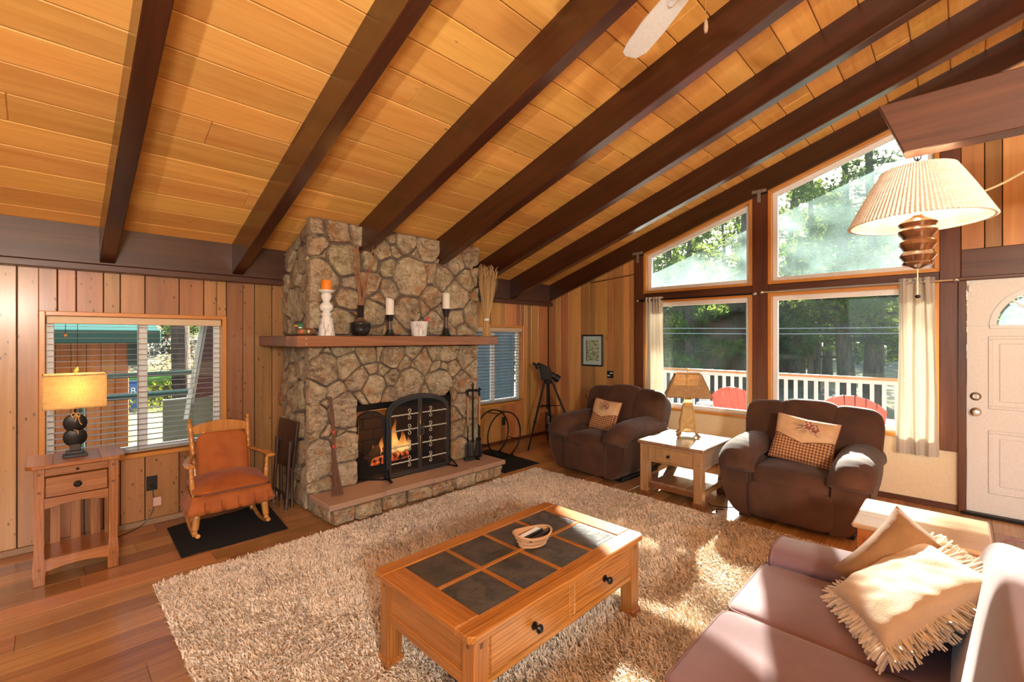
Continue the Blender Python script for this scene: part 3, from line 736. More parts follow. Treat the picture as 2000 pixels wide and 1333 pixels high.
# ---------------------------------------------------------------- fire screen
def mesh_mat():
    n = NT('screen_mesh'); n.t.nodes.remove(n.b); tr = n.n('ShaderNodeBsdfTransparent'); di = n.n('ShaderNodeBsdfDiffuse'); di.inputs[0].default_value = (0.02, 0.02, 0.02, 1)
    m = n.n('ShaderNodeMixShader'); m.inputs[0].default_value = 0.55; n.l(tr.outputs[0], m.inputs[1]); n.l(di.outputs[0], m.inputs[2]); n.l(m.outputs[0], n.out.inputs[0]); return n.m
m_mesh = mesh_mat()
m_iron2 = plain('satin_iron', (0.06, 0.062, 0.066), 0.42, 0.6)
m_pewter = plain('aged_pewter', (0.62, 0.60, 0.48), 0.4, 0.5, bump=0.3, bs=200)
fs = thing('fire_screen', 'black arched fire screen with two mesh doors and scrolled bars on the hearth', 'fire screen', (2.605, 3.885, HZ))
HW, ZS, ZT = 0.370, 0.625, 0.797                                       # half width, spring and top height above the slab
def arch(hw, zs, zt, n=20): return [(-hw * math.cos(PI * i / n), zs + (zt - zs) * math.sin(PI * i / n)) for i in range(n + 1)]
def ring(b, outer, inner, y0, y1):
    for i in range(len(outer) - 1): b.prism([outer[i], outer[i + 1], inner[i + 1], inner[i]], y0, y1, axis='y')
b = MB(); o_ = [(-HW, 0.0)] + arch(HW, ZS, ZT) + [(HW, 0.0)]; i_ = [(-HW + .026, 0.0)] + arch(HW - .026, ZS, ZT - .026) + [(HW - .026, 0.0)]
ring(b, o_, i_, -0.012, 0.012); b.box(-HW, HW, -0.012, 0.012, 0.0, 0.024, 0.003); b.build('frame', m_iron2, fs)
def halfdoor(s):
    b = MB(); d = []
    for hw, zs, zt, xm, z0 in ((HW - .026, ZS, ZT - .028, 0.004, 0.030), (HW - .048, ZS, ZT - .050, 0.024, 0.052)):
        a = arch(hw, zs, zt, 40)[:21] if s < 0 else arch(hw, zs, zt, 40)[20:]
        a = [p for p in a if abs(p[0]) > xm]
        a = ([(-hw, z0)] + a + [(-xm, a[-1][1]), (-xm, z0)]) if s < 0 else ([(xm, z0), (xm, a[0][1])] + a + [(hw, z0)])
        d.append(a)
    o, i = d
    if len(o) != len(i): m = min(len(o), len(i)); o = o[:m - 2] + o[-2:] if s < 0 else o[:2] + o[-(m - 2):]; i = i[:m - 2] + i[-2:] if s < 0 else i[:2] + i[-(m - 2):]
    for k in range(len(o)):
        q = (k + 1) % len(o); b.prism([o[k], o[q], i[q], i[k]], -0.022, -0.012, axis='y')
    dr = b.build('door', m_iron2, fs, smooth=0)
    MB().prism(i, -0.0165, -0.0160, axis='y').build('mesh_panel', m_mesh, dr, smooth=0)
    for z in (0.605, 0.455, 0.300, 0.145):
        xe = HW - 0.046
        bb = MB(); bb.tube([(s * x, -0.024, z + 0.0015 * math.sin(x * 400)) for x in [0.026 + (xe - 0.026) * t / 24 for t in range(25)]], 0.0068, 8)
        bb.build('bar', m_pewter, dr)
        for up in (1, -1):
            sc = []
            for t in range(17):
                a = R(-90 + 330 * t / 16); rr = 0.020 * (1 - 0.55 * t / 16)
                sc.append((s * (0.125) + rr * math.cos(a) * 1.0 - 0.004, -0.026, z + up * (0.036 + rr * math.sin(a))))
            sc = [(s * 0.125 - 0.012, -0.026, z + up * 0.004)] + sc
            MB().tube(sc, 0.0042, 6).build('scroll', m_pewter, dr)
    MB().tube(smoothpath([(s * .020, -.024, .50), (s * .022, -.05, .49), (s * .022, -.055, .44), (s * .022, -.05, .39), (s * .020, -.024, .38)], 4), 0.0065, 8).build('handle', m_iron2, dr)
    return dr
halfdoor(-1); halfdoor(1)
for s in (-1, 1):
    dx, dy = (-0.20, 0.20) if s < 0 else (0.20, 0.20); Lw = math.hypot(dx, dy); an = math.atan2(dy, dx)
    b = MB(); hw = Lw / 2 - .006; o_ = [(-hw, 0)] + arch(hw, 0.565, 0.66, 14) + [(hw, 0)]; i_ = [(-hw + .016, 0)] + arch(hw - .016, 0.565, 0.644, 14) + [(hw - .016, 0)]
    ring(b, o_, i_, -.008, .008); b.box(-hw, hw, -.008, .008, 0, .018, .002)
    w = b.build('wing_frame', m_black, fs, (s * HW + dx / 2, dy / 2, 0), (0, 0, an), smooth=0)
    MB().prism(i_, -.001, .001, axis='y').build('mesh_panel', m_mesh, w, smooth=0)
    MB().tube(smoothpath([(s * (HW - .01), -0.01, 0.095), (s * (HW + .0), -0.05, 0.075), (s * (HW + .015), -0.10, 0.035), (s * (HW + .015), -0.118, 0.014), (s * (HW + .0), -0.06, 0.010), (s * (HW - .01), -0.01, 0.010)], 4), 0.0085, 8).build('foot', m_black, fs)
    MB().sup(0.016, 0.016, 0.014, 1, 1, 14, 8).build('foot_ball', m_black, fs, (s * (HW + .015), -0.12, 0.014))

# ---------------------------------------------------------------- fire: grate, logs, flames
def bark(): 
    n = NT('charred_bark'); v = n.co((1, 1, .25)); f = n.noise(v, 30, 6, .7)
    n.base(n.ramp(f, [(.35, (.012, .008, .006)), (.7, (.10, .055, .03))])); n.set(Roughness=.95); n.bump(f, 1, .02); return n.m
m_bark = bark()
n = NT('ember'); f = n.noise(n.co(), 22, 5); n.l(n.ramp(f, [(.42, (.02, .004, .001)), (.56, (1, .12, .02)), (.72, (1, .5, .12))]), n.b.inputs['Emission Color']); n.base((.03, .02, .015)); n.b.inputs['Emission Strength'].default_value = 2.2; m_ember = n.m
gt = thing('fire_grate', 'black iron grate under the burning logs in the firebox', 'grate', (2.42, 4.27, HZ))
b = MB()
for x in (-.22, -.11, 0, .11, .22): b.tube([(x, -.16, .16), (x, -.15, .085), (x, .15, .085), (x, .16, .12)], .009, 6)
for y in (-.11, .11): b.tube([(-.27, y, .075), (.27, y, .075)], .009, 6)
b.build('bars', m_black, gt)
for x in (-.24, .24):
    for y in (-.11, .11): MB().tube([(x, y, .075), (x, y, 0)], .009, 6).build('leg', m_black, gt)
def log(nm, lab, p0, p1, r, mat, grp=None):
    p0, p1 = Vector(p0), Vector(p1); d = p1 - p0; b = MB(); pts = [d * (i / 10) for i in range(11)]
    b.tube(pts, [r * (1 + .10 * noise.noise(p * 6 + p0 * 9)) for p in pts], 12)
    tag(b.build(nm, mat, None, tuple(p0)), lab, 'log', 'logs on the fire')
log('fire_log', 'charred dark log sloping up to the firebox wall behind the screen wing', (2.14, 4.12, .31), (2.50, 4.36, .43), .048, m_bark)
log('fire_log', 'glowing red log lying low at the front of the fire', (2.20, 4.14, .30), (2.66, 4.20, .30), .042, m_ember)
log('fire_log', 'charred log at the back of the fire under the flames', (2.24, 4.36, .31), (2.74, 4.34, .315), .05, m_bark)
log('fire_log', 'short burning log resting across the top of the others', (2.38, 4.20, .37), (2.66, 4.30, .385), .04, m_ember)
def flame_mat():
    n = NT('flame'); t = n.t; t.nodes.remove(n.b); tc = n.n('ShaderNodeTexCoord'); sp = n.n('ShaderNodeSeparateXYZ'); n.l(tc.outputs['Generated'], sp.inputs[0])
    col = n.ramp(sp.outputs['Z'], [(0, (1, .62, .22)), (.35, (1, .46, .10)), (.7, (1, .22, .03)), (1, (.8, .08, .01))])
    st = n.ramp(sp.outputs['Z'], [(0, (.55, .55, .55)), (.3, (1, 1, 1)), (.8, (.3, .3, .3)), (1, (.06, .06, .06))])
    em = n.n('ShaderNodeEmission'); n.l(col, em.inputs[0]); n.l(n.math('MULTIPLY', st, 5.0), em.inputs[1])
    tr = n.n('ShaderNodeBsdfTransparent'); lw = n.n('ShaderNodeLayerWeight'); lw.inputs[0].default_value = .35
    m = n.n('ShaderNodeMixShader'); al = n.ramp(sp.outputs['Z'], [(0, (.9, .9, .9)), (.6, (.55, .55, .55)), (1, (.12, .12, .12))])
    ed = n.math('MULTIPLY', al, n.math('SUBTRACT', 1.0, lw.outputs['Facing'])); n.l(ed, m.inputs[0]); n.l(tr.outputs[0], m.inputs[1]); n.l(em.outputs[0], m.inputs[2]); n.l(m.outputs[0], n.out.inputs[0]); return n.m
m_flame = flame_mat(); fl = thing('fire_flame', 'orange flames burning over the logs behind the screen door', 'fire', (2.50, 4.24, .33))
rf_ = random.Random(9)
for (x, y, h, r) in ((-.10, 0, .20, .035), (-.02, -.02, .27, .05), (.05, .02, .38, .045), (.13, 0, .24, .05), (.20, .01, .15, .04), (-.17, .02, .12, .035), (.09, -.05, .17, .045)):
    ph = rf_.random() * 6; prof = [(r * .55, 0), (r * .95, h * .12), (r, h * .25), (r * .8, h * .42), (r * .5, h * .62), (r * .25, h * .82), (r * .03, h)]
    b = MB().lathe(prof, 12); b.v = [(p[0] + .03 * math.sin(p[2] * 22 + ph) * p[2] / h, p[1] + .02 * math.cos(p[2] * 18 + ph) * p[2] / h, p[2]) for p in b.v]
    b.build('flame_tongue', m_flame, fl, (x, y, 0))
ld = bpy.data.lights.new('fire_light', 'POINT'); ld.energy = 9; ld.color = (1, .42, .10); ld.shadow_soft_size = .1
lo_ = bpy.data.objects.new('fire_light', ld); C.objects.link(lo_); lo_.location = (2.40, 4.12, .56); lo_.parent = None

# ---------------------------------------------------------------- hearth tools and brooms
ts = thing('tool_stand', 'black iron fireplace tool stand at the hearth end', 'tool stand', (3.33, 3.90, HZ))
b = MB(); b.box(-.13, .13, -.012, .012, 0, .022, .004); b.box(-.012, .012, -.11, .11, 0, .022, .004); b.build('base', m_black, ts)
MB().tube([(0, 0, .02), (0, 0, .80)], .011, 10).build('pole', m_black, ts)
MB().tube([(0, 0, .80), (-.012, 0, .825), (0, 0, .85), (.012, 0, .825), (0, 0, .80)], .006, 6).build('loop_handle', m_black, ts)
b = MB(); b.tube([(-.10, 0, .765), (.10, 0, .765)], .010, 8); b.tube([(0, -.085, .765), (0, .085, .765)], .010, 8); b.build('hook_arm', m_black, ts)
m_handle = wood('tool_handle', (.30, .14, .05), (.50, .27, .11), 'z', 3, .45, var=.1)
def tool(nm, lab, dx, dy, kind):
    t = thing(nm, lab, 'fire tool', (3.33 + dx, 3.90 + dy, HZ), 0, 'fireplace tools on the stand')
    MB().tube([(0, 0, .14), (0, 0, .40)], .006, 8).build('shaft', m_black, t)
    MB().tube([(0, 0, .38), (0, 0, .40), (0, 0, .68), (0, 0, .70)], [.006, .0095, .0095, .007], 8).build('grip', m_handle, t)
    MB().tube([(0, 0, .69), (0, 0, .76), (.012, 0, .79), (.022, 0, .775)], .006, 8).build('hook', m_black, t)
    if kind == 'shovel':
        b = MB().grid(6, 8, lambda u, v: ((u - .5) * .11, -.015 + .02 * (2 * u - 1) ** 2 * -1, .03 + .16 * v)); solid(b.build('pan', m_iron2, t), .004)
        MB().box(-.06, .06, -.055, -.012, .004, .034, .004).build('pan_lip', m_iron2, t)
    elif kind == 'brush':
        b = MB()
        for i in range(60):
            a = i * 2.4; r = .035 * math.sqrt(i / 60); b.tube([(r * math.cos(a) * .6, r * math.sin(a) * .6, .19), (r * math.cos(a) * 1.7, r * math.sin(a) * 1.3, .03 + .01 * math.sin(i))], .0035, 4)
        b.build('bristles', plain('dark_bristle', (.05, .04, .035), .8), t)
        MB().lathe([(.012, .185), (.03, .19), (.028, .215), (.008, .225)], 12).build('ferrule', m_black, t)
    elif kind == 'poker':
        MB().tube([(0, 0, .15), (0, 0, .03), (0, 0, .01)], [.007, .006, .002], 8).build('point', m_black, t); MB().tube([(0, 0, .08), (.02, -.01, .07), (.035, -.015, .09)], [.006, .005, .002], 6).build('barb', m_black, t)
    else:
        for s in (-1, 1): MB().tube(smoothpath([(0, 0, .20), (s * .022, 0, .16), (s * .026, 0, .09), (s * .006, 0, .02)], 4), .005, 6).build('jaw', m_black, t)
tool('ash_shovel', 'black ash shovel with pale wood grip on the tool stand', -.085, -.015, 'shovel')
tool('hearth_brush', 'dark bristle hearth brush hanging beside the stone edge', .085, .0, 'brush')
tool('fire_poker', 'slim black fire poker hanging at the front of the tool stand', .03, -.08, 'poker')
tool('fire_tongs', 'black fire tongs hanging at the back of the tool stand', -.02, .075, 'tongs')
m_twig = plain('brown_twig', (.16, .075, .04), .8); m_red = plain('red_band', (.45, .05, .03), .6)
br = thing('twig_broom', 'brown twig broom bound with red bands leaning on the stone by the hearth', 'broom', (1.715, 3.80, HZ))
b = MB(); rb_ = random.Random(4)
for i in range(70):
    a = rb_.random() * 2 * PI; q = math.sqrt(rb_.random()); w = rb_.uniform(-.8, 1)
    b.tube([(w * .055, -.01 + q * .02 * math.sin(a), .004 + rb_.random() * .01), (w * .03, .02 + q * .012 * math.sin(a), .18), (q * .014 * math.cos(a), .055 + q * .012 * math.sin(a), .42), (.012 + q * .011 * math.cos(a), .075 + q * .01 * math.sin(a), .55)], [.0016, .0022, .0025, .0025], 4)
b.build('bristles', m_twig, br)
b = MB()
for i in range(14):
    a = i * 2.4; q = .013 * math.sqrt((i + 1) / 14); b.tube(smoothpath([(q * math.cos(a), .055 + q * math.sin(a), .40), (.008 + q * math.cos(a), .085 + q * math.sin(a), .62), (-.004 + q * math.cos(a + .6), .125 + q * math.sin(a), .84)], 4), [.004] * 9, 5)
b.build('handle', m_twig, br)
for z, y in ((.415, .056), (.535, .072)): MB().lathe([(.017, -.012), (.019, 0), (.017, .012)], 14).build('band', m_red, br, (.002 + (z - .4) * .06, y, z), (R(-8), 0, 0))

# ---------------------------------------------------------------- things on the mantel
MZ = 1.5465; MY = 3.86
def distressed(name, c, c2):
    n = NT(name); v = n.co((1, 1, .18)); f = n.noise(v, 55, 6, .7); n.base(n.ramp(f, [(.36, c2), (.50, c)])); n.set(Roughness=.7); n.bump(f, .5, .006); return n.m
m_dist = distressed('whitewashed_wood', (.80, .78, .76), (.36, .33, .31))
m_ebony = plain('ebony_lacquer', (.014, .012, .011), .28)
m_wax = plain('ivory_wax', (.82, .78, .68), .5, Subsurface_Weight=.15)
m_orange = plain('orange_wax', (.85, .26, .02), .45, Subsurface_Weight=.15)
c1 = thing('candlestick', 'white distressed turned candlestick at the duck end of the mantel', 'candle holder', (1.655, MY, MZ))
MB().lathe([(.068, 0), (.066, .01), (.052, .11), (.048, .145), (.047, .150)], 24, fx=lambda a, r, z: r * (1 + .03 * math.sin(a * 9))).build('base', m_dist, c1)
MB().lathe([(.036, .150), (.034, .165), (.042, .18), (.041, .192), (.028, .20), (.030, .205), (.052, .225), (.057, .243), (.050, .265), (.030, .285), (.026, .295), (.040, .32), (.044, .345), (.030, .362)], 24).build('stem', m_white, c1)
MB().lathe([(.030, .360), (.050, .368), (.066, .380), (.066, .388), (.054, .384), (.010, .380)], 24).build('dish', m_white, c1)
o = MB().lathe([(.001, 0), (.044, 0), (.045, .08), (.038, .092), (.020, .088), (.004, .086)], 24).build('pillar_candle', m_orange, None, (1.655, MY, MZ + .382)); tag(o, 'orange pillar candle on the white distressed candlestick', 'candle')
MB().tube([(0, 0, .085), (.001, 0, .102)], .0015, 6).build('wick', m_black, o)
def vase():
    t = thing('bottle_vase', 'black ribbed bottle vase holding bare twigs on the mantel', 'vase', (1.967, MY, MZ))
    prof = [(.050, 0), (.056, .01)]
    for i in range(16): z = .012 + i * .0062; prof.append((.058 + .030 * math.sin(min(1, z / .085) * PI / 2) + (.0022 if i % 2 else 0), z))
    prof += [(.092, .112), (.090, .118), (.075, .126)]
    MB().lathe(prof, 32).build('body', m_ebony, t)
    MB().lathe([(.075, .126), (.045, .142), (.030, .155), (.027, .165)], 28).build('shoulder', plain('bronze_glaze', (.16, .085, .05), .35), t)
    p2 = []
    for i in range(20): z = .165 + i * .0058; p2.append((.0275 + (.0022 if i % 2 else 0), z))
    MB().lathe(p2 + [(.024, .277), (.020, .26)], 24).build('neck', m_ebony, t)
    return t
vase()
tw = thing('twig_bunch', 'tall bare curly reddish twigs standing in the black vase', 'branches', (1.967, MY, MZ + .18))
m_tw = plain('red_twig', (.34, .14, .065), .6); rt = random.Random(8)
for i in range(13):
    a = rt.random() * 2 * PI; h = rt.uniform(.55, .80); sx, sy = .15 * math.cos(a), .06 * math.sin(a) - .02
    if i == 0: sx, h = .20, .62
    if i == 1: sx, h = .17, .74
    P = [Vector((.012 * math.cos(a), .012 * math.sin(a), 0))]
    for k in range(1, 9):
        t_ = k / 8; P.append(Vector((sx * t_ ** 1.5 + rt.uniform(-.009, .009), sy * t_ ** 1.3 + rt.uniform(-.006, .006), h * t_)))
    b = MB().tube(smoothpath(P, 3), [.0042 * (1 - .7 * j / 24) for j in range(25)], 5)
    for k in range(3, 8):
        d = Vector((rt.uniform(-.05, .05), rt.uniform(-.03, .02), rt.uniform(.02, .06))); b.tube([P[k], P[k] + d * .6 + Vector((0, 0, .008)), P[k] + d], [.0018, .0014, .0008], 4)
    b.build('twig', m_tw, tw)
def bottle_holder(x, h, lab, clab, ch, slant):
    t = thing('candle_holder', lab, 'candle holder', (x, MY, MZ), 0, 'black candle holders on the mantel'); prof = []
    for i in range(12): z = i * h * .028; prof.append((.056 - .030 * (i / 11) ** .7 + (.002 if i % 2 else 0), z))
    MB().lathe(prof, 28).build('base', m_ebony, t)
    MB().lathe([(.026, h * .30), (.022, h * .42), (.021, h * .55), (.024, h * .70)], 24).build('stem', plain('walnut_stem', (.09, .05, .035), .35), t)
    p = []
    for i in range(10): z = h * (.70 + i * .031); p.append((.024 + .019 * (i / 9) ** 1.3 + (.0018 if i % 2 else 0), z))
    MB().lathe(p + [(.046, h * .99), (.046, h), (.03, h * .998)], 28).build('cup', m_ebony, t)
    b = MB().lathe([(.001, 0), (.039, 0), (.039, ch * .96), (.036, ch), (.018, ch * .985), (.004, ch * .98)], 24); b.v = [(p[0], p[1], p[2] - (slant * (p[0] + .04) if p[2] > ch * .9 else 0)) for p in b.v]
    o = b.build('pillar_candle', m_wax, None, (x, MY, MZ + h)); tag(o, clab, 'candle', 'ivory candles on the mantel')
    MB().tube([(0, 0, ch * .9), (.001, 0, ch * 1.02)], .0015, 6).build('wick', m_black, o)
bottle_holder(2.262, .200, 'shorter black ribbed candle holder at the middle of the mantel', 'ivory candle with a slanted melted top on the shorter black holder', .163, .35)
bottle_holder(2.926, .288, 'taller black ribbed candle holder beside the white pot on the mantel', 'straight ivory candle on the taller black holder', .165, 0)
pt = thing('bark_pot', 'small whitewashed bark-textured pot on the mantel', 'pot', (2.590, MY, MZ))
MB().lathe([(.070, 0), (.074, .01), (.090, .14), (.091, .146), (.082, .146), (.068, .02), (.001, .018)], 30, fx=lambda a, r, z: r * (1 + .018 * math.sin(a * 11) + .012 * math.sin(a * 23))).build('body', m_dist, pt)
b = MB(); b.box(-.016, .016, -.009, .009, 0, .16, .007); o = b.build('fire_lighter', plain('red_plastic', (.62, .03, .02), .3), None, (2.615, MY, MZ + .07), (0, R(38), 0)); tag(o, 'red lighter with white lettering stuck in the whitewashed pot', 'lighter')
b = MB()
for i in range(5): b.tube([(-.006 + .003 * (i % 2), -.0096, .078 + i * .013), (.006, -.0096, .082 + i * .013), (-.004, -.0096, .087 + i * .013)], .0013, 4)
b.build('lettering', m_white, o)
o = MB().tube([(0, 0, 0), (-.01, .005, .09), (-.005, .006, .115)], [.006, .006, .003], 8).build('match_stick', m_ebony, None, (2.53, MY, MZ + .05)); tag(o, 'dark stick poking out of the whitewashed pot', 'stick')
wh = thing('wheat_sheaf', 'bundle of dried straw stalks tied with white ribbon on the mantel end', 'dried bundle', (3.50, MY, MZ))
m_straw = plain('dried_straw', (.56, .36, .16), .75); b = MB(); rw = random.Random(2)
for i in range(150):
    a = rw.random() * 2 * PI; q = math.sqrt(rw.random()); h = rw.uniform(.62, .80)
    p0 = Vector((q * .062 * math.cos(a), q * .05 * math.sin(a), .0)); p1 = Vector((q * .026 * math.cos(a), q * .024 * math.sin(a), .19)); p2 = Vector((q * .145 * math.cos(a) + .02, q * .08 * math.sin(a), h))
    pm = p1.lerp(p2, .55) + Vector((rw.uniform(-.008, .008), 0, 0)); b.tube([p0, p1, pm, p2], [.0022, .0024, .0020, .0012], 4)
b.build('stalks', m_straw, wh); b = MB()
for i in range(46):
    a = rw.random() * 2 * PI; q = math.sqrt(rw.random()); z = rw.uniform(.66, .78); c = Vector((q * .125 * math.cos(a) + .02, q * .08 * math.sin(a), z))
    b.tube([c, c + Vector((rw.uniform(-.02, .02), rw.uniform(-.02, .02), .03)), c + Vector((rw.uniform(-.035, .035), rw.uniform(-.02, .02), .055))], [.002, .0032, .0008], 4)
b.build('seed_heads', m_straw, wh)
MB().lathe([(.030, .178), (.032, .19), (.030, .204)], 20).build('ribbon', m_white, wh)
dk = thing('duck_figurine', 'small painted mallard duck figurine at the mantel end', 'figurine', (1.485, MY, MZ))
MB().sup(.075, .036, .032, .9, 1, 24, 12, m=T(.012, 0, .032), fx=lambda x, y, z: (x, y, z + (.012 * (x / .075) ** 2 if x > 0 else 0))).build('body', plain('duck_brown', (.17, .07, .035), .4), dk)
MB().sup(.030, .037, .026, .9, 1, 18, 10, m=T(-.035, 0, .034)).build('breast', plain('duck_rust', (.42, .13, .06), .4), dk)
MB().sup(.022, .039, .024, .9, 1, 18, 10, m=T(.010, 0, .034)).build('wing_patch', plain('duck_cream', (.72, .66, .44), .4), dk)
MB().sup(.030, .040, .020, .9, 1, 18, 10, m=T(-.008, 0, .030)).build('wing', plain('duck_green_wing', (.10, .16, .05), .4), dk)
MB().tube([(.06, 0, .04), (.085, 0, .05), (.105, 0, .056)], [.024, .018, .003], 10).build('tail', m_ebony, dk)
hd = MB().sup(.021, .018, .021, 1, 1, 18, 12, m=T(-.045, 0, .086)).build('head', plain('duck_green', (.01, .18, .09), .2), dk)
MB().lathe([(.016, .062), (.0165, .067), (.016, .072)], 16).build('neck_ring', m_white, dk, (-.043, 0, 0))
MB().tube([(-.040, 0, .045), (-.043, 0, .075)], [.020, .015], 14).build('neck', plain('duck_green', (.01, .18, .09), .2), dk)
MB().sup(.019, .011, .0055, .9, 1, 14, 8, m=T(-.078, 0, .081)).build('bill', plain('duck_bill', (.85, .42, .02), .35), dk)
for s in (-1, 1): MB().sup(.003, .002, .003, 1, 1, 8, 6, m=T(-.055, s * .017, .091)).build('eye', m_black, dk)
# ---------------------------------------------------------------- venetian blinds
m_slat = plain('blind_slat', (.40, .36, .31), .45); m_valance = plain('blind_valance', (.66, .52, .34), .45)
def blind(lab, W, tilt, wand_x):
    x0, x1, z0, z1 = W[0] + .040, W[1] - .040, W[2] + .040, W[3] - .036
    t = thing('venetian_blind', lab, 'blind', ((x0 + x1) / 2, YW + .035, 0), 0, 'venetian blinds')
    w = (x1 - x0) / 2
    MB().box(-w, w, -.030, .030, z1 - .055, z1, .003).build('head_rail', m_valance, t)
    sl = MB().box(-w + .004, w - .004, -.025, .025, -.0009, .0009, 0); first = None
    z = z1 - .075
    while z > z0 + .03:
        if first is None: first = sl.build('slat', m_slat, t, (0, 0, z), (R(tilt), 0, 0), smooth=0)
        else: link('slat', first.data, t, (0, 0, z), (R(tilt), 0, 0))
        z -= .044
    MB().box(-w + .004, w - .004, -.025, .025, z0 + .004, z0 + .018, .004).build('bottom_rail', m_slat, t)
    for xx in (-w * .70, -w * .05, w * .62): 
        for yy in (-.024, .024): MB().tube([(xx, yy, z0 + .01), (xx, yy, z1 - .05)], .0012, 4).build('ladder_cord', m_groove, t)
    o = MB().tube([(wand_x, -.036, z1 - .06), (wand_x, -.038, z1 - .13)], .002, 5).build('tilt_cord', m_groove, t)
    MB().sup(.010, .010, .013, 1, 1, 10, 8).build('cord_knob', m_trim, o, (wand_x, -.038, z1 - .142))
blind('open white slat blind behind the table lamp', W1, 0, -.45)
blind('half tilted white slat blind beside the chimney', W2, -14, .42)

# ---------------------------------------------------------------- chairside table
m_oak = wood('rustic_oak', (.20, .058, .012), (.41, .155, .036), 'z', 2.2, .36, .25, 5, 0, .25, grain=1.3, rings=.5)
m_oakx = wood('rustic_oak_along', (.20, .058, .012), (.41, .155, .036), 'x', 2.2, .33, .25, 5, .06, .3, grain=1.3, rings=.5)
m_oaky = wood('rustic_oak_across', (.20, .058, .012), (.41, .155, .036), 'y', 2.2, .33, .25, 5, .06, .3, grain=1.3)
m_oakd = wood('dark_oak', (.10, .036, .012), (.22, .085, .03), 'z', 2.2, .4, 0, 5, 0, .2)
m_knob = plain('dark_bronze', (.018, .014, .012), .35, .7)
def pegleg(parent, x, y, h, w=.048, mat=None, fw=None, foot=True):
    """straight leg that flares above a block foot, with dark pegs"""
    fw = fw or w * 1.12; a = w / 2; c = fw / 2
    P = lambda s, z: [(-s, -s, z), (s, -s, z), (s, s, z), (-s, s, z)]
    b = MB(); rings = [(a * 1.15, .055), (a * 1.15, .13), (a * .92, .20), (a * .92, h * .80), (a, h * .86), (a, h)]; v = []; f = []
    for s, z in rings: v += P(s, z)
    for j in range(len(rings) - 1):
        for i in range(4): k = (i + 1) % 4; f.append((j * 4 + i, j * 4 + k, j * 4 + 4 + k, j * 4 + 4 + i))
    f += [(3, 2, 1, 0), tuple(len(v) - 4 + i for i in range(4))]
    b.add(v, f); leg = b.build('leg', mat or m_oak, parent, (x, y, 0), smooth=0)
    if foot: MB().box(-c * 1.05, c * 1.05, -c * 1.05, c * 1.05, 0, .058, .004).build('foot', mat or m_oak, leg)
    for z in (.10, h * .80, h * .955): MB().box(-.007, .007, -a * 1.15 - .002, -a * .8, z - .007, z + .007, .001).build('peg', m_oakd, leg)
    return leg
st = thing('chairside_table', 'narrow oak side table with one drawer and slatted side under the window', 'side table', (.122, 4.185, 0))
W, D, H_ = .196, .165, .722
for x in (-W + .024, W - .024):
    for y in (-D + .024, D - .024): pegleg(st, x, y, H_ - .004, .048)
for k, (a, c, mm) in enumerate(((-W - .035, -W + .085, m_oaky), (-W + .085, W - .085, m_oakx), (W - .085, W + .035, m_oaky))):
    ch = .006
    if k == 0: pl = [(a + .03, -D - .03), (c - .001, -D - .03), (c - .001, D + .03), (a + .03, D + .03), (a, D), (a, -D)]
    elif k == 2: pl = [(a + .001, -D - .03), (c - .03, -D - .03), (c, -D), (c, D), (c - .03, D + .03), (a + .001, D + .03)]
    else: pl = [(a, -D - .03), (c, -D - .03), (c, D + .03), (a, D + .03)]
    MB().prism(pl, H_, H_ + .024, axis='z', ch=.004).build('top_board', mm, st, smooth=0)
MB().box(-W + .048, W - .048, -D + .004, -D + .03, H_ - .055, H_ - .006, .003).build('slide_tray', m_oakx, st)
MB().sup(.008, .006, .007, 1, 1, 10, 8).build('slide_knob', m_knob, st, (0, -D - .002, H_ - .03))
dr = MB().box(-W + .052, W - .052, -D + .000, -D + .03, H_ - .185, H_ - .062, .004).build('drawer', m_oakx, st)
MB().lathe([(.010, 0), (.008, .010), (.019, .016), (.020, .022), (.012, .028)], 18, m=T(0, -D, H_ - .122) @ RX(90)).build('knob', m_knob, dr)
b = MB(); n_ = 12; top = [(-W + .048 + (2 * W - .096) * i / n_, H_ - .255 + .022 * math.sin(PI * i / n_)) for i in range(n_ + 1)]
b.prism([(-W + .048, H_ - .19), *[(p[0], p[1]) for p in top], (W - .048, H_ - .19)], -D + .006, -D + .028, axis='y'); b.build('apron', m_oakx, st, smooth=0)
for y in (-D + .018, D - .018):
    b = MB(); b.prism([(-W + .048, .155), *[(-W + .048 + (2 * W - .096) * i / n_, .078 + .02 * math.sin(PI * i / n_)) for i in range(n_ + 1)], (W - .048, .155)], y - .011, y + .011, axis='y'); b.build('lower_rail', m_oakx, st, smooth=0)
MB().box(-W + .03, W - .03, -D + .03, D - .03, .135, .155, .002).build('shelf', m_oakx, st)
for x in (-.10, 0, .10): MB().box(x - .025, x + .025, D - .028, D - .014, .15, H_ - .18, .002).build('back_slat', m_oak, st)
MB().box(-W + .048, W - .048, D - .03, D - .01, H_ - .19, H_ - .01, .002).build('back_panel', m_oakx, st)
for s in (-1, 1): MB().box(s * (W - .03) - .008, s * (W - .03) + .008, -D + .048, D - .048, H_ - .19, H_ - .01, .002).build('side_panel', m_oaky, st)

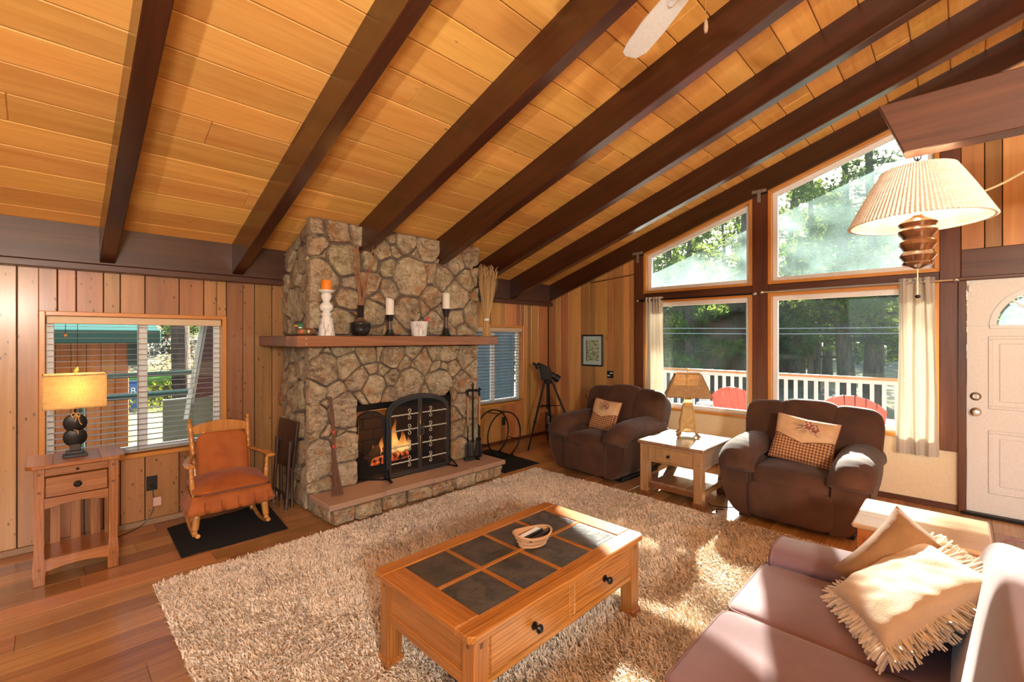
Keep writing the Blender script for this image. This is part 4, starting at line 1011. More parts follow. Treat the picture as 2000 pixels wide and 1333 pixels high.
# table lamp of two stacked discs
def shade_mat(name, c, tr=.45, em=0.0, sc=220):
    n = NT(name); n.t.nodes.remove(n.b); v = n.co((1, 1, 1), rnd=False)
    f = n.math('MULTIPLY', n.noise(n.co((.08, .08, 1), rnd=False), sc, 2), n.noise(n.co((1, 1, .1), rnd=False), sc, 2))
    col = n.ramp(f, [(.12, tuple(x * .72 for x in c)), (.36, c)])
    d = n.n('ShaderNodeBsdfDiffuse'); t = n.n('ShaderNodeBsdfTranslucent'); n.l(col, d.inputs[0]); n.l(col, t.inputs[0])
    m = n.n('ShaderNodeMixShader'); m.inputs[0].default_value = tr; n.l(d.outputs[0], m.inputs[1]); n.l(t.outputs[0], m.inputs[2]); n.l(m.outputs[0], n.out.inputs[0]); return n.m
def bulb(parent, loc, e, col=(1, .72, .40), r=.03):
    n_ = 'bulb_glass'
    if n_ not in MATS:
        q = NT(n_); q.set(Base_Color=(.9, .9, .85)); q.b.inputs['Emission Color'].default_value = (1, .78, .48, 1); q.b.inputs['Emission Strength'].default_value = 18; MATS[n_] = q.m
    MB().lathe([(.012, -.05), (.013, -.03), (.026, 0), (.030, .02), (.024, .042), (.004, .05)], 14).build('bulb', MATS[n_], parent, loc)
    ld = bpy.data.lights.new('lamp_light', 'POINT'); ld.energy = e; ld.color = col; ld.shadow_soft_size = r
    lo = bpy.data.objects.new('lamp_light', ld); C.objects.link(lo); lo.parent = parent; lo.location = (loc[0], loc[1], loc[2] + .075)
m_linen = shade_mat('linen_shade', (.86, .66, .36), .55)
def framed(m_, n_=1): return m_
tl = thing('table_lamp', 'table lamp of two dark stacked discs with rope under a rectangular linen shade', 'lamp', (.115, 4.165, H_ + .024))
m_disc = plain('dark_carved_wood', (.045, .030, .022), .55, bump=.4)
b = MB(); b.box(-.060, .060, -.040, .040, 0, .020, .003); b.box(-.045, .045, -.032, .032, .020, .042, .003); b.build('base', plain('blackened_wood', (.018, .016, .016), .4), tl)
MB().box(-.026, .026, -.02, .02, .040, .085, .004).build('neck_block', m_disc, tl)
for z in (.128, .222):
    d_ = MB().lathe([(.056, -.016), (.059, -.012), (.059, .012), (.056, .016)], 32, m=T(0, 0, z) @ RX(90)).build('disc', m_disc, tl)
    MB().lathe([(.053, -.019), (.056, -.0175), (.059, -.019), (.059, .019), (.056, .0175), (.053, .019)], 32, m=T(0, 0, z) @ RX(90)).build('disc_rim', m_knob, d_)
MB().tube([(0, 0, .175), (0, 0, .19)], .018, 12).build('joint', m_disc, tl)
MB().tube([(0, 0, .275), (0, 0, .40)], .007, 10).build('stem', m_knob, tl)
m_rope = plain('gold_rope', (.55, .30, .08), .8)
for pts in ([(-.02, -.022, .285), (.0, -.03, .288), (.022, -.024, .283)], [(-.022, -.022, .28), (-.01, -.032, .262), (.004, -.03, .282), (.016, -.033, .26), (.022, -.024, .275)], [(.004, -.03, .282), (.016, -.032, .25), (.022, -.031, .222), (.032, -.03, .208)], [(.002, -.03, .282), (.003, -.033, .25), (-.004, -.031, .232)], [(-.01, -.028, .18), (.01, -.032, .172), (.012, -.03, .15)]):
    MB().tube(smoothpath(pts, 5), .0028, 6).build('rope', m_rope, tl)
sw, sd, z0, z1 = .150, .105, .325, .545
sh = MB()
pr = lambda w, d, z: [(-w, -d, z), (w, -d, z), (w, d, z), (-w, d, z)]
v = pr(sw, sd, z0) + pr(sw, sd, z1) + pr(sw - .004, sd - .004, z0) + pr(sw - .004, sd - .004, z1)
f = []
for i in range(4): k = (i + 1) % 4; f += [(i, k, 4 + k, 4 + i), (8 + k, 8 + i, 12 + i, 12 + k), (i, 8 + i, 8 + k, k), (4 + i, 4 + k, 12 + k, 12 + i)]
sh.add(v, f); so = sh.build('shade', m_linen, tl, smooth=0)
for z in (z0, z1 - .008):
    b = MB()
    for s in (-1, 1): b.box(-sw - .001, sw + .001, s * sd - .003, s * sd + .003, z, z + .008, .001); b.box(s * sw - .003, s * sw + .003, -sd - .001, sd + .001, z, z + .008, .001)
    b.build('shade_trim', m_linen, so, smooth=0)
bulb(tl, (0, 0, .40), 2.0)
MB().grid(4, 8, lambda u, v: ((u - .5) * .022 * math.sin(PI * min(.98, v + .05)) + .012 * v, .004 * math.sin(u * PI), .545 + .05 * v)).build('leaf_finial', plain('leaf_green', (.55, .50, .12), .4), tl)
MB().tube([(0, 0, .50), (0, 0, .55)], .003, 6).build('finial_rod', m_brass, tl)

# outlet, plug, tag and lamp cord
def plate(nm, lab, loc, w, h, rz, mat, slots=True, cat='outlet', grp=None):
    t = thing(nm, lab, cat, loc, rz, grp); MB().box(-w / 2, w / 2, -.005, .0, -h / 2, h / 2, .002).build('plate', mat, t)
    if slots:
        for z in (-.02, .02): MB().lathe([(.016, 0), (.015, .002)], 14, m=RX(90)).build('socket', m_groove, t, (0, -.005, z))
    return t
m_dplate = plain('black_plate', (.015, .013, .012), .35)
plate('wall_outlet', 'black wall outlet low behind the rocking chair', (.585, YW - .004, .335), .072, .118, 0, m_dplate)
plate('wall_outlet', 'dark wall outlet seen through the iron log hoop', (4.625, YW - .004, .322), .072, .118, 0, m_dplate)
cd = thing('power_lead', 'black lamp cord with a paper tag running from the outlet to the side table', 'cord', (0, 0, 0))
MB().box(.572, .598, 4.70, 4.73, .295, .325, .004).build('plug', m_dplate, cd)
MB().tube(smoothpath([(.585, 4.705, .30), (.59, 4.69, .22), (.585, 4.685, .12), (.52, 4.67, .03), (.42, 4.62, .008), (.30, 4.56, .006), (.20, 4.50, .006), (.175, 4.44, .02), (.170, 4.40, .10), (.165, 4.385, .35), (.172, 4.38, .55), (.165, 4.38, .70)], 6), .0035, 6).build('cable', m_dplate, cd)
MB().box(.588, .640, 4.682, 4.684, .155, .225, .0004).build('paper_tag', plain('pink_tag', (.72, .48, .42), .7), cd)

# ---------------------------------------------------------------- rocking chair
m_maple = wood('golden_maple', (.40, .15, .028), (.66, .29, .07), 'z', 2.5, .25, 0, 3, 0, .5)
m_velvet = fabric('rust_velvet', (.44, .115, .014), (.31, .070, .008), .75, .15, 300, .15, 7)
rc = thing('rocking_chair', 'golden wood rocking chair with rust velvet cushions and a pleated skirt', 'chair', (1.005, 4.20, .012), -3)
def turned(nm, p0, p1, r, parent, segs=((0, .7), (.08, 1.05), (.12, .7), (.16, 1.1), (.5, 1.25), (.62, .95), (.66, 1.2), (.70, .8), (.86, 1.1), (.92, .7), (1, .9)), n=12, cap=None):
    p0, p1 = Vector(p0), Vector(p1)
    pts = []; rs = []
    for i in range(41):
        t = i / 40
        for (a, ra), (c, rc_) in zip(segs[:-1], segs[1:]):
            if a <= t <= c: rs.append(r * (ra + (rc_ - ra) * (t - a) / max(1e-6, c - a))); break
        pts.append(p0.lerp(p1, t))
    return MB().tube(pts, rs, n).build(nm, m_maple, parent)
for s in (-1, 1):
    # rocker runner
    pts = [(s * .235, -.235 + .60 * i / 20, .012 + .13 * (((i - 9) / 11.5) ** 2) * .62) for i in range(21)]
    MB().tube(pts, [.016] * 21, 8).build('rocker', m_maple, rc)
    turned('leg', (s * .245, -.145, .036), (s * .215, -.13, .30), .021, rc)
    turned('leg', (s * .215, .20, .03), (s * .19, .19, .30), .019, rc)
    bp = turned('back_post', (s * .185, .19, .30), (s * .212, .345, .80), .019, rc, ((0, 1), (.06, .8), (.10, 1.15), (.14, .8), (.3, 1.1), (.36, .8), (.40, 1.15), (.44, .85), (.56, 1.15), (.62, .85), (.66, 1.15), (.72, .85), (.76, 1.1), (.88, .95), (.92, 1.1), (1, 1.0)))
    MB().lathe([(.012, 0), (.009, .008), (.017, .022), (.016, .034), (.004, .044)], 14).build('finial', m_maple, bp, (s * .213, .347, .80))
    # arm
    b = MB(); ar = smoothpath([(s * .20, .27, .555), (s * .245, .12, .56), (s * .275, -.05, .563), (s * .272, -.17, .560)], 5)
    b.tube(ar, [.022, .023, .024, .025, .026, .027, .028, .029, .030, .031, .032, .033, .033, .034, .034, .030][:len(ar)], 12, flat=1.0)
    b.v = [(p[0], p[1], .56 + (p[2] - .56) * .42) for p in b.v]; b.build('arm', m_maple, rc)
    turned('arm_post', (s * .245, -.10, .30), (s * .262, -.09, .552), .014, rc)
    turned('stretcher', (s * .225, -.13, .17), (s * .205, .19, .16), .011, rc)
turned('stretcher', (-.225, -.135, .20), (.225, -.135, .20), .011, rc)
b = MB(); n_ = 24
for j in range(n_):
    x0, x1 = -.20 + .40 * j / n_, -.20 + .40 * (j + 1) / n_
    f_ = lambda x: .775 + .040 * (1 - (x / .20) ** 2)
    b.prism([(x0, .715), (x1, .715), (x1, f_(x1)), (x0, f_(x0))], .318, .340, axis='y')
b.build('crest_rail', m_maple, rc, smooth=40)
for x in (-.12, -.04, .04, .12): turned('spindle', (x * .85, .195, .31), (x, .325, .73), .010, rc)
MB().box(-.235, .235, -.18, .22, .285, .315, .01).build('seat_board', m_maple, rc)
# back cushion: five-by-three tufts
def tuft(x, z, tx, tz, d):
    s_ = 0
    for a in tx:
        for c in tz: s_ += math.exp(-(((x - a) / .035) ** 2 + ((z - c) / .035) ** 2))
    l = sum(math.exp(-((x - a) / .02) ** 2) for a in tx) * .35 + sum(math.exp(-((z - c) / .02) ** 2) for c in tz) * .35
    return d * (s_ + l * .6)
def bc(x, y, z):
    zz = z
    if y < 0: y = y + tuft(x, z, (-.065, .065), (-.07, .08), .020)
    return (x, y, z)
M_ = T(0, .21, .53) @ RX(-17)
MB().sup(.185, .048, .205, .35, .42, 44, 30, m=M_, fx=bc).build('back_cushion', m_velvet, rc)
def sc_(x, y, z):
    t_ = max(abs(x) / .255, abs(y) / .215)
    return (x * (1 + .05 * abs(y) / .2), y * (1 + .06 * (abs(x) / .25) ** 2), z * (1.15 - .75 * t_ ** 3) + .008 * noise.noise(Vector((x * 9, y * 9, 0))))
MB().sup(.255, .215, .062, .9, .38, 44, 18, m=T(0, -.01, .372) @ RX(3), fx=sc_).build('seat_cushion', m_velvet, rc)
# box pleated skirt: front and both sides
def skirt():
    path = [(-.245, .17), (-.255, -.175), (.255, -.175), (.245, .17)]; P = []
    for (a, c) in zip(path[:-1], path[1:]):
        L = math.hypot(c[0] - a[0], c[1] - a[1]); k = int(L / .012)
        for i in range(k): P.append((a[0] + (c[0] - a[0]) * i / k, a[1] + (c[1] - a[1]) * i / k))
    P.append(path[-1]); n = len(P); b = MB(); v = []; f = []
    for j, (z, fl) in enumerate(((.335, 0.0), (.29, .25), (.245, .7), (.205, 1.0))):
        acc = 0
        for i, p in enumerate(P):
            q = P[min(i + 1, n - 1)]; o_ = P[max(i - 1, 0)]; t = Vector((q[0] - o_[0], q[1] - o_[1])).normalized(); nn = Vector((t.y, -t.x))
            acc = i * .012; ph = (acc % .105) / .105
            pl = 1.0 if .12 < ph < .88 else -0.6
            v.append((p[0] + nn.x * (.012 + fl * (.030 + .012 * pl)), p[1] + nn.y * (.012 + fl * (.030 + .012 * pl)), z))
    for j in range(3):
        for i in range(n - 1): f.append((j * n + i, (j + 1) * n + i, (j + 1) * n + i + 1, j * n + i + 1))
    b.add(v, f); return solid(b.build('skirt', m_velvet, rc, smooth=25), .004)
skirt()
def mat_obj(lab, pts, curl, mat):
    """thin floor mat through four corners with a slight wave at the edges"""
    A, B, Cc, D = [Vector((*p, 0)) for p in pts]
    def fn(u, v):
        p = (A.lerp(B, u)).lerp(D.lerp(Cc, u), v); w = .010 * (math.sin(u * 9) * (abs(v - .5) * 2) ** 6) * curl
        return (p.x, p.y, .004 + max(0, w) + .004 * curl * (abs(u - .5) * 2) ** 12)
    b = MB().grid(24, 14, fn); o = solid(b.build('floor_mat', mat), .006, -1); return tag(o, lab, 'mat', 'black floor mats')
m_matb = fabric('black_felt', (.005, .005, .005), (.003, .003, .003), 1.0, 0, 300, .2)
mat_obj('black mat on the floor under the rocking chair', [(.636, 3.84), (1.33, 3.82), (1.40, 4.55), (.655, 4.52)], 1, m_matb)
mat_obj('black mat on the floor under the iron log hoop', [(3.60, 3.66), (4.19, 3.66), (4.25, 4.60), (3.62, 4.60)], 0, m_matb)

# ---------------------------------------------------------------- folded tray table against the chimney side
m_umber = wood('dark_umber', (.030, .012, .007), (.065, .026, .014), 'z', 1.5, .4, 0, 3, 0, .2)
ty = thing('folding_tray_table', 'folded dark brown tray table leaning beside the chimney', 'folding table', (1.475, 4.43, 0), 0, None)
MB().box(-.012, .012, -.20, .20, .355, .775, .006).build('tray_top', m_umber, ty, (0, 0, 0), (0, R(6), R(3)))
for y in (-.16, .16):
    l_ = MB().tube([(.03, y, .60), (-.005, y * 1.02, .0)], .015, 6).build('leg', m_umber, ty); MB().tube([(.05, y * .85, .60), (.055, y * .85, .0)], .015, 6).build('leg', m_umber, ty)
MB().tube([(.004, -.16, .12), (.004, .16, .12)], .010, 6).build('stretcher', m_umber, ty)
MB().lathe([(.009, 0), (.007, .004)], 8, m=RX(90)).build('bolt', m_steel, ty, (.035, -.176, .36))

# ---------------------------------------------------------------- log hoop
lh = thing('log_hoop', 'black iron double hoop log holder standing on the mat', 'log holder', (3.985, 4.17, .004), 0)
for y in (-.11, .11):
    MB().tube([(.285 * math.cos(R(a)), y, .315 + .285 * math.sin(R(a))) for a in range(0, 361, 10)], .009, 8, cap=False).build('hoop', m_black, lh)
    for s in (-1, 1): MB().tube([(s * .13, y, .062), (s * .17, y, .0)], .008, 6).build('foot', m_black, lh)
for a in (250, 290, 200, 340, 70, 110):
    x, z = .285 * math.cos(R(a)), .315 + .285 * math.sin(R(a)); MB().tube([(x, -.11, z), (x, .11, z)], .006, 6).build('cross_bar', m_black, lh)

# ---------------------------------------------------------------- telescope
tp = thing('telescope', 'black telescope on a tripod standing in the corner', 'telescope', (5.05, 4.26, 0))
m_tube = plain('gunmetal_tube', (.028, .028, .030), .35, .5); A0 = Vector((0, 0, .90))
feet = [(-.50, -.08, 0), (.26, .14, 0), (.22, -.38, 0)]
for f_ in feet:
    a = A0 + Vector((f_[0], f_[1], 0)) * .16; F_ = Vector(f_); m1 = a.lerp(F_, .6)
    l_ = MB().tube([a, m1], .016, 8).build('leg', m_tube, tp); MB().tube([a.lerp(F_, .55), F_], .011, 8).build('lower_leg', m_black, l_); MB().lathe([(.021, -.015), (.021, .015)], 10).build('clamp', m_black, l_, tuple(m1))
    b = MB().tube([(0, 0, .55), a.lerp(F_, .38)], .006, 6); b.build('spreader', m_black, tp)
MB().tube([(0, 0, .50), (0, 0, .88)], .016, 10).build('centre_column', m_black, tp)
MB().lathe([(.03, .86), (.065, .875), (.07, .90), (.055, .925), (.05, .95)], 20).build('tripod_head', m_tube, tp)
MB().lathe([(.10, .545), (.10, .555)], 3).build('accessory_tray', m_black, tp)
b = MB().box(-.035, .035, -.02, .02, .20, .46, .008); bx_ = b.build('battery_pouch', m_dplate, tp)
b = MB()
for i in range(4):
    for j in range(3): b.box(-.024 + j * .018, -.014 + j * .018, -.0215, -.0205, .29 + i * .03, .305 + i * .03, .0005)
b.build('lettering', m_white, bx_)
MB().tube([(0, 0, .05), (0, 0, .20)], .012, 8).build('strap', m_black, tp)
D_ = Vector((.52, -.42, -.42)).normalized(); c_ = Vector((-.02, .02, 1.05))
b = MB().prism([(-.12, .93), (.05, .93), (.06, 1.0), (.03, 1.10), (-.10, 1.16), (-.16, 1.10)], -.02, .02, axis='y', ch=.006); b.build('fork_arm', m_tube, tp, (-.03, -.04, 0), (0, 0, R(-20)))
q = D_.to_track_quat('Z', 'Y').to_matrix().to_4x4()
MB().lathe([(.040, -.16), (.047, -.15), (.047, .16), (.056, .165), (.056, .23), (.050, .232)], 24, m=Matrix.Translation(c_) @ q).build('optical_tube', m_tube, tp)
MB().lathe([(.001, .225), (.050, .225), (.048, .218)], 20, m=Matrix.Translation(c_) @ q).build('front_cap', plain('grey_cap', (.20, .20, .19), .35), tp)
MB().lathe([(.018, -.22), (.02, -.155), (.024, -.15)], 12, m=Matrix.Translation(c_) @ q).build('eyepiece', m_black, tp)
MB().lathe([(.014, -.10), (.016, -.05), (.016, .02), (.018, .03)], 12, m=Matrix.Translation(c_ + Vector((-.02, .02, .065))) @ q).build('finder', m_black, tp)

# ---------------------------------------------------------------- picture and switch on the gable wall
pf = thing('framed_picture', 'small black framed picture with white mat on the panelled wall', 'picture', (XG + .012, 3.874, 1.345), -90)
w, h = .185, .232
for (a, c, e, g) in ((-w, w, h - .022, h), (-w, w, -h, -h + .022), (-w, -w + .022, -h + .022, h - .022), (w - .022, w, -h + .022, h - .022)): MB().box(a, c, -.028, 0, e, g, .004).build('frame_bar', m_ebony, pf, smooth=0)
MB().box(-w + .02, w - .02, -.010, -.004, -h + .02, h - .02, 0).build('mat_board', m_white, pf)
def print_mat():
    n = NT('landscape_print'); v = n.co((1, 1, 1), rnd=False); f = n.noise(n.co((1, 1, 3.5), rnd=False), 14, 4); g = n.noise(v, 60, 4)
    n.base(n.mix(n.ramp(f, [(.42, (0, 0, 0)), (.54, (1, 1, 1))]), (.30, .26, .15), n.mix(g, (.80, .76, .55), (.70, .62, .38)))); n.set(Roughness=.4); return n.m
MB().box(-.105, .115, -.0125, -.010, -.155, .150, 0).build('print', print_mat(), pf)
MB().box(-.115, -.095, -.0135, -.0100, -.160, .155, 0).build('print_edge', plain('taupe_paper', (.26, .20, .15), .7), pf)
MB().box(-w + .018, w - .018, -.018, -.017, -h + .018, h - .018, 0).build('glazing', m_glass, pf)
sw_ = plate('light_switch', 'black double light switch plate below the framed picture', (XG + .012, 3.577, 1.006), .104, .104, -90, m_dplate, False, 'switch')
for x, z in ((.022, .020), (-.022, -.018)): MB().box(x - .022, x + .022, -.012, -.004, z - .007, z + .007, .002).build('toggle', m_vinyl, sw_)
# ---------------------------------------------------------------- recliners
m_rec = fabric('chocolate_plush', (.088, .034, .015), (.050, .019, .0085), .85, .10, 400, .2, 5, wr=.5)
m_flap = None
def recliner(lab, loc, rz, grp):
    t = thing('recliner', lab, 'armchair', loc, rz, grp)
    # local: x across, -y towards the front, z up
    b = MB(); b.box(-.40, .40, -.42, .42, .035, .30, .03); b.build('base', m_rec, t, smooth=40)
    def ftf(x, y, z): return (x * (1 - .02 * (z < 0)), y, z)
    MB().sup(.30, .05, .145, .25, .25, 40, 20, m=T(0, -.455, .195), fx=ftf).build('footrest_panel', m_rec, t)
    def seatf(x, y, z):
        zz = z + .018 * (1 - (x / .31) ** 2) * (z > 0) - .02 * max(0, (y + .1)) ; 
        if y < -.25: zz -= .05 * ((-y - .25) / .12) ** 2 * (z > 0)
        return (x, y, zz + .004 * noise.noise(Vector((x * 8, y * 8, z * 4))))
    MB().sup(.305, .39, .095, .38, .32, 48, 22, m=T(0, -.11, .350), fx=seatf).build('seat_cushion', m_rec, t)
    for s in (-1, 1):
        # barrel arm: bulges out at elbow height, tucks in at the floor
        prof = [(.27, .045), (.365, .045), (.435, .10), (.488, .20), (.515, .32), (.525, .43), (.515, .50), (.46, .55), (.36, .55), (.295, .50), (.28, .40), (.275, .25)]
        ys = [(-.475, .90), (-.490, .97), (-.470, 1.0), (-.2, 1.0), (.2, 1.0), (.40, .97), (.44, .88)]
        cx, cz = .39, .30; b = MB(); v = []; f = []; n = len(prof); P = [Vector((p[0], 0, p[1])) for p in prof]
        sm = smoothpath(P + [P[0]], 4)[:-1]; n = len(sm)
        for y, sc in ys:
            for p in sm: v.append((s * (cx + (p.x - cx) * sc), y, cz + (p.z - cz) * (sc if p.z > .2 else (.5 + .5 * sc))))
        for j in range(len(ys) - 1):
            for i in range(n):
                k = (i + 1) % n; q = (j * n + i, j * n + k, (j + 1) * n + k, (j + 1) * n + i); f.append(q if s > 0 else tuple(reversed(q)))
        e0 = tuple(range(n)); e1 = tuple(range((len(ys) - 1) * n, len(ys) * n)); f += [tuple(reversed(e0)), e1] if s > 0 else [e0, tuple(reversed(e1))]
        b.add(v, f); b.build('arm', m_rec, t, smooth=50)
        # padded arm roll that droops over the front
        path = smoothpath([(s * .40, .34, .545), (s * .40, .10, .568), (s * .405, -.18, .572), (s * .405, -.36, .555), (s * .40, -.480, .495), (s * .39, -.520, .415)], 6)
        b = MB(); v = []; f = []; K = 22; n_p = len(path)
        for i, p in enumerate(path):
            tg = (path[min(i + 1, n_p - 1)] - path[max(i - 1, 0)]).normalized(); up = Vector((1, 0, 0)).cross(tg); up = up if up.z > 0 or abs(tg.y) < .3 else -up
            if tg.y < 0: up = -Vector((1, 0, 0)).cross(-tg) if False else Vector((0, tg.z, -tg.y)).normalized()
            else: up = Vector((0, -tg.z, tg.y)).normalized()
            e = i / (n_p - 1); hw = .152 * (1 - .06 * e) * (.75 if i == 0 else 1); hh = .080 * (.6 if i == 0 else 1) * (1 - .28 * e)
            if i == n_p - 1: hw *= .72; hh *= .5
            puck = 1 + .03 * math.sin(i * 2.1)
            for k in range(K):
                a = 2 * PI * k / K; c_, s_ = math.cos(a), math.sin(a)
                x = hw * math.copysign(abs(c_) ** .75, c_); z = hh * math.copysign(abs(s_) ** .8, s_) * puck - (.045 * (abs(x) / hw) ** 2.2)
                v.append(p + Vector((1, 0, 0)) * x + up * z)
        for j in range(n_p - 1):
            for k in range(K):
                q = (k + 1) % K; f.append((j * K + k, (j + 1) * K + k, (j + 1) * K + q, j * K + q))
        f += [tuple(range(K)), tuple(reversed(range((n_p - 1) * K, n_p * K)))]
        b.add(v, f); b.build('arm_pad', m_rec, t, smooth=60)
    # back: three puffed columns with a pinch at lumbar height
    lean = T(0, .320, .625) @ RX(-19)
    def backf(x0, hw, topz):
        def fn(x, y, z):
            pin = .030 * math.exp(-((z + .03) / .035) ** 2) * (y < 0) + .02 * math.exp(-((z + .19) / .03) ** 2) * (y < 0)
            yy = y * (1.0 - .15 * (z / .34) ** 2) + pin + .006 * noise.noise(Vector((x * 9 + x0, z * 7, 0)))
            if z > .15: yy += -.03 * ((z - .15) / .19)
            xx = x * (1 + .02 * math.sin(z * 8))
            return (xx, yy, z + (topz * (1 - (x / hw) ** 2) if z > 0 else 0) * (z / .33))
        return fn
    MB().sup(.270, .175, .312, .50, .36, 44, 34, m=lean, fx=backf(0, .27, .014)).build('back_cushion', m_rec, t)
    for s in (-1, 1):
        MB().sup(.200, .168, .300, .50, .44, 36, 30, m=lean @ T(s * .325, .004, -.010) @ RY(s * 1.5) @ RZ(s * 9), fx=backf(s, .2, .004)).build('back_wing', m_rec, t)
    MB().box(-.42, .42, .36, .45, .04, .62, .05, m=RX(-4)).build('back_panel', m_rec, t, smooth=40)
    for s in (-1, 1): MB().box(s * .36 - .05, s * .36 + .05, -.36, .36, 0, .04, .006).build('glide_rail', m_black, t)
    return t
recliner('brown plush recliner in the corner below the framed picture', (4.61, 2.93, 0), -90 - 3, 'brown recliners')
recliner('brown sunlit plush recliner standing nearer the front door', (4.60, .985, 0), -90 + 1, 'brown recliners')

# throw pillows with a printed flap over houndstooth
def check_mat():
    n = NT('houndstooth_check'); tc = n.n('ShaderNodeTexCoord'); sp = n.n('ShaderNodeSeparateXYZ'); n.l(tc.outputs['Object'], sp.inputs[0])
    def stripe(o, fr, ph=0):
        return n.math('GREATER_THAN', n.math('FRACT', n.math('ADD', n.math('MULTIPLY', o, fr), ph)), .5)
    a = stripe(sp.outputs['X'], 42); c = stripe(sp.outputs['Z'], 42); s_ = n.math('MULTIPLY', n.math('ADD', a, c), .5)
    col = n.ramp(s_, [(.0, (.62, .36, .14)), (.49, (.36, .15, .06)), (.9, (.07, .02, .012))], 'CONSTANT')
    col = n.mix(.10, col, (.5, .2, .1)); n.base(col); n.set(Roughness=.9); n.bump(n.noise(n.co(rnd=False), 400, 2), .3, .002); return n.m
def flap_mat():
    n = NT('pine_print'); v = n.co((1, 1, 1), rnd=False); tc = n.n('ShaderNodeTexCoord')
    f = n.noise(v, 9, 4); n.base(n.mix(n.ramp(f, [(.4, (0, 0, 0)), (.62, (1, 1, 1))]), (.56, .33, .17), (.66, .42, .23))); n.set(Roughness=.85); return n.m
m_check, m_flapm = check_mat(), flap_mat(); m_cone = plain('pine_cone_print', (.28, .08, .045), .8); m_need = plain('pine_needle_print', (.10, .11, .09), .8); m_pipe = plain('rust_piping', (.20, .055, .025), .8); m_snow = plain('cone_light_print', (.60, .36, .26), .8)
def lumbar(lab, loc, rot, w, h, cone_x):
    t = thing('throw_pillow', lab, 'pillow', loc, 0, 'printed flap pillows', rot)
    TH = .065
    def surf(u, v, off=0):                                             # front face of the pillow, u, v in -1..1
        e = max(0, 1 - u ** 4) ** .5 * max(0, 1 - v ** 4) ** .5
        pin = 1 - .07 * (1 - abs(v)) * (abs(u) > 0) * abs(u) ** 3; pin2 = 1 - .06 * (1 - abs(u)) * abs(v) ** 3
        return (u * w / 2 * pin, -TH * e - off, v * h / 2 * pin2)
    b = MB().grid(28, 28, lambda a, c: surf(2 * a - 1, 2 * c - 1)); b.build('front', m_check, t, smooth=60)
    b = MB().grid(28, 28, lambda a, c: (lambda p: (p[0], -p[1] * .8, p[2]))(surf(1 - 2 * a, 2 * c - 1))); b.build('back', m_pipe, t, smooth=60)
    ed = [surf(u, v) for u, v in [(-1 + 2 * i / 20, -1) for i in range(20)] + [(1, -1 + 2 * i / 20) for i in range(20)] + [(1 - 2 * i / 20, 1) for i in range(20)] + [(-1, 1 - 2 * i / 20) for i in range(21)]]
    MB().tube(ed, .0055, 6, cap=False).build('piping', m_pipe, t)
    vb = lambda u: .12 - .30 * (1 - abs(u)) ** 1.2                     # lower edge of the pointed flap
    b = MB().grid(30, 14, lambda a, c: surf(2 * a - 1, vb(2 * a - 1) + (1 - vb(2 * a - 1)) * c, .004 + .003 * (c < .05))); fl_ = b.build('flap', m_flapm, t, smooth=60)
    MB().tube([surf(-1 + 2 * i / 30, vb(-1 + 2 * i / 30), .006) for i in range(31)], .003, 6).build('flap_piping', m_pipe, fl_)
    rr = random.Random(int(cone_x * 100) + 5); b = MB(); c0, c1 = cone_x, .55
    for i in range(34):
        a = rr.random() * 2 * PI; L = rr.uniform(.25, .62); p = [surf(max(-.95, min(.95, c0 + .1 * math.cos(a) + L * k * math.cos(a) * .8)), max(.2, min(.95, c1 + L * k * math.sin(a))), .0062) for k in (0, .5, 1)]; b.tube(p, [.0014, .0012, .0005], 4)
    b.build('needle_print', m_need, fl_)
    b = MB(); b2 = MB()
    for k in range(2):
        ox, oz = (c0 - .02, c1 + .08) if k == 0 else (c0 + .20, c1 - .02)
        for i in range(16):
            a = i * 2.4; r_ = .17 * math.sqrt((i + .5) / 16); u, v = ox + r_ * math.cos(a) * .75, oz + r_ * math.sin(a) * 1.1; p = surf(u, min(.93, v), .0065)
            (b if i % 3 else b2).sup(.0105, .002, .0085, 1, 1, 8, 6, m=T(*p))
    b.build('cone_print', m_cone, fl_); b2.build('cone_highlight_print', m_snow, fl_)
    return t
lumbar('square pillow with pine cone flap on the recliner in the corner', (4.585, 2.985, .615), (R(-20), R(4), R(-93)), .37, .37, .02)
lumbar('wide pillow with pine cone flap tilted on the sunlit recliner', (4.56, .965, .640), (R(-22), R(7), R(-90)), .47, .40, .10)

# ---------------------------------------------------------------- end table and its lamp
m_etop = wood('end_table_top', (.16, .085, .045), (.30, .17, .095), 'y', 2.2, .22, 0, 5, 0, .5)
m_eoak = wood('end_table_oak', (.22, .115, .045), (.41, .225, .095), 'z', 2.2, .36, .2, 5, 0, .2, grain=1.3)
et = thing('end_table', 'square oak end table with drawer and low shelf between the recliners', 'end table', (4.36, 1.925, 0), -90)
# local: x across (width .62), -y front
W, D, H_ = .315, .345, .512
for x in (-W + .055, W - .055):
    for y in (-D + .055, D - .055):
        lg = MB().box(-.040, .040, -.040, .040, .05, H_, .004).build('leg', m_eoak, et, (x, y, 0)); MB().box(-.050, .050, -.050, .050, 0, .055, .006).build('foot', m_oakd, lg)
        MB().box(-.032, -.012, -.046, -.040, .055, H_ - .01, .002).build('leg_bead', m_eoak, lg)
        for z in (.09, H_ - .12): MB().lathe([(.006, 0), (.005, .002)], 8, m=RX(90)).build('peg', m_oakd, lg, (.012, -.040, z))
MB().box(-W - .005, W + .005, -D - .005, D + .005, H_, H_ + .028, .007).build('table_top', m_etop, et)
for y in (-D + .03, D - .03): MB().box(-W + .095, W - .095, y - .012, y + .012, H_ - .165, H_, .003).build('apron', m_eoak, et)
for s in (-1, 1): MB().box(s * (W - .03) - .012, s * (W - .03) + .012, -D + .095, D - .095, H_ - .165, H_, .003).build('side_panel', m_eoak, et)
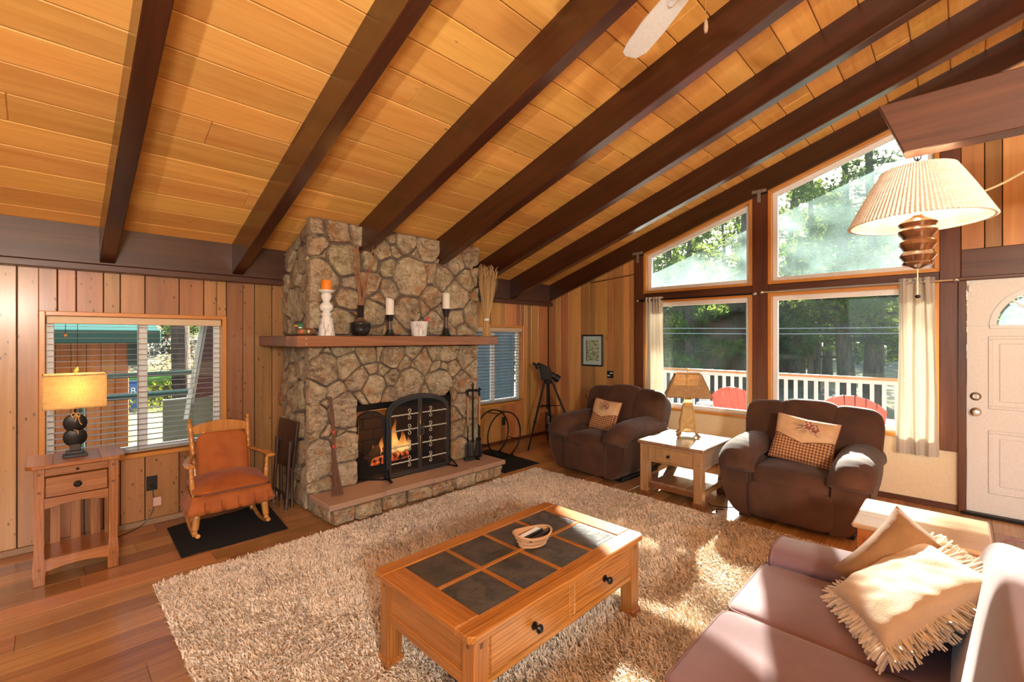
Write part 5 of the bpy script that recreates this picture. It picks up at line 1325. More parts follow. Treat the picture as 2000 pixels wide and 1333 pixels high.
dr = MB().box(-W + .105, W - .105, -D + .004, -D + .022, H_ - .148, H_ - .022, .006).build('drawer', m_eoak, et)
MB().lathe([(.009, 0), (.007, .008), (.015, .013), (.014, .020), (.005, .024)], 16, m=T(0, -D + .004, H_ - .085) @ RX(90)).build('knob', m_knob, dr)
MB().box(-W + .03, W - .03, -D + .03, D - .03, .135, .16, .004).build('shelf', m_etop, et)
for s in (-1, 1): MB().box(s * (W - .05) - .014, s * (W - .05) + .014, -D + .09, D - .09, .09, .137, .003).build('lower_rail', m_eoak, et)
for y in (-D + .05, D - .05): MB().box(-W + .09, W - .09, y - .014, y + .014, .09, .137, .003).build('lower_rail', m_oakd, et)
m_antler = plain('antler_bone', (.50, .33, .15), .5, bump=.2); m_antd = plain('antler_brown', (.22, .12, .055), .5)
m_parch = shade_mat('parchment_shade', (.62, .40, .20), .35, sc=90)
al = thing('antler_lamp', 'antler lamp with amber glass body and tapered parchment shade on the end table', 'lamp', (4.50, 1.955, H_ + .028), -62)
n = NT('amber_glass'); n.base((.80, .62, .34)); n.set(Roughness=.12); n.b.inputs['Transmission Weight'].default_value = .75; n.b.inputs['IOR'].default_value = 1.2; m_amber = n.m
pr4 = lambda s, z: [(-s, -s, z), (s, -s, z), (s, s, z), (-s, s, z)]
def frustum(b, lst, cap=True):
    v = []; f = []
    for s, z in lst: v += pr4(s, z)
    for j in range(len(lst) - 1):
        for i in range(4): k = (i + 1) % 4; f.append((j * 4 + i, j * 4 + k, j * 4 + 4 + k, j * 4 + 4 + i))
    if cap: f += [(3, 2, 1, 0), tuple(len(v) - 4 + i for i in range(4))]
    return b.add(v, f)
frustum(MB(), [(.062, .055), (.058, .12), (.035, .335)]).build('glass_body', m_amber, al, smooth=0)
frustum(MB(), [(.036, .330), (.040, .345), (.034, .372), (.018, .380)]).build('glass_collar', m_brass, al, smooth=0)
for sx in (-1, 1):
    for sy in (-1, 1):
        p = smoothpath([(sx * .092, sy * .092, 0), (sx * .072, sy * .072, .05), (sx * .066, sy * .066, .12), (sx * .052, sy * .052, .24), (sx * .040, sy * .040, .33)], 5)
        lg = MB().tube(p, [.013 - .007 * i / 20 for i in range(21)], 8).build('antler_leg', m_antler, al)
        MB().tube([(sx * .075, sy * .075, .045), (sx * .105, sy * .105, .016), (sx * .118, sy * .112, .028)], [.011, .009, .003], 8).build('antler_tine', m_antd, lg)
for k in range(4):
    M4 = RZ(90 * k)
    for p in ([(-.066, -.068, .07), (0, -.076, .12), (.060, -.062, .19)], [(.066, -.068, .07), (0, -.080, .13), (-.056, -.060, .21)], [(-.07, -.07, .065), (0, -.076, .055), (.07, -.07, .065)]):
        MB().tube([M4 @ Vector(q) for q in smoothpath(p, 5)], [.0085, .008, .0075, .007, .0065, .006, .0055, .005, .0045, .004, .003], 8).build('antler_tine', m_antler, al)
MB().tube([(0, 0, .37), (0, 0, .66)], .005, 8).build('stem', m_brass, al)
sh = MB(); z0, z1, s0, s1 = .405, .632, .192, .105
v = pr4(s0, z0) + pr4(s1, z1) + pr4(s0 - .004, z0) + pr4(s1 - .004, z1); f = []
for i in range(4): k = (i + 1) % 4; f += [(i, k, 4 + k, 4 + i), (8 + k, 8 + i, 12 + i, 12 + k), (i, 8 + i, 8 + k, k), (4 + i, 4 + k, 12 + k, 12 + i)]
sh.add([(p[0] * 1.12, p[1] * .85, p[2]) for p in v], f); so = sh.build('shade', m_parch, al, smooth=0)
for z, s in ((z0, s0), (z1, s1)):
    q = [(p[0] * 1.12, p[1] * .85, z) for p in pr4(s, z)]; MB().tube(q + [q[0]], .004, 6).build('shade_edge', m_antd, so)
for i in range(4):
    a = pr4(s0, z0)[i]; c = pr4(s1, z1)[i]; MB().tube([(a[0] * 1.12, a[1] * .85, a[2]), (c[0] * 1.12, c[1] * .85, c[2])], .0035, 6).build('shade_edge', m_antd, so)
MB().tube([(-s1 * 1.1, 0, z1 - .01), (s1 * 1.1, 0, z1 - .01)], .002, 5).build('shade_spider', m_brass, so)
MB().sup(.011, .011, .012, 1, 1, 12, 8).build('finial', m_brass, al, (0, 0, .672))
o = MB().tube(smoothpath([(4.20, 1.50, .004), (4.16, 1.55, .004), (4.10, 1.52, .004), (4.08, 1.56, .03), (4.12, 1.61, .06), (4.18, 1.60, .02), (4.24, 1.54, .004), (4.32, 1.46, .004)], 6), .004, 6).build('floor_cable', m_dplate); tag(o, 'loose black cable on the floor between end table and recliner', 'cable')

# ---------------------------------------------------------------- curtains
def curtain_mat():
    n = NT('cream_voile'); n.t.nodes.remove(n.b); d = n.n('ShaderNodeBsdfDiffuse'); t = n.n('ShaderNodeBsdfTranslucent'); c = (.84, .74, .56)
    f = n.noise(n.co((1, 1, .3), rnd=False), 120, 3); col = n.mix(f, (.68, .62, .53), (.80, .75, .67)); n.l(col, d.inputs[0]); n.l(col, t.inputs[0])
    m = n.n('ShaderNodeMixShader'); m.inputs[0].default_value = .34; n.l(d.outputs[0], m.inputs[1]); n.l(t.outputs[0], m.inputs[2]); n.l(m.outputs[0], n.out.inputs[0]); return n.m
m_curt = curtain_mat()
def curtain(lab, y0, y1, ztop, zbot, nf, amp, spread, seed):
    t = thing('curtain', lab, 'curtain', (XG - .09, (y0 + y1) / 2, 0), 0, 'cream curtains'); rr = random.Random(seed); ph = rr.random() * 6; hw = (y1 - y0) / 2
    def fn(u, v):
        z = ztop + (zbot - ztop) * v; s_ = 1 + (spread - 1) * v; y = (2 * u - 1) * hw * s_
        a = amp * (1 - .25 * v); x = a * math.sin(u * nf * 2 * PI + ph + .4 * math.sin(v * 3)) + .25 * a * math.sin(u * nf * 4.7 * PI + v * 2)
        return (x, y + .006 * math.sin(v * 5 + u * 9), z)
    b = MB().grid(90, 36, fn); solid(b.build('cloth', m_curt, t, smooth=60), .0012, 0)
    b = MB().grid(90, 2, lambda u, v: (lambda p: (p[0] * 1.02 - .0016, p[1], p[2]))(fn(u, 1 - .045 * v))); b.build('hem', m_curt, t, smooth=60)
    for k in range(int(nf * 2)):
        u = (k + .5) / (nf * 2); p = fn(u, .018); MB().lathe([(.022, -.002), (.026, -.002), (.026, .002), (.022, .002)], 16, m=T(p[0], p[1], ztop - .035) @ RX(90)).build('grommet', m_steel, t)
    return t
def rod(lab, y0, y1, z, fin):
    t = thing('curtain_rod', lab, 'curtain rod', (XG - .09, 0, z), 0, 'curtain rods'); MB().tube([(0, y0, 0), (0, y1, 0)], .010, 10).build('pole', m_steel if fin else m_knob, t)
    for y in (y0, y1):
        MB().sup(.018, .024, .018, 1, 1, 12, 8).build('finial', m_steel, t, (0, y, 0)); MB().tube([(0, y, 0), (.075, y, 0)], .007, 8).build('bracket', m_steel, t)
rod('thin curtain rod over the window behind the end table', 1.64, 3.09, 2.025, 0)
rod('thin curtain rod over the window nearer the door', .03, 1.57, 2.035, 1)
curtain('narrow gathered cream curtain at the far side of the window wall', 2.735, 2.965, 2.062, .64, 5, .024, 1.06, 1)
curtain('cream curtain with folds hanging beside the front door', .165, .41, 2.076, .465, 3, .03, 1.18, 4)
# ---------------------------------------------------------------- shag rug
def build_rug():
    X0, X1, Y0, Y1 = .44, 3.95, .60, 3.50; N = 165000; rg = np.random.RandomState(12)
    x = rg.uniform(X0, X1, N); y = rg.uniform(Y0, Y1, N)
    gx = np.linspace(0, 1, 64)
    def nz(s, o):                                                      # cheap smooth noise on a lattice
        G = rg.rand(s + 2, s + 2); u = (x - X0) / (X1 - X0) * s; v = (y - Y0) / (Y1 - Y0) * s; i = u.astype(int); j = v.astype(int); fu = u - i; fv = v - j
        fu = fu * fu * (3 - 2 * fu); fv = fv * fv * (3 - 2 * fv)
        return (G[i, j] * (1 - fu) + G[i + 1, j] * fu) * (1 - fv) + (G[i, j + 1] * (1 - fu) + G[i + 1, j + 1] * fu) * fv
    ang = nz(7, 0) * 3 + nz(40, 1) * 2.5 + rg.uniform(-1.7, 1.7, N); lean = .40 + .35 * nz(14, 2) + rg.uniform(-.2, .3, N)
    Ln = .026 + rg.uniform(-.006, .010, N); w = .0042 + rg.uniform(0, .0022, N)
    wave = .006 * nz(9, 3) + .004 * nz(30, 4); z0 = .010 + wave
    dx, dy = np.cos(ang), np.sin(ang); ta = rg.uniform(0, 2 * np.pi, N); px, py = np.cos(ta) * w / 2, np.sin(ta) * w / 2
    V = np.empty((N, 5, 3)); hx, hy = dx * Ln, dy * Ln
    V[:, 0] = np.stack([x - px, y - py, z0 - .004], 1); V[:, 1] = np.stack([x + px, y + py, z0 - .004], 1)
    mx, my, mz = x + hx * lean * .38, y + hy * lean * .38, z0 + Ln * .55
    V[:, 2] = np.stack([mx + px * 1.25, my + py * 1.25, mz], 1); V[:, 3] = np.stack([mx - px * 1.25, my - py * 1.25, mz], 1)
    V[:, 4] = np.stack([x + hx * lean * 1.1 + px * .2, y + hy * lean * 1.1, z0 + Ln * (.98 - .35 * np.clip(lean, 0, 1))], 1)
    me = bpy.data.meshes.new('rug_pile'); me.vertices.add(N * 5); me.vertices.foreach_set('co', V.reshape(-1))
    b = (np.arange(N) * 5)[:, None]; loops = np.concatenate([b + 0, b + 1, b + 2, b + 3, b + 3, b + 2, b + 4], 1).reshape(-1)
    me.loops.add(N * 7); me.loops.foreach_set('vertex_index', loops.astype(np.int32))
    ls = (np.arange(N) * 7)[:, None] + np.array([[0, 4]]); me.polygons.add(N * 2)
    me.polygons.foreach_set('loop_start', ls.reshape(-1).astype(np.int32)); me.polygons.foreach_set('loop_total', np.tile([4, 3], N).astype(np.int32))
    me.update(calc_edges=True); at = me.attributes.new('yarn', 'FLOAT', 'POINT'); at.data.foreach_set('value', np.repeat(rg.rand(N), 5).astype(np.float32))
    n = NT('shag_yarn'); a = n.n('ShaderNodeAttribute'); a.attribute_name = 'yarn'
    n.base(n.ramp(a.outputs['Fac'], [(0, (.58, .42, .27)), (.25, (.72, .58, .43)), (.6, (.86, .75, .62)), (1, (.92, .85, .75))])); n.set(Roughness=.95); n.b.inputs['Sheen Weight'].default_value = .2; me.materials.append(n.m)
    rug = thing('shag_rug', 'thick cream shag rug covering the floor under the coffee table', 'rug', (0, 0, 0))
    p = link('rug_pile', me, rug); p['kind'] = 'stuff'
    bk = MB().box(X0, X1, Y0, Y1, .001, .011, .003).build('rug_backing', plain('rug_back', (.42, .29, .18), .95), rug)
    return rug
build_rug()

# ---------------------------------------------------------------- coffee table
m_ct = wood('coffee_oak', (.23, .070, .011), (.50, .195, .038), 'x', 2.0, .30, 0, 4, .06, .35, grain=1.5, rings=.75)
m_cty = wood('coffee_oak_across', (.22, .066, .010), (.45, .165, .032), 'y', 2.0, .30, 0, 4, .06, .35, grain=1.2, rings=.4)
m_ctz = wood('coffee_oak_leg', (.21, .068, .012), (.43, .165, .036), 'z', 2.0, .34, 0, 4, .06, .25, grain=1.3, rings=.5)
def slate():
    n = NT('slate_tile'); v = n.co((1, 1, 1)); f = n.noise(v, 7, 6, .65, 1.2); g = n.noise(n.co((1, 3.5, 1)), 16, 6, .7, 1.5)
    n.base(n.mix(n.ramp(f, [(.35, (0, 0, 0)), (.65, (1, 1, 1))]), (.022, .022, .023), (.085, .066, .048))); n.set(Roughness=.24); n.bump(n.math('ADD', f, n.math('MULTIPLY', g, .8)), .7, .018); return n.m
m_slate = slate()
ct = thing('coffee_table', 'oak coffee table with eight slate tiles and two drawers on the rug', 'coffee table', (0, 0, 0))
CX0, CX1, CY0, CY1, CZ = 1.052, 2.293, 1.240, 1.948, .450
BX0, BX1, BY0, BY1 = 1.172, 2.175, 1.335, 1.866
th = .030
def trap(poly, mat): MB().prism(poly, CZ - th, CZ, axis='z', ch=.004).build('top_board', mat, ct, smooth=0)
cc = .022
trap([(CX0 + cc, CY0), (CX1 - cc, CY0), (CX1, CY0 + cc), (CX1, BY0), (CX0, BY0), (CX0, CY0 + cc)], m_ct)
trap([(CX0, BY1), (CX1, BY1), (CX1, CY1 - cc), (CX1 - cc, CY1), (CX0 + cc, CY1), (CX0, CY1 - cc)], m_ct)
trap([(CX0, BY0), (BX0, BY0), (BX0, BY1), (CX0, BY1)], m_cty); trap([(BX1, BY0), (CX1, BY0), (CX1, BY1), (BX1, BY1)], m_cty)
g = .024; tw_ = (BX1 - BX0 - 3 * g) / 4; tl_ = (BY1 - BY0 - g) / 2
MB().box(BX0, BX1, (BY0 + BY1) / 2 - g / 2, (BY0 + BY1) / 2 + g / 2, CZ - th, CZ - .001, .002).build('lattice_bar', m_ct, ct)
for i in range(4):
    xa = BX0 + i * (tw_ + g)
    for j in range(2):
        ya = BY0 + j * (tl_ + g)
        pbox('tile', xa + .001, xa + tw_ - .001, ya + .001, ya + tl_ - .001, CZ - .02, CZ - .003, m_slate, ct, .002)
        if i < 3: MB().box(xa + tw_, xa + tw_ + g, ya, ya + tl_, CZ - th, CZ - .001, .002).build('lattice_bar', m_cty, ct)
pbox('under_board', BX0, BX1, BY0, BY1, CZ - .032, CZ - .02, m_ctz, ct, 0)
lx0, lx1, ly0, ly1 = CX0 + .065, CX1 - .062, CY0 + .055, CY1 - .055
for x in (lx0, lx1):
    for y in (ly0, ly1):
        lg = MB().box(-.036, .036, -.036, .036, .05, CZ - th, .004).build('leg', m_ctz, ct, (x, y, 0))
        MB().box(-.044, .044, -.044, .044, 0, .055, .006).build('foot', m_ctz, lg)
        MB().box(-.008, .008, -.038, -.03, CZ - .07, CZ - .05, .001).build('peg', m_oakd, lg); MB().box(-.038, -.03, -.008, .008, CZ - .07, CZ - .05, .001).build('peg', m_oakd, lg)
zb0, zt0 = .222, CZ - th
for y, s in ((ly0 - .020, -1), (ly1 + .020, 1)):
    b = MB(); xa, xb, xm = lx0 + .036, lx1 - .036, (lx0 + lx1) / 2
    for (a, c, e, gg) in ((xa, xb, zb0, zb0 + .028), (xa, xb, zt0 - .012, zt0), (xa, xa + .012, zb0 + .028, zt0 - .012), (xb - .012, xb, zb0 + .028, zt0 - .012), (xm - .016, xm + .016, zb0 + .028, zt0 - .012)): b.box(a, c, y - .010, y + .010, e, gg, .002)
    b.build('face_frame', m_ct, ct, smooth=0)
    for (a, c) in ((xa + .014, xm - .018), (xm + .018, xb - .014)):
        d = MB().box(a, c, y + s * .002 - .010, y + s * .002 + .010, zb0 + .031, zt0 - .014, .004).build('drawer', m_ct, ct)
        if s < 0: MB().lathe([(.016, 0), (.017, .004), (.008, .008), (.008, .020), (.017, .028), (.019, .034), (.012, .042), (.003, .043)], 18, m=T((a + c) / 2, y - .012, (zb0 + zt0) / 2 + .01) @ RX(90)).build('knob', m_knob, d)
for x, s in ((lx0 - .018, -1), (lx1 + .018, 1)):
    MB().box(x - .009, x + .009, ly0 + .036, ly1 - .036, zb0, zt0, .003).build('end_panel', m_cty, ct)
    b = MB()
    for (a, c, e, gg) in ((ly0 + .036, ly1 - .036, zb0, zb0 + .05), (ly0 + .036, ly1 - .036, zt0 - .03, zt0)): b.box(x + s * .006 - .009, x + s * .006 + .009, a, c, e, gg, .003)
    b.build('end_rail', m_cty, ct, smooth=0)
# basket with remotes
bk = thing('remote_basket', 'small oval wicker basket on the coffee table', 'basket', (1.775, 1.600, CZ - .001), -20)
m_wick = plain('wicker', (.50, .28, .14), .6, bump=.5, bs=160)
ov = lambda a, sx, sy, z, c=0: (sx * math.cos(a), sy * math.sin(a), z)
b = MB()
for k in range(26):
    a = 2 * PI * k / 26
    for s in (-1, 1): b.tube([ov(a, .072, .050, .004), ov(a + s * .12, .082, .058, .02), ov(a + s * .24, .094, .068, .045), ov(a + s * .26, .103, .075, .058)], .0026, 4)
b.build('lattice', m_wick, bk)
for z, sx, sy, r in ((.004, .074, .052, .0055), (.026, .088, .063, .003), (.046, .097, .070, .003), (.060, .105, .077, .0062)):
    MB().tube([ov(2 * PI * i / 40, sx, sy, z + (.008 * math.cos(4 * PI * i / 40) if z > .05 else 0)) for i in range(41)], r, 8, cap=False).build('wicker_ring', m_wick, bk)
b = MB().lathe([(.001, 0), (.072, 0), (.072, .004), (.001, .004)], 32); b.v = [(p[0], p[1] * .69, p[2]) for p in b.v]; b.build('base', m_wick, bk)
b = MB().lathe([(.072, .004), (.084, .022), (.097, .048), (.103, .06)], 32, cap=False); b.v = [(p[0] * .985, p[1] * .70, p[2]) for p in b.v]; b.build('inner_weave', m_wick, bk)
def remote(lab, loc, rot, w, l, keys):
    t = thing('remote_control', lab, 'remote', loc, 0, 'remotes in the basket', rot); MB().box(-l / 2, l / 2, -w / 2, w / 2, -.009, .009, .005).build('case', m_dplate, t, smooth=40)
    if keys:
        MB().box(-l / 2 + .006, l / 2 - .012, -w / 2 + .003, w / 2 - .003, .009, .0105, .0005).build('face_plate', plain('silver_face', (.55, .56, .60), .3), t)
        k0 = MB().box(-.0035, .0035, -.0025, .0025, 0, .0025, .0008)
        first = None
        for i in range(13):
            for j in range(4):
                p = (-l / 2 + .014 + i * .0108, -w / 2 + .009 + j * .0085, .0105)
                if first is None: first = k0.build('key', plain('pale_key', (.82, .82, .80), .5), t, p)
                else: link('key', first.data, t, p)
remote('silver remote with pale keys in the wicker basket', (1.768, 1.612, CZ + .046), (R(-10), R(-4), R(-2)), .044, .165, True)
remote('plain black remote in the wicker basket', (1.795, 1.572, CZ + .044), (R(-28), R(-6), R(-2)), .042, .165, False)

# ---------------------------------------------------------------- sofa
m_sofa = fabric('mauve_twill', (.235, .132, .142), (.195, .106, .116), .85, .35, 600, .12, 4, wr=.12)
m_pipe2 = plain('mauve_piping', (.20, .10, .10), .8)
sf = thing('sofa', 'mauve fabric sofa with piped seat cushions and a rounded back', 'sofa', (0, 0, 0))
MB().box(.60, 2.55, -.24, .625, .06, .30, .02).build('base', m_sofa, sf, smooth=40)
for x in (.68, 2.52):
    for y in (-.18, .56): MB().lathe([(.022, 0), (.03, .07)], 10).build('leg', m_oakd, sf, (x, y, 0))
edges = [.80, 1.358, 1.914, 2.470]
for a, c in zip(edges[:-1], edges[1:]):
    hw = (c - a) / 2 - .003
    def cf(x, y, z, hw=hw):
        zz = z + (.020 * max(0, 1 - (x / hw) ** 2) * max(0, 1 - (y / .32) ** 2) if z > 0 else 0); return (x, y, zz + .003 * noise.noise(Vector((x * 7 + a, y * 7, 0))))
    cu = MB().sup(hw, .345, .078, .16, .14, 64, 26, m=T((a + c) / 2, .335, .368), fx=cf).build('seat_cushion', m_sofa, sf)
    e = .14; pth = []
    for i in range(65):
        lo = 2 * PI * i / 64; pw = lambda q: math.copysign(abs(q) ** e, q)
        pth.append(((a + c) / 2 + hw * pw(math.cos(lo)) * .998, .335 + .345 * pw(math.sin(lo)) * .998, .368 + .064))
    MB().tube(pth, .0048, 6, cap=False).build('piping', m_pipe2, cu)
def arm_sofa(xc, s):
    prof = [(-.10, .06), (.10, .06), (.105, .40), (.125, .47), (.128, .50), (.10, .535), (.04, .550), (-.04, .550), (-.10, .535), (-.128, .50), (-.125, .47), (-.10, .42)]
    sm = smoothpath([Vector((p[0], 0, p[1])) for p in prof] + [Vector((prof[0][0], 0, prof[0][1]))], 4)[:-1]; n = len(sm); v = []; f = []; ys = [(.645, .90), (.655, .96), (.640, 1), (.2, 1), (-.22, 1)]
    for y, sc in ys:
        for p in sm: v.append((xc + p.x * sc, y, .30 + (p.z - .30) * sc - (.02 * max(0, y - .2) / .45 if p.z > .4 else 0)))
    for j in range(len(ys) - 1):
        for i in range(n): k = (i + 1) % n; f.append((j * n + k, j * n + i, (j + 1) * n + i, (j + 1) * n + k))
    f += [tuple(range(n)), tuple(reversed(range((len(ys) - 1) * n, len(ys) * n)))]
    b = MB(); b.add(v, f); ar = b.build('arm', m_sofa, sf, smooth=45)
    MB().tube([(xc + p.x * 1.0, .642, .30 + (p.z - .30) - .02) for p in sm if p.z > .25], .005, 6).build('piping', m_pipe2, ar)
arm_sofa(2.525, 1); arm_sofa(.690, -1)
def bkf(x, y, z):
    if z > 0: z = z - .10 * max(0, (abs(x) - .55) / .40) ** 2 * (z / .24)
    return (x, y + .02 * math.cos(x * 1.2), z)
MB().sup(.955, .125, .265, .32, .20, 72, 30, m=T(1.560, -.150, .575) @ RX(13), fx=bkf).build('back', m_sofa, sf)
MB().tube(smoothpath([(2.30, -.175, .842), (2.31, -.110, .825), (2.31, -.063, .74), (2.305, -.030, .60), (2.30, -.010, .46)], 6), .005, 6).build('back_seam', m_pipe2, sf)
# cushions on the sofa
def pillow_frame(Bq, L, Rr, Tq=None):
    Bq, L, Rr = Vector(Bq), Vector(L), Vector(Rr); e1, e2 = L - Bq, Rr - Bq; c = (L + Rr) / 2; s_ = (e1.length + e2.length) / 2
    a = (e1.normalized() + e2.normalized()).normalized(); d = (e1.normalized() - e2.normalized()).normalized(); u = (a + d).normalized(); v = (a - d).normalized(); n = u.cross(v)
    return Matrix(((u.x, v.x, n.x, c.x), (u.y, v.y, n.y, c.y), (u.z, v.z, n.z, c.z), (0, 0, 0, 1))), s_
def puff(nm, lab, M, w, th, mat, seed, flip=1):
    t = bpy.data.objects.new(nm, None); C.objects.link(t); t.matrix_world = M; tag(t, lab, 'pillow', 'cushions on the sofa'); off = Vector((seed * 7.7, seed * 3.1, 0))
    def side(u, v, s):
        e = max(0, 1 - u ** 4) ** .55 * max(0, 1 - v ** 4) ** .55; pin = 1 - .08 * (1 - v * v) * u * u; pin2 = 1 - .08 * (1 - u * u) * v * v
        h = th * e + e * (.010 * noise.noise(Vector((u * 2.2, v * 2.2, s)) + off) + .006 * noise.noise(Vector((u * 3 + v * 5, v * 4, s * 3)) + off))
        return (u * w / 2 * pin, v * w / 2 * pin2, s * h)
    MB().grid(36, 36, lambda a, c: side(2 * a - 1, 2 * c - 1, 1)).build('front', mat, t, smooth=60)
    MB().grid(36, 36, lambda a, c: side(1 - 2 * a, 2 * c - 1, -1)).build('back', mat, t, smooth=60)
    return t, side
m_rust = fabric('tobacco_linen', (.30, .145, .050), (.23, .105, .034), .9, .2, 260, .5, 8, wr=.35)
m_creamp = fabric('cream_linen', (.78, .62, .45), (.70, .54, .38), .9, .2, 300, .4, 6, wr=.35)
M_, s_ = pillow_frame((2.285, .120, .430), (2.305, .345, .55), (2.385, -.075, .65))
puff('throw_pillow', 'tobacco brown pillow leaning in the sofa corner behind the fringed one', M_, .37, .085, m_rust, 2)
M_, s_ = pillow_frame((1.805, .195, .475), (2.190, .335, .50), (2.110, -.070, .745))
t, side = puff('throw_pillow', 'cream pillow with thick fringe leaning on the sofa back', M_, .42, .062, m_creamp, 5)
b = MB(); rr = random.Random(3)
for k in range(4):
    for i in range(210):
        q = -1 + 2 * (i + rr.random()) / 210; u, v = ((q, -1), (1, q), (q, 1), (-1, q))[k]; p = Vector(side(u, v, 1)); p.z = 0
        o_ = Vector((u if k in (1, 3) else q * .25, v if k in (0, 2) else q * .25, 0)).normalized(); L = rr.uniform(.034, .058); sw_ = Vector((rr.uniform(-.6, .6), rr.uniform(-.6, .6), rr.uniform(-.4, 1.3)))
        p += Vector((0, 0, rr.uniform(-.012, .022)))
        b.tube([p - o_ * .006, p + o_ * L * .5 + sw_ * .008, p + o_ * L + sw_ * .018], [.0036, .0042, .0030], 4)
fr_ = b.build('fringe', plain('fringe_yarn', (.80, .70, .58), .9), t); fr_['kind'] = 'stuff'

# ---------------------------------------------------------------- low cabinet by the sofa
cb = thing('lamp_cabinet', 'low orange wood cabinet with a pale sunlit top beyond the sofa arm', 'cabinet', (3.225, .155, 0))
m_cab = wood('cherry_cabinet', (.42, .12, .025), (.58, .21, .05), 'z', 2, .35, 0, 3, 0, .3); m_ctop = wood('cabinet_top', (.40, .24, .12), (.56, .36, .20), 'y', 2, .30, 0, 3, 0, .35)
MB().box(-.235, .235, -.235, .235, .05, .528, .004).build('body', m_cab, cb); MB().box(-.255, .265, -.262, .258, .528, .552, .008).build('cabinet_top', m_ctop, cb)
MB().box(-.215, .215, -.215, .215, 0, .05, .002).build('plinth', m_oakd, cb)
dd = MB().box(-.247, -.233, -.205, .205, .09, .49, .006).build('door', m_cab, cb); MB().lathe([(.007, 0), (.013, .018), (.006, .024)], 12, m=T(-.247, -.16, .32) @ RY(-90)).build('knob', m_knob, dd)

# ---------------------------------------------------------------- hanging lamp
sl = thing('hanging_lamp', 'hanging lamp with a pleated cream shade and turned dark wood body', 'lamp', (2.335, .118, 1.80))
m_turn = wood('glossy_walnut', (.050, .016, .006), (.15, .05, .018), 'z', 2.5, .12, 0, 3, 0, .9)
m_pleat = shade_mat('pleated_linen', (.84, .77, .69), .12)
prof = [(.012, -.008), (.030, .0), (.052, .006), (.056, .014), (.050, .022), (.060, .034), (.066, .042), (.060, .052), (.050, .062), (.058, .074), (.066, .084), (.064, .096), (.052, .106), (.056, .116), (.068, .128), (.070, .138), (.060, .150), (.066, .158), (.071, .166), (.066, .176), (.045, .19), (.02, .205), (.012, .26)]
MB().lathe([(r * .84, z) for r, z in prof], 32).build('turned_body', m_turn, sl)
MB().lathe([(.006, .26), (.006, .385)], 8).build('stem', m_brass, sl)
NP = 96; v = []; f = []
rows = [(.213, .168), (.196, .203), (.176, .245), (.155, .288), (.133, .330), (.110, .372)]
b = MB()
for (r, z) in rows:
    for i in range(NP * 2): a = 2 * PI * i / (NP * 2); rr = r + (.0045 if i % 2 else -.0045) * (r / .21); v.append((rr * math.cos(a), rr * math.sin(a), z))
n2 = NP * 2
for j in range(len(rows) - 1):
    for i in range(n2): k = (i + 1) % n2; f.append((j * n2 + i, j * n2 + k, (j + 1) * n2 + k, (j + 1) * n2 + i))
b.add(v, f); so = solid(b.build('pleated_shade', m_pleat, sl, smooth=0), .003, -1)
for r, z in ((.207, .170), (.106, .370)): MB().tube([(r * math.cos(2 * PI * i / 48), r * math.sin(2 * PI * i / 48), z) for i in range(49)], .004, 6, cap=False).build('shade_ring', m_pleat, so)
for a in (0, 120, 240): MB().tube([(0, 0, .375), (.106 * math.cos(R(a)), .106 * math.sin(R(a)), .370)], .002, 5).build('shade_spider', m_brass, so)
for a in (60, 180, 300): bulb(sl, (.085 * math.cos(R(a)), .085 * math.sin(R(a)), .235), 1.0)
MB().tube([(0, 0, -.008), (0, 0, -.11)], .0016, 5).build('pull_chain', m_brass, sl); MB().sup(.009, .009, .007, 1, 1, 10, 8).build('pull_bead', m_black, sl, (0, 0, -.114))
b = MB()
for i in range(3): b.tube([(.010 * math.cos(2 * PI * k / 10) * (1 if i % 2 else 0), .010 * math.cos(2 * PI * k / 10) * (0 if i % 2 else 1), .402 + i * .0155 - .012 + .013 * math.sin(2 * PI * k / 10)) for k in range(11)], .0022, 5, cap=False)
b.build('chain', m_knob, sl)
MB().tube(smoothpath([(0, 0, .40), (.07, -.06, .33), (.13, -.13, .28), (.15, -.20, .29), (.13, -.30, .34), (.08, -.42, .42)], 6), .0042, 6).build('swag_cord', plain('gold_cord', (.52, .40, .22), .5), sl)

# ---------------------------------------------------------------- ceiling fan
fan = thing('ceiling_fan', 'white ceiling fan with long blades and a pull chain near the ridge', 'fan', (1.85, .73, 3.04))
m_fan = plain('fan_white', (.80, .80, .78), .4)
MB().lathe([(.03, -.06), (.075, -.05), (.095, -.02), (.11, .03), (.11, .12), (.08, .16), (.03, .17)], 28).build('motor', m_fan, fan)
MB().tube([(0, 0, .16), (0, 0, .60)], .014, 10).build('down_rod', m_fan, fan)
MB().lathe([(.02, .48), (.07, .56), (.075, .62)], 20).build('canopy', m_fan, fan)
for k in range(4):
    a = 58.6 + 90 * k; M4 = RZ(a) @ RX(0)
    pl = [(.17, -.052), (.40, -.066), (.56, -.066), (.625, -.040), (.632, .020), (.61, .045), (.56, .055), (.40, .062), (.17, .050)]
    bl = MB().prism([(p[0], p[1]) for p in pl], -.004, .004, m=M4 @ RX(9), axis='z').build('blade', m_fan, fan, smooth=0)
    MB().tube([M4 @ Vector((.08, 0, .01)), M4 @ Vector((.16, 0, -.004)), M4 @ Vector((.24, 0, .008))], [.016, .014, .02], 8).build('blade_iron', m_fan, bl)
MB().tube([(0, 0, -.06), (0, 0, -.235)], .0018, 5).build('pull_chain', m_brass, fan); MB().lathe([(.003, -.232), (.007, -.24), (.009, -.265), (.006, -.285)], 10).build('pull_knob', plain('pull_wood', (.30, .20, .13), .5), fan)
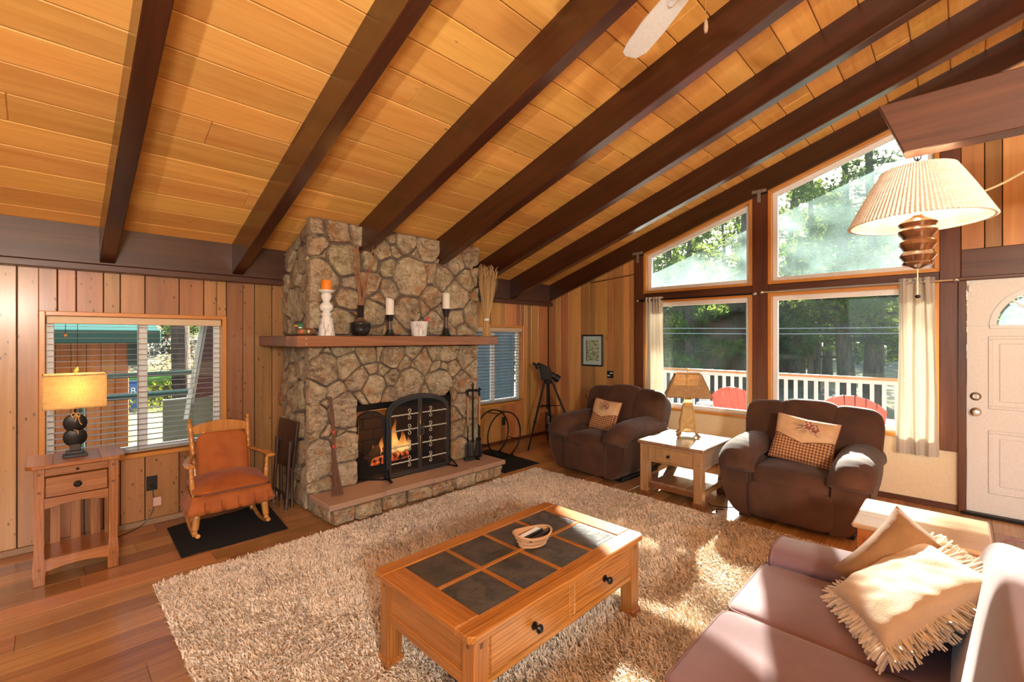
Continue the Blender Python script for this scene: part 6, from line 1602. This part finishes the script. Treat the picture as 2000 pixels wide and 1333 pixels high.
# ---------------------------------------------------------------- outside: ground, deck, chairs, trees, neighbours
def ground_mat():
    n = NT('forest_floor'); v = n.co(rnd=False); a = n.noise(v, .35, 5); b = n.noise(v, 3, 6, .7)
    c = n.mix(n.ramp(a, [(.42, (0, 0, 0)), (.58, (1, 1, 1))]), (.10, .075, .05), (.20, .19, .055)); n.base(n.mix(n.ramp(b, [(.4, (0, 0, 0)), (.7, (.6, .6, .6))]), c, (.26, .24, .20))); n.set(Roughness=.95); return n.m
gnd = MB().grid(40, 40, lambda u, v: (-30 + 110 * u, -50 + 110 * v, -1.0 + (lambda x, y: .05 * max(0, x - 14) + .30 * max(0, y - 21) + .25 * noise.noise(Vector((x * .1, y * .1, 0))) - (.25 if (-6 < x < 8 and -6 < y < 7) else 0))(-30 + 110 * u, -50 + 110 * v)))
o = gnd.build('ground', ground_mat()); tag(o, 'sloping forest ground outside the windows', None, None, 'structure')
m_deck = wood('deck_boards', (.16, .13, .10), (.28, .23, .18), 'y', 1, .7, 0, 3, .15)
dk_ = struct('floor_deck', 'weathered board deck outside the gable windows'); k = 5.80
while k < 9.2: pbox('deck_board', k, k + .138, -3.0, 6.5, -.14, -.10, m_deck, dk_, .004); k += .144
for y in (-3.0, 6.4): pbox('deck_beam', 5.8, 9.2, y, y + .1, -.35, -.14, m_deck, dk_, 0)
m_wpaint = plain('white_deck_paint', (.80, .80, .78), .5)
rl_ = thing('deck_railing', 'white baluster deck railing with a wood cap rail', 'railing', (9.12, 0, -.10))
MB().box(-.07, .07, -3.0, 6.5, .97, 1.006, .004).build('cap_rail', m_trimy, rl_); MB().box(-.03, .03, -3.0, 6.5, .90, .965, .004).build('top_rail', m_wpaint, rl_); MB().box(-.03, .03, -3.0, 6.5, .08, .15, .004).build('bottom_rail', m_wpaint, rl_)
bal = None; y = -2.9
while y < 6.4:
    if bal is None: bal = MB().box(-.022, .022, -.026, .026, .14, .91, .003).build('baluster', m_wpaint, rl_, (0, y, 0), smooth=0)
    else: link('baluster', bal.data, rl_, (0, y, 0))
    y += .15
for y in (-2.98, .55, 3.6, 6.45): MB().box(-.05, .05, -.05, .05, 0, .99, .004).build('post', m_wpaint, rl_, (0, y, 0))
pw = thing('porch_post', 'white fluted porch post on the deck beside the far curtain', 'post', (7.3, 3.99, -.10))
for i in range(4): MB().box(-.06, .06, -.15 + i * .075, -.085 + i * .075, 0, 2.0, .008).build('flute_board', m_wpaint, pw)
MB().box(-.07, .07, -.17, .17, 0, .75, .01).build('post_base', m_wpaint, pw)
m_redp = plain('red_resin', (.72, .045, .035), .4)
def adirondack(lab, loc, rz):
    t = thing('adirondack_chair', lab, 'chair', loc, rz, 'red chairs on the deck')
    # local: +y is the front
    for i in range(7):
        x = (i - 3) * .100; h = .98 - .17 * (abs(i - 3) / 3) ** 2; fan_ = (i - 3) * 2.0
        hh = lambda q: .73 - .17 * min(1.3, abs(q) / .345) ** 2
        MB().prism([(-.046, 0), (.046, 0), (.046, hh(x + .05)), (-.046, hh(x - .05))], -.009, .009, axis='y', ch=.004, m=T(x * .8, -.26, .27) @ RX(22) @ RY(fan_)).build('back_slat', m_redp, t)
    for i in range(6): y = .34 - i * .1; MB().box(-.27, .27, y - .045, y + .045, .36 - .035 * i, .38 - .035 * i, .005).build('seat_slat', m_redp, t)
    for s in (-1, 1):
        MB().box(s * .36 - .06, s * .36 + .06, -.30, .40, .56, .58, .008).build('arm', m_redp, t); MB().box(s * .32 - .015, s * .32 + .015, .26, .36, 0, .56, .004).build('front_leg', m_redp, t)
        MB().box(-.014, .014, -.5, .42, -.045, .045, .004, m=T(s * .29, -.08, .24) @ RX(17)).build('back_leg', m_redp, t)
    MB().box(-.34, .34, -.012, .012, -.03, .03, .004, m=T(0, -.40, .56) @ RX(22)).build('back_brace', m_redp, t)
    MB().box(-.28, .28, -.012, .012, -.03, .03, .004, m=T(0, -.30, .32) @ RX(22)).build('back_brace', m_redp, t)
adirondack('red slatted deck chair seen behind the end table lamp', (7.20, 2.20, -.10), -90 - 8)
adirondack('red slatted deck chair seen behind the sunlit recliner', (7.20, .98, -.10), -90 + 4)
wc = thing('plastic_chair', 'white plastic stool on the deck by the railing', 'stool', (8.5, 3.30, -.10))
MB().sup(.20, .20, .02, .5, .6, 24, 8, m=T(0, 0, .43)).build('seat', m_wpaint, wc)
for sx in (-1, 1):
    for sy in (-1, 1): MB().tube([(sx * .15, sy * .15, .42), (sx * .19, sy * .19, 0)], [.024, .018], 8).build('leg', m_wpaint, wc)

# pines
def needle_mat(nm, c1, c2):
    n = NT(nm); n.t.nodes.remove(n.b); d = n.n('ShaderNodeBsdfDiffuse'); t = n.n('ShaderNodeBsdfTranslucent'); f = n.noise(n.co(), 2.5, 4); col = n.mix(f, c1, c2); n.l(col, d.inputs[0]); n.l(n.mix(.5, col, (.40, .46, .08)), t.inputs[0])
    m = n.n('ShaderNodeMixShader'); m.inputs[0].default_value = .4; n.l(d.outputs[0], m.inputs[1]); n.l(t.outputs[0], m.inputs[2]); n.l(m.outputs[0], n.out.inputs[0]); return n.m
m_need1 = needle_mat('pine_needles', (.030, .075, .018), (.095, .17, .030)); m_need2 = needle_mat('aspen_leaves', (.20, .22, .03), (.38, .34, .05))
n = NT('pine_bark'); f_ = n.noise(n.co((1, 1, .22)), 9, 6, .7); n.base(n.ramp(f_, [(.35, (.028, .018, .013)), (.65, (.13, .085, .06))])); n.set(Roughness=.95); n.bump(f_, .8, .05); m_pbark = n.m
def pine(h, r, low, spread, dens, seed, mat):
    """trunk mesh and foliage mesh of one pine: whorls of drooping boughs carrying needle tufts"""
    rr = random.Random(seed); tr = MB(); bend = rr.uniform(-.25, .25)
    tr.tube([(bend * (i / 12) ** 2, .1 * math.sin(i * .7 + seed), h * i / 12) for i in range(13)], [r * (1 - .82 * i / 12) + .01 for i in range(13)], 10)
    V = []; F = []; z = low
    while z < h * .98:
        fr = (z - low) / (h - low); L = spread * (1 - fr) ** .75 * rr.uniform(.65, 1.1) + .25
        for q in range(rr.choice((3, 4, 4, 5))):
            a = rr.random() * 2 * PI; d = Vector((math.cos(a), math.sin(a), 0)); p0 = Vector((bend * (z / h) ** 2, 0, z)); droop = rr.uniform(-.25, .15)
            p1 = p0 + d * L * .5 + Vector((0, 0, droop * L * .3)); p2 = p0 + d * L + Vector((0, 0, droop * L + .08 * L)); tr.tube([p0, p1, p2], [.045 * (1 - fr) + .012, .022 * (1 - fr) + .008, .004], 5)
            for k in range(int(dens * (L + .4))):
                t = rr.uniform(.22, 1.03); c = p0.lerp(p1, t * 2) if t < .5 else p1.lerp(p2, t * 2 - 1); c = c + Vector((rr.uniform(-1, 1), rr.uniform(-1, 1), rr.uniform(-.6, .9))) * (.16 + .16 * t) * (.5 + L * .25)
                ax = (d * .5 + Vector((rr.uniform(-1, 1), rr.uniform(-1, 1), rr.uniform(-.3, 1)))).normalized()
                for m in range(7):
                    e = (ax + Vector((rr.uniform(-1, 1), rr.uniform(-1, 1), rr.uniform(-1, 1))) * .8).normalized() * rr.uniform(.13, .26); w = e.orthogonal().normalized() * .020; b0 = len(V)
                    V += [c + w, c - w, c + e]; F.append((b0, b0 + 1, b0 + 2))
        z += rr.uniform(.22, .42) * (1 + .4 * (h > 10))
    fo = MB(); fo.add(V, F); return tr, fo
protos = []
def pine_obj(lab, proto, loc, rz, sc, grp='pines beyond the deck'):
    t = thing('pine_tree', lab, 'tree', loc, rz, grp); t.scale = (sc, sc, sc); tr, fo = proto; link('trunk', tr, t); q = link('foliage', fo, t); return t
def mk(h, r, low, sp, dens, seed, mat):
    tr, fo = pine(h, r, low, sp, dens, seed, mat); a = bpy.data.meshes.new('trunk'); a.from_pydata(tr.v, [], tr.f); a.polygons.foreach_set('use_smooth', [True] * len(a.polygons)); a.materials.append(m_pbark)
    b = bpy.data.meshes.new('foliage'); b.from_pydata(fo.v, [], fo.f); b.materials.append(mat); return a, b
PA = mk(10.0, .30, 2.6, 2.6, 12, 1, m_need1); PB = mk(9.6, .22, 1.6, 2.4, 13, 2, m_need1); PC = mk(8.2, .20, 1.0, 2.2, 14, 3, m_need1); PD = mk(10.2, .24, 4.2, 2.2, 12, 4, m_need1); PE = mk(5.0, .10, .6, 1.6, 12, 5, m_need2)
def at(u, depth): k = (u - 1000) / 889; return (depth * (.712 + .702 * k), depth * (.702 - .712 * k))
TR = [('tall dark pine trunk standing next to the neighbour deck rail', PD, 1543, 19, .96, 10), ('leaning pine at the middle of the window by the door', PB, 1592, 18, 1.0, 60), ('slim straight pine trunk between two thicker trunks', PD, 1618, 21, .9, 130), ('stout pine trunk in front of the sunny slope', PA, 1647, 15.5, .92, 200), ('dense pine beside the curtain by the door', PA, 1709, 15, 1.0, 300),
      ('bushy pine behind the red chair at the far window', PC, 1452, 20, 1.0, 20), ('dark low pine filling the far window', PC, 1345, 18, 1.05, 80), ('pine at the edge of the far curtain', PC, 1302, 21, 1.15, 140), ('pine rising behind the brown neighbour house', PB, 1410, 31, 1.1, 210),
      ('yellow leaved young tree on the sunny slope', PE, 1672, 27, 1.0, 10), ('yellow green sapling by the neighbour deck', PE, 1570, 24, .8, 100), ('far pine above the yellow slope', PB, 1625, 38, 1.35, 33), ('far pine beside the stout trunk', PA, 1690, 34, 1.1, 77), ('far pine near the door side of the window', PA, 1750, 28, 1.1, 11), ('tall pine whose top shows beside the hanging lamp', PA, 1790, 20, 1.0, 190), ('far pine behind the middle post', PC, 1500, 34, 1.6, 250), ('far pine at the far curtain side', PB, 1360, 36, 1.2, 5), ('pine beyond the front door glass', PB, 1960, 22, 1.0, 45), ('far pine filling the gap over the neighbour deck', PC, 1560, 33, 1.6, 300), ('far pine on the sunny slope rim', PB, 1660, 44, 1.5, 120), ('far pine beyond the leaning trunk', PC, 1595, 42, 1.9, 15), ('far pine low behind the dense pine', PC, 1730, 40, 1.8, 222), ('far pine rising behind the porch post', PC, 1318, 34, 1.7, 99), ('far pine over the brown house roof', PC, 1440, 42, 1.9, 171)]
PF = mk(13.6, .17, 10.45, 2.3, 9, 9, m_need1)  # added pine, its high unseen crown only there to break the sun
def gz(x, y): return -1.05 + .05 * max(0, x - 14) + .30 * max(0, y - 21)
for lab, pr_, u, dp, sc, rz in TR:
    x, y = at(u, dp); pine_obj(lab, pr_, (x, y, gz(x, y) - .1), rz, sc)
pine_obj('bare trunked pine added to shade the upper windows, crown out of view', PF, (19.0, 5.95, -1.05), 0, 1.0)
# neighbour house and its raised deck seen through the gable windows
m_nb = wood('neighbour_boards', (.085, .050, .032), (.15, .092, .06), 'z', .6, .8, 0, 3, .2); m_shing = plain('brown_shingle', (.10, .075, .06), .9)
nh = thing('neighbour_house', 'dark brown neighbour cabin among the trees beyond the railing', 'house', (*at(1400, 23), -.6), 40)
hw = 3.6
for i in range(24): MB().box(-.145, .145, -.02, .02, 0, 3.4, .01).build('wall_board', m_nb, nh, (-hw + .15 + i * .30, -2.2, 0), smooth=0)
MB().box(-hw, hw, -2.18, 3.0, 0, 3.4, 0).build('house_body', m_nb, nh)
MB().prism([(-2.9, 3.25), (3.6, 3.25), (.35, 5.0)], -hw - .4, hw + .4, axis='x').build('roof', m_shing, nh, smooth=0)
for x in (-1.4, 1.6):
    w_ = MB().box(x - .5, x + .5, -2.26, -2.20, 1.2, 2.3, .02).build('window_frame', m_nb, nh); MB().box(x - .43, x + .43, -2.28, -2.25, 1.27, 2.23, 0).build('pane', plain('dark_pane', (.02, .03, .035), .1), w_)
nd = thing('neighbour_deck', 'raised wooden neighbour deck with a slatted rail among the trunks', 'deck', (*at(1520, 20), 0), 20)
MB().box(-2.4, 1.45, -1.0, 1.5, .72, .88, .01).build('platform', m_nb, nd); MB().box(-2.4, 1.45, -1.03, -.95, 1.60, 1.68, .006).build('hand_rail', m_nb, nd)
k0 = None
for i in range(26):
    if k0 is None: k0 = MB().box(-.05, .05, -.02, .02, .80, 1.62, .004).build('rail_slat', m_nb, nd, (-2.3 + i * .148, -1.0, 0), smooth=0)
    else: link('rail_slat', k0.data, nd, (-2.3 + i * .148, -1.0, 0))
for x in (-2.2, -.4, 1.3): MB().box(x - .09, x + .09, -.95, -.77, -1.4, .75, .01).build('post', m_nb, nd)
for i, z in enumerate((1.86, 1.70)):
    a, c = at(1150, 15), at(1950, 12.0); o = MB().tube([(a[0], a[1], z), ((a[0] + c[0]) / 2, (a[1] + c[1]) / 2, z - .05), (c[0], c[1], z - .03)], .012, 6).build('power_line', plain('wire_grey', (.35, .36, .36), .5)); tag(o, ['upper power line crossing the view beyond the deck', 'lower power line crossing the view beyond the deck'][i], 'wire', 'power lines')
bf = thing('bird_feeder', 'small dark bird feeder hanging in the trees', 'bird feeder', (*at(1668, 13.0), .83)); MB().lathe([(.06, 0), (.05, .02), (.05, .13), (.09, .14), (.01, .20)], 12).build('feeder_body', m_black, bf); MB().tube([(0, 0, .2), (0, 0, 2.2)], .004, 4).build('hanger', m_black, bf)

# ---- outside the left window: neighbour cabin, deck rail, bin, trunk, gutter
m_cedar = wood('cedar_boards', (.62, .13, .018), (.85, .27, .045), 'z', 1, .5, .6, 3, .15, .1)
m_green = plain('green_metal_roof', (.035, .12, .085), .35, .2, bump=.3, bs=3); m_grn2 = plain('dark_green_paint', (.012, .045, .038), .35)
cbn = thing('cedar_cabin', 'orange cedar plank cabin with a green metal roof outside the blind window', 'cabin', (0, 9.0, -.9))
for i in range(11): MB().box(.003, .155, 0, .03, 0, 2.42, .006).build('wall_board', m_cedar, cbn, (-.90 + i * .158, 0, 0), smooth=0)
MB().box(-.9, .82, .03, 2.5, 0, 2.45, 0).build('cabin_body', m_groove, cbn)
MB().box(.82, .95, -.05, 2.5, 2.0, 2.4, .01).build('roof_corner_shade', m_grn2, cbn)  # dark block in place of the shadow under the roof corner
MB().prism([(-.75, 2.42), (-.75, 2.50), (2.6, 3.6), (2.6, 3.5)], -1.3, 1.12, axis='x').build('roof', m_green, cbn, smooth=0); MB().box(-1.3, 1.12, -.79, -.75, 2.36, 2.54, .01).build('roof_fascia', m_green, cbn)
MB().box(-1.3, 1.1, -.75, .05, 2.36, 2.40, 0).build('soffit', m_grn2, cbn)
dr_ = thing('side_railing', 'dark green pipe railing on the side deck outside the blind window', 'railing', (0, 6.2, 0))
for z, y in ((.91, 0), (1.10, .5)): MB().tube([(-1.5, y, z - .02), (1.9, y, z + .02)], .030, 10).build('rail_pipe', m_grn2, dr_)
for x in (-.9, .22, 1.55): MB().tube([(x, .2, -.9), (x, .2, 1.1)], .028, 8).build('rail_post', m_grn2, dr_)
sd = struct('floor_side_deck', 'grey side deck outside the blind window'); k = 4.95
while k < 6.6: pbox('deck_board', -2.0, 3.2, k, k + .14, -.10, -.06, m_deckx if 'm_deckx' in globals() else wood('deck_boards_along', (.16, .13, .10), (.28, .23, .18), 'x', 1, .7, 0, 3, .15), sd, .004); k += .146
rb2 = thing('recycling_bin', 'blue recycling bin with a white number outside the blind window', 'bin', (1.955, 20.0, -1.0))
MB().prism([(-.14, 0), (.14, 0), (.17, 1.02), (-.17, 1.02)], -.16, .16, axis='y', ch=.02).build('bin_body', plain('blue_plastic', (.05, .14, .40), .35), rb2, smooth=0); MB().box(-.18, .18, -.18, .18, 1.02, 1.08, .02).build('lid', plain('blue_lid', (.03, .09, .28), .35), rb2)
b = MB()
for z, r in ((.80, .045), (.70, .055)): b.tube([(r * math.cos(2 * PI * i / 16), -.165, z + r * math.sin(2 * PI * i / 16)) for i in range(17)], .016, 6, cap=False)
b.build('numeral', m_white, rb2)
pt_ = thing('ponderosa_trunk', 'thick dark tree trunk outside the blind window', 'tree trunk', (1.34, 8.1, -1.0)); MB().tube([(0, 0, 0), (.01, 0, 1.5), (-.02, 0, 3), (0, 0, 7)], [.15, .115, .11, .09], 14).build('trunk', m_pbark, pt_)
dp_ = thing('downspout', 'slanted white downspout crossing outside the blind window', 'gutter pipe', (0, 5.6, 0))
MB().tube([(1.16, 0, 2.05), (.985, 0, .85), (.965, 0, .70)], .024, 4).build('pipe', m_wpaint, dp_); MB().tube([(1.20, .0, 2.05), (1.02, .0, .85)], .010, 6).build('strap', plain('spout_grey', (.45, .45, .45), .5), dp_)
o = MB().prism([(1.14, 1.75), (1.60, 1.75), (1.60, .93), (1.25, .93), (1.04, .90)], 5.62, 5.70, axis='y', ch=.005).build('maroon_panel', plain('maroon_paint', (.11, .028, .028), .6)); tag(o, 'slanted maroon board outside the blind window', 'board')
o = MB().prism([(.80, .90), (1.75, .93), (1.75, -.1), (.80, -.1)], 5.72, 5.78, axis='y', ch=.005).build('skirt_panel', plain('grey_green_paint', (.16, .17, .13), .7)); tag(o, 'grey green skirting board below the maroon board outside', 'board')
for i, (x, y, h, s_) in enumerate(((3.0, 20.5, 1.1, 1.5), (4.6, 22.5, 2.0, 1.8), (2.6, 25.5, 2.2, 2.4))):
    rr = random.Random(40 + i); V = []; F = []
    for k in range(900):
        a = rr.random() * 2 * PI; q = math.sqrt(rr.random()); c = Vector((q * s_ * math.cos(a), q * s_ * math.sin(a), h * rr.random() * (1 - .5 * q))); e = Vector((rr.uniform(-1, 1), rr.uniform(-1, 1), rr.uniform(-.3, 1))).normalized() * .15; w = e.orthogonal().normalized() * .04; b0 = len(V); V += [c + w, c - w, c + e]; F.append((b0, b0 + 1, b0 + 2))
    t = thing('shrub', ['low sunlit shrub on the slope outside the blind window', 'rust leaved shrub on the slope outside the blind window', 'dry tan shrub high on the slope outside the blind window'][i], 'shrub', (x, y, gz(x, y) + .05), 0, 'shrubs on the slope'); fo = MB(); fo.add(V, F); fo.build('foliage', (m_need2, plain('rust_leaf', (.40, .17, .04), .8), plain('tan_leaf', (.42, .36, .25), .8))[i], t, smooth=0)
    MB().tube([(0, 0, -.1), (0, 0, h * .6)], .03, 6).build('stem', m_pbark, t)
for i, (x, y, sc) in enumerate(((3.9, 27, 1.2), (6.5, 29, 1.3), (1.0, 30, 1.4), (-2.5, 26, 1.2), (9.5, 24, 1.2))):
    pine_obj(['pine on the slope behind the rust shrub', 'pine further along the slope outside the blind window', 'pine behind the cedar cabin roof', 'pine at the far side of the cedar cabin', 'pine past the maroon board on the slope'][i], PC, (x, y, gz(x, y)), 50 * i, sc, 'pines on the slope')
o = MB().box(-1.2, 1.4, -.5, .5, 0, .5, .15).build('lawn_hedge', plain('lawn_green', (.10, .24, .02), .8), None, (2.4, 19.5, -.62)); o.location = (2.6, 22.0, -.35); tag(o, 'bright green clipped hedge on the slope outside the blind window', 'hedge')
# neighbour wall seen through the small window
nw = thing('slate_garage', 'slate blue sided garage outside the window beside the chimney', 'garage', (0, 8.2, -.8)); m_slateb = plain('slate_siding', (.10, .15, .17), .7)
for i in range(16): MB().box(5.4, 8.35, -.012 - .006, .03, i * .20, i * .20 + .215, .004, m=RX(1.5)).build('siding_board', m_slateb, nw, smooth=0)
MB().box(5.4, 8.35, .03, 2.5, 0, 3.2, 0).build('garage_body', m_slateb, nw)
pine_obj('pine standing beside the slate garage', PB, (9.6, 9.8, -1), 70, .8)
# added globe behind the viewpoint, fill light in place of a camera flash
t = thing('fill_globe', 'white globe lamp added behind the viewpoint to fill the room with light', 'lamp', (-0.5, -2.0, 2.35))
n = NT('fill_globe_glow'); n.set(Base_Color=(0.9, 0.88, 0.8), Roughness=0.4); n.b.inputs['Emission Color'].default_value = (1, 0.9, 0.75, 1); n.b.inputs['Emission Strength'].default_value = 6
MB().lathe([(0.05, 0.20), (0.06, 0.17)], 16).build('cap', m_black, t)
MB().tube([(0, 0, 0.2), (0, 0, zc(YR) - (2.0 + YR) * SL - 2.35)], 0.006, 8).build('cord', m_black, t)
MB().lathe([(0.01, -0.17)] + [(0.17 * math.sin(R(a)), -0.17 * math.cos(R(a))) for a in range(12, 170, 10)] + [(0.05, 0.168)], 24).build('globe', n.m, t)
for (p, e, sz) in (((-0.5, -2.0, 2.05), 430, 0.22),):
    ld = bpy.data.lights.new('fill_globe_light', 'POINT'); ld.energy = e; ld.color = (1, 0.92, 0.81); ld.shadow_soft_size = sz
    lo = bpy.data.objects.new('fill_globe_light', ld); C.objects.link(lo); lo.location = p

# added uplight behind the viewpoint, brightens the ceiling and bounces fill into the room
t = thing('fill_uplight', 'tall black floor uplight added behind the viewpoint to brighten the ceiling', 'lamp', (-1.15, -.95, 0))
MB().lathe([(.14, 0), (.14, .02), (.03, .035)], 24).build('base', m_black, t)
MB().tube([(0, 0, .03), (0, 0, 1.68)], .012, 10).build('pole', m_black, t)
solid(MB().lathe([(.03, 1.68), (.10, 1.70), (.16, 1.74), (.19, 1.79)], 28, cap=False).build('bowl', m_black, t), .003)
ld = bpy.data.lights.new('fill_uplight_light', 'POINT'); ld.energy = 350; ld.color = (1, .93, .83); ld.shadow_soft_size = .06
lo = bpy.data.objects.new('fill_uplight_light', ld); C.objects.link(lo); lo.parent = t; lo.location = (0, 0, 1.765)
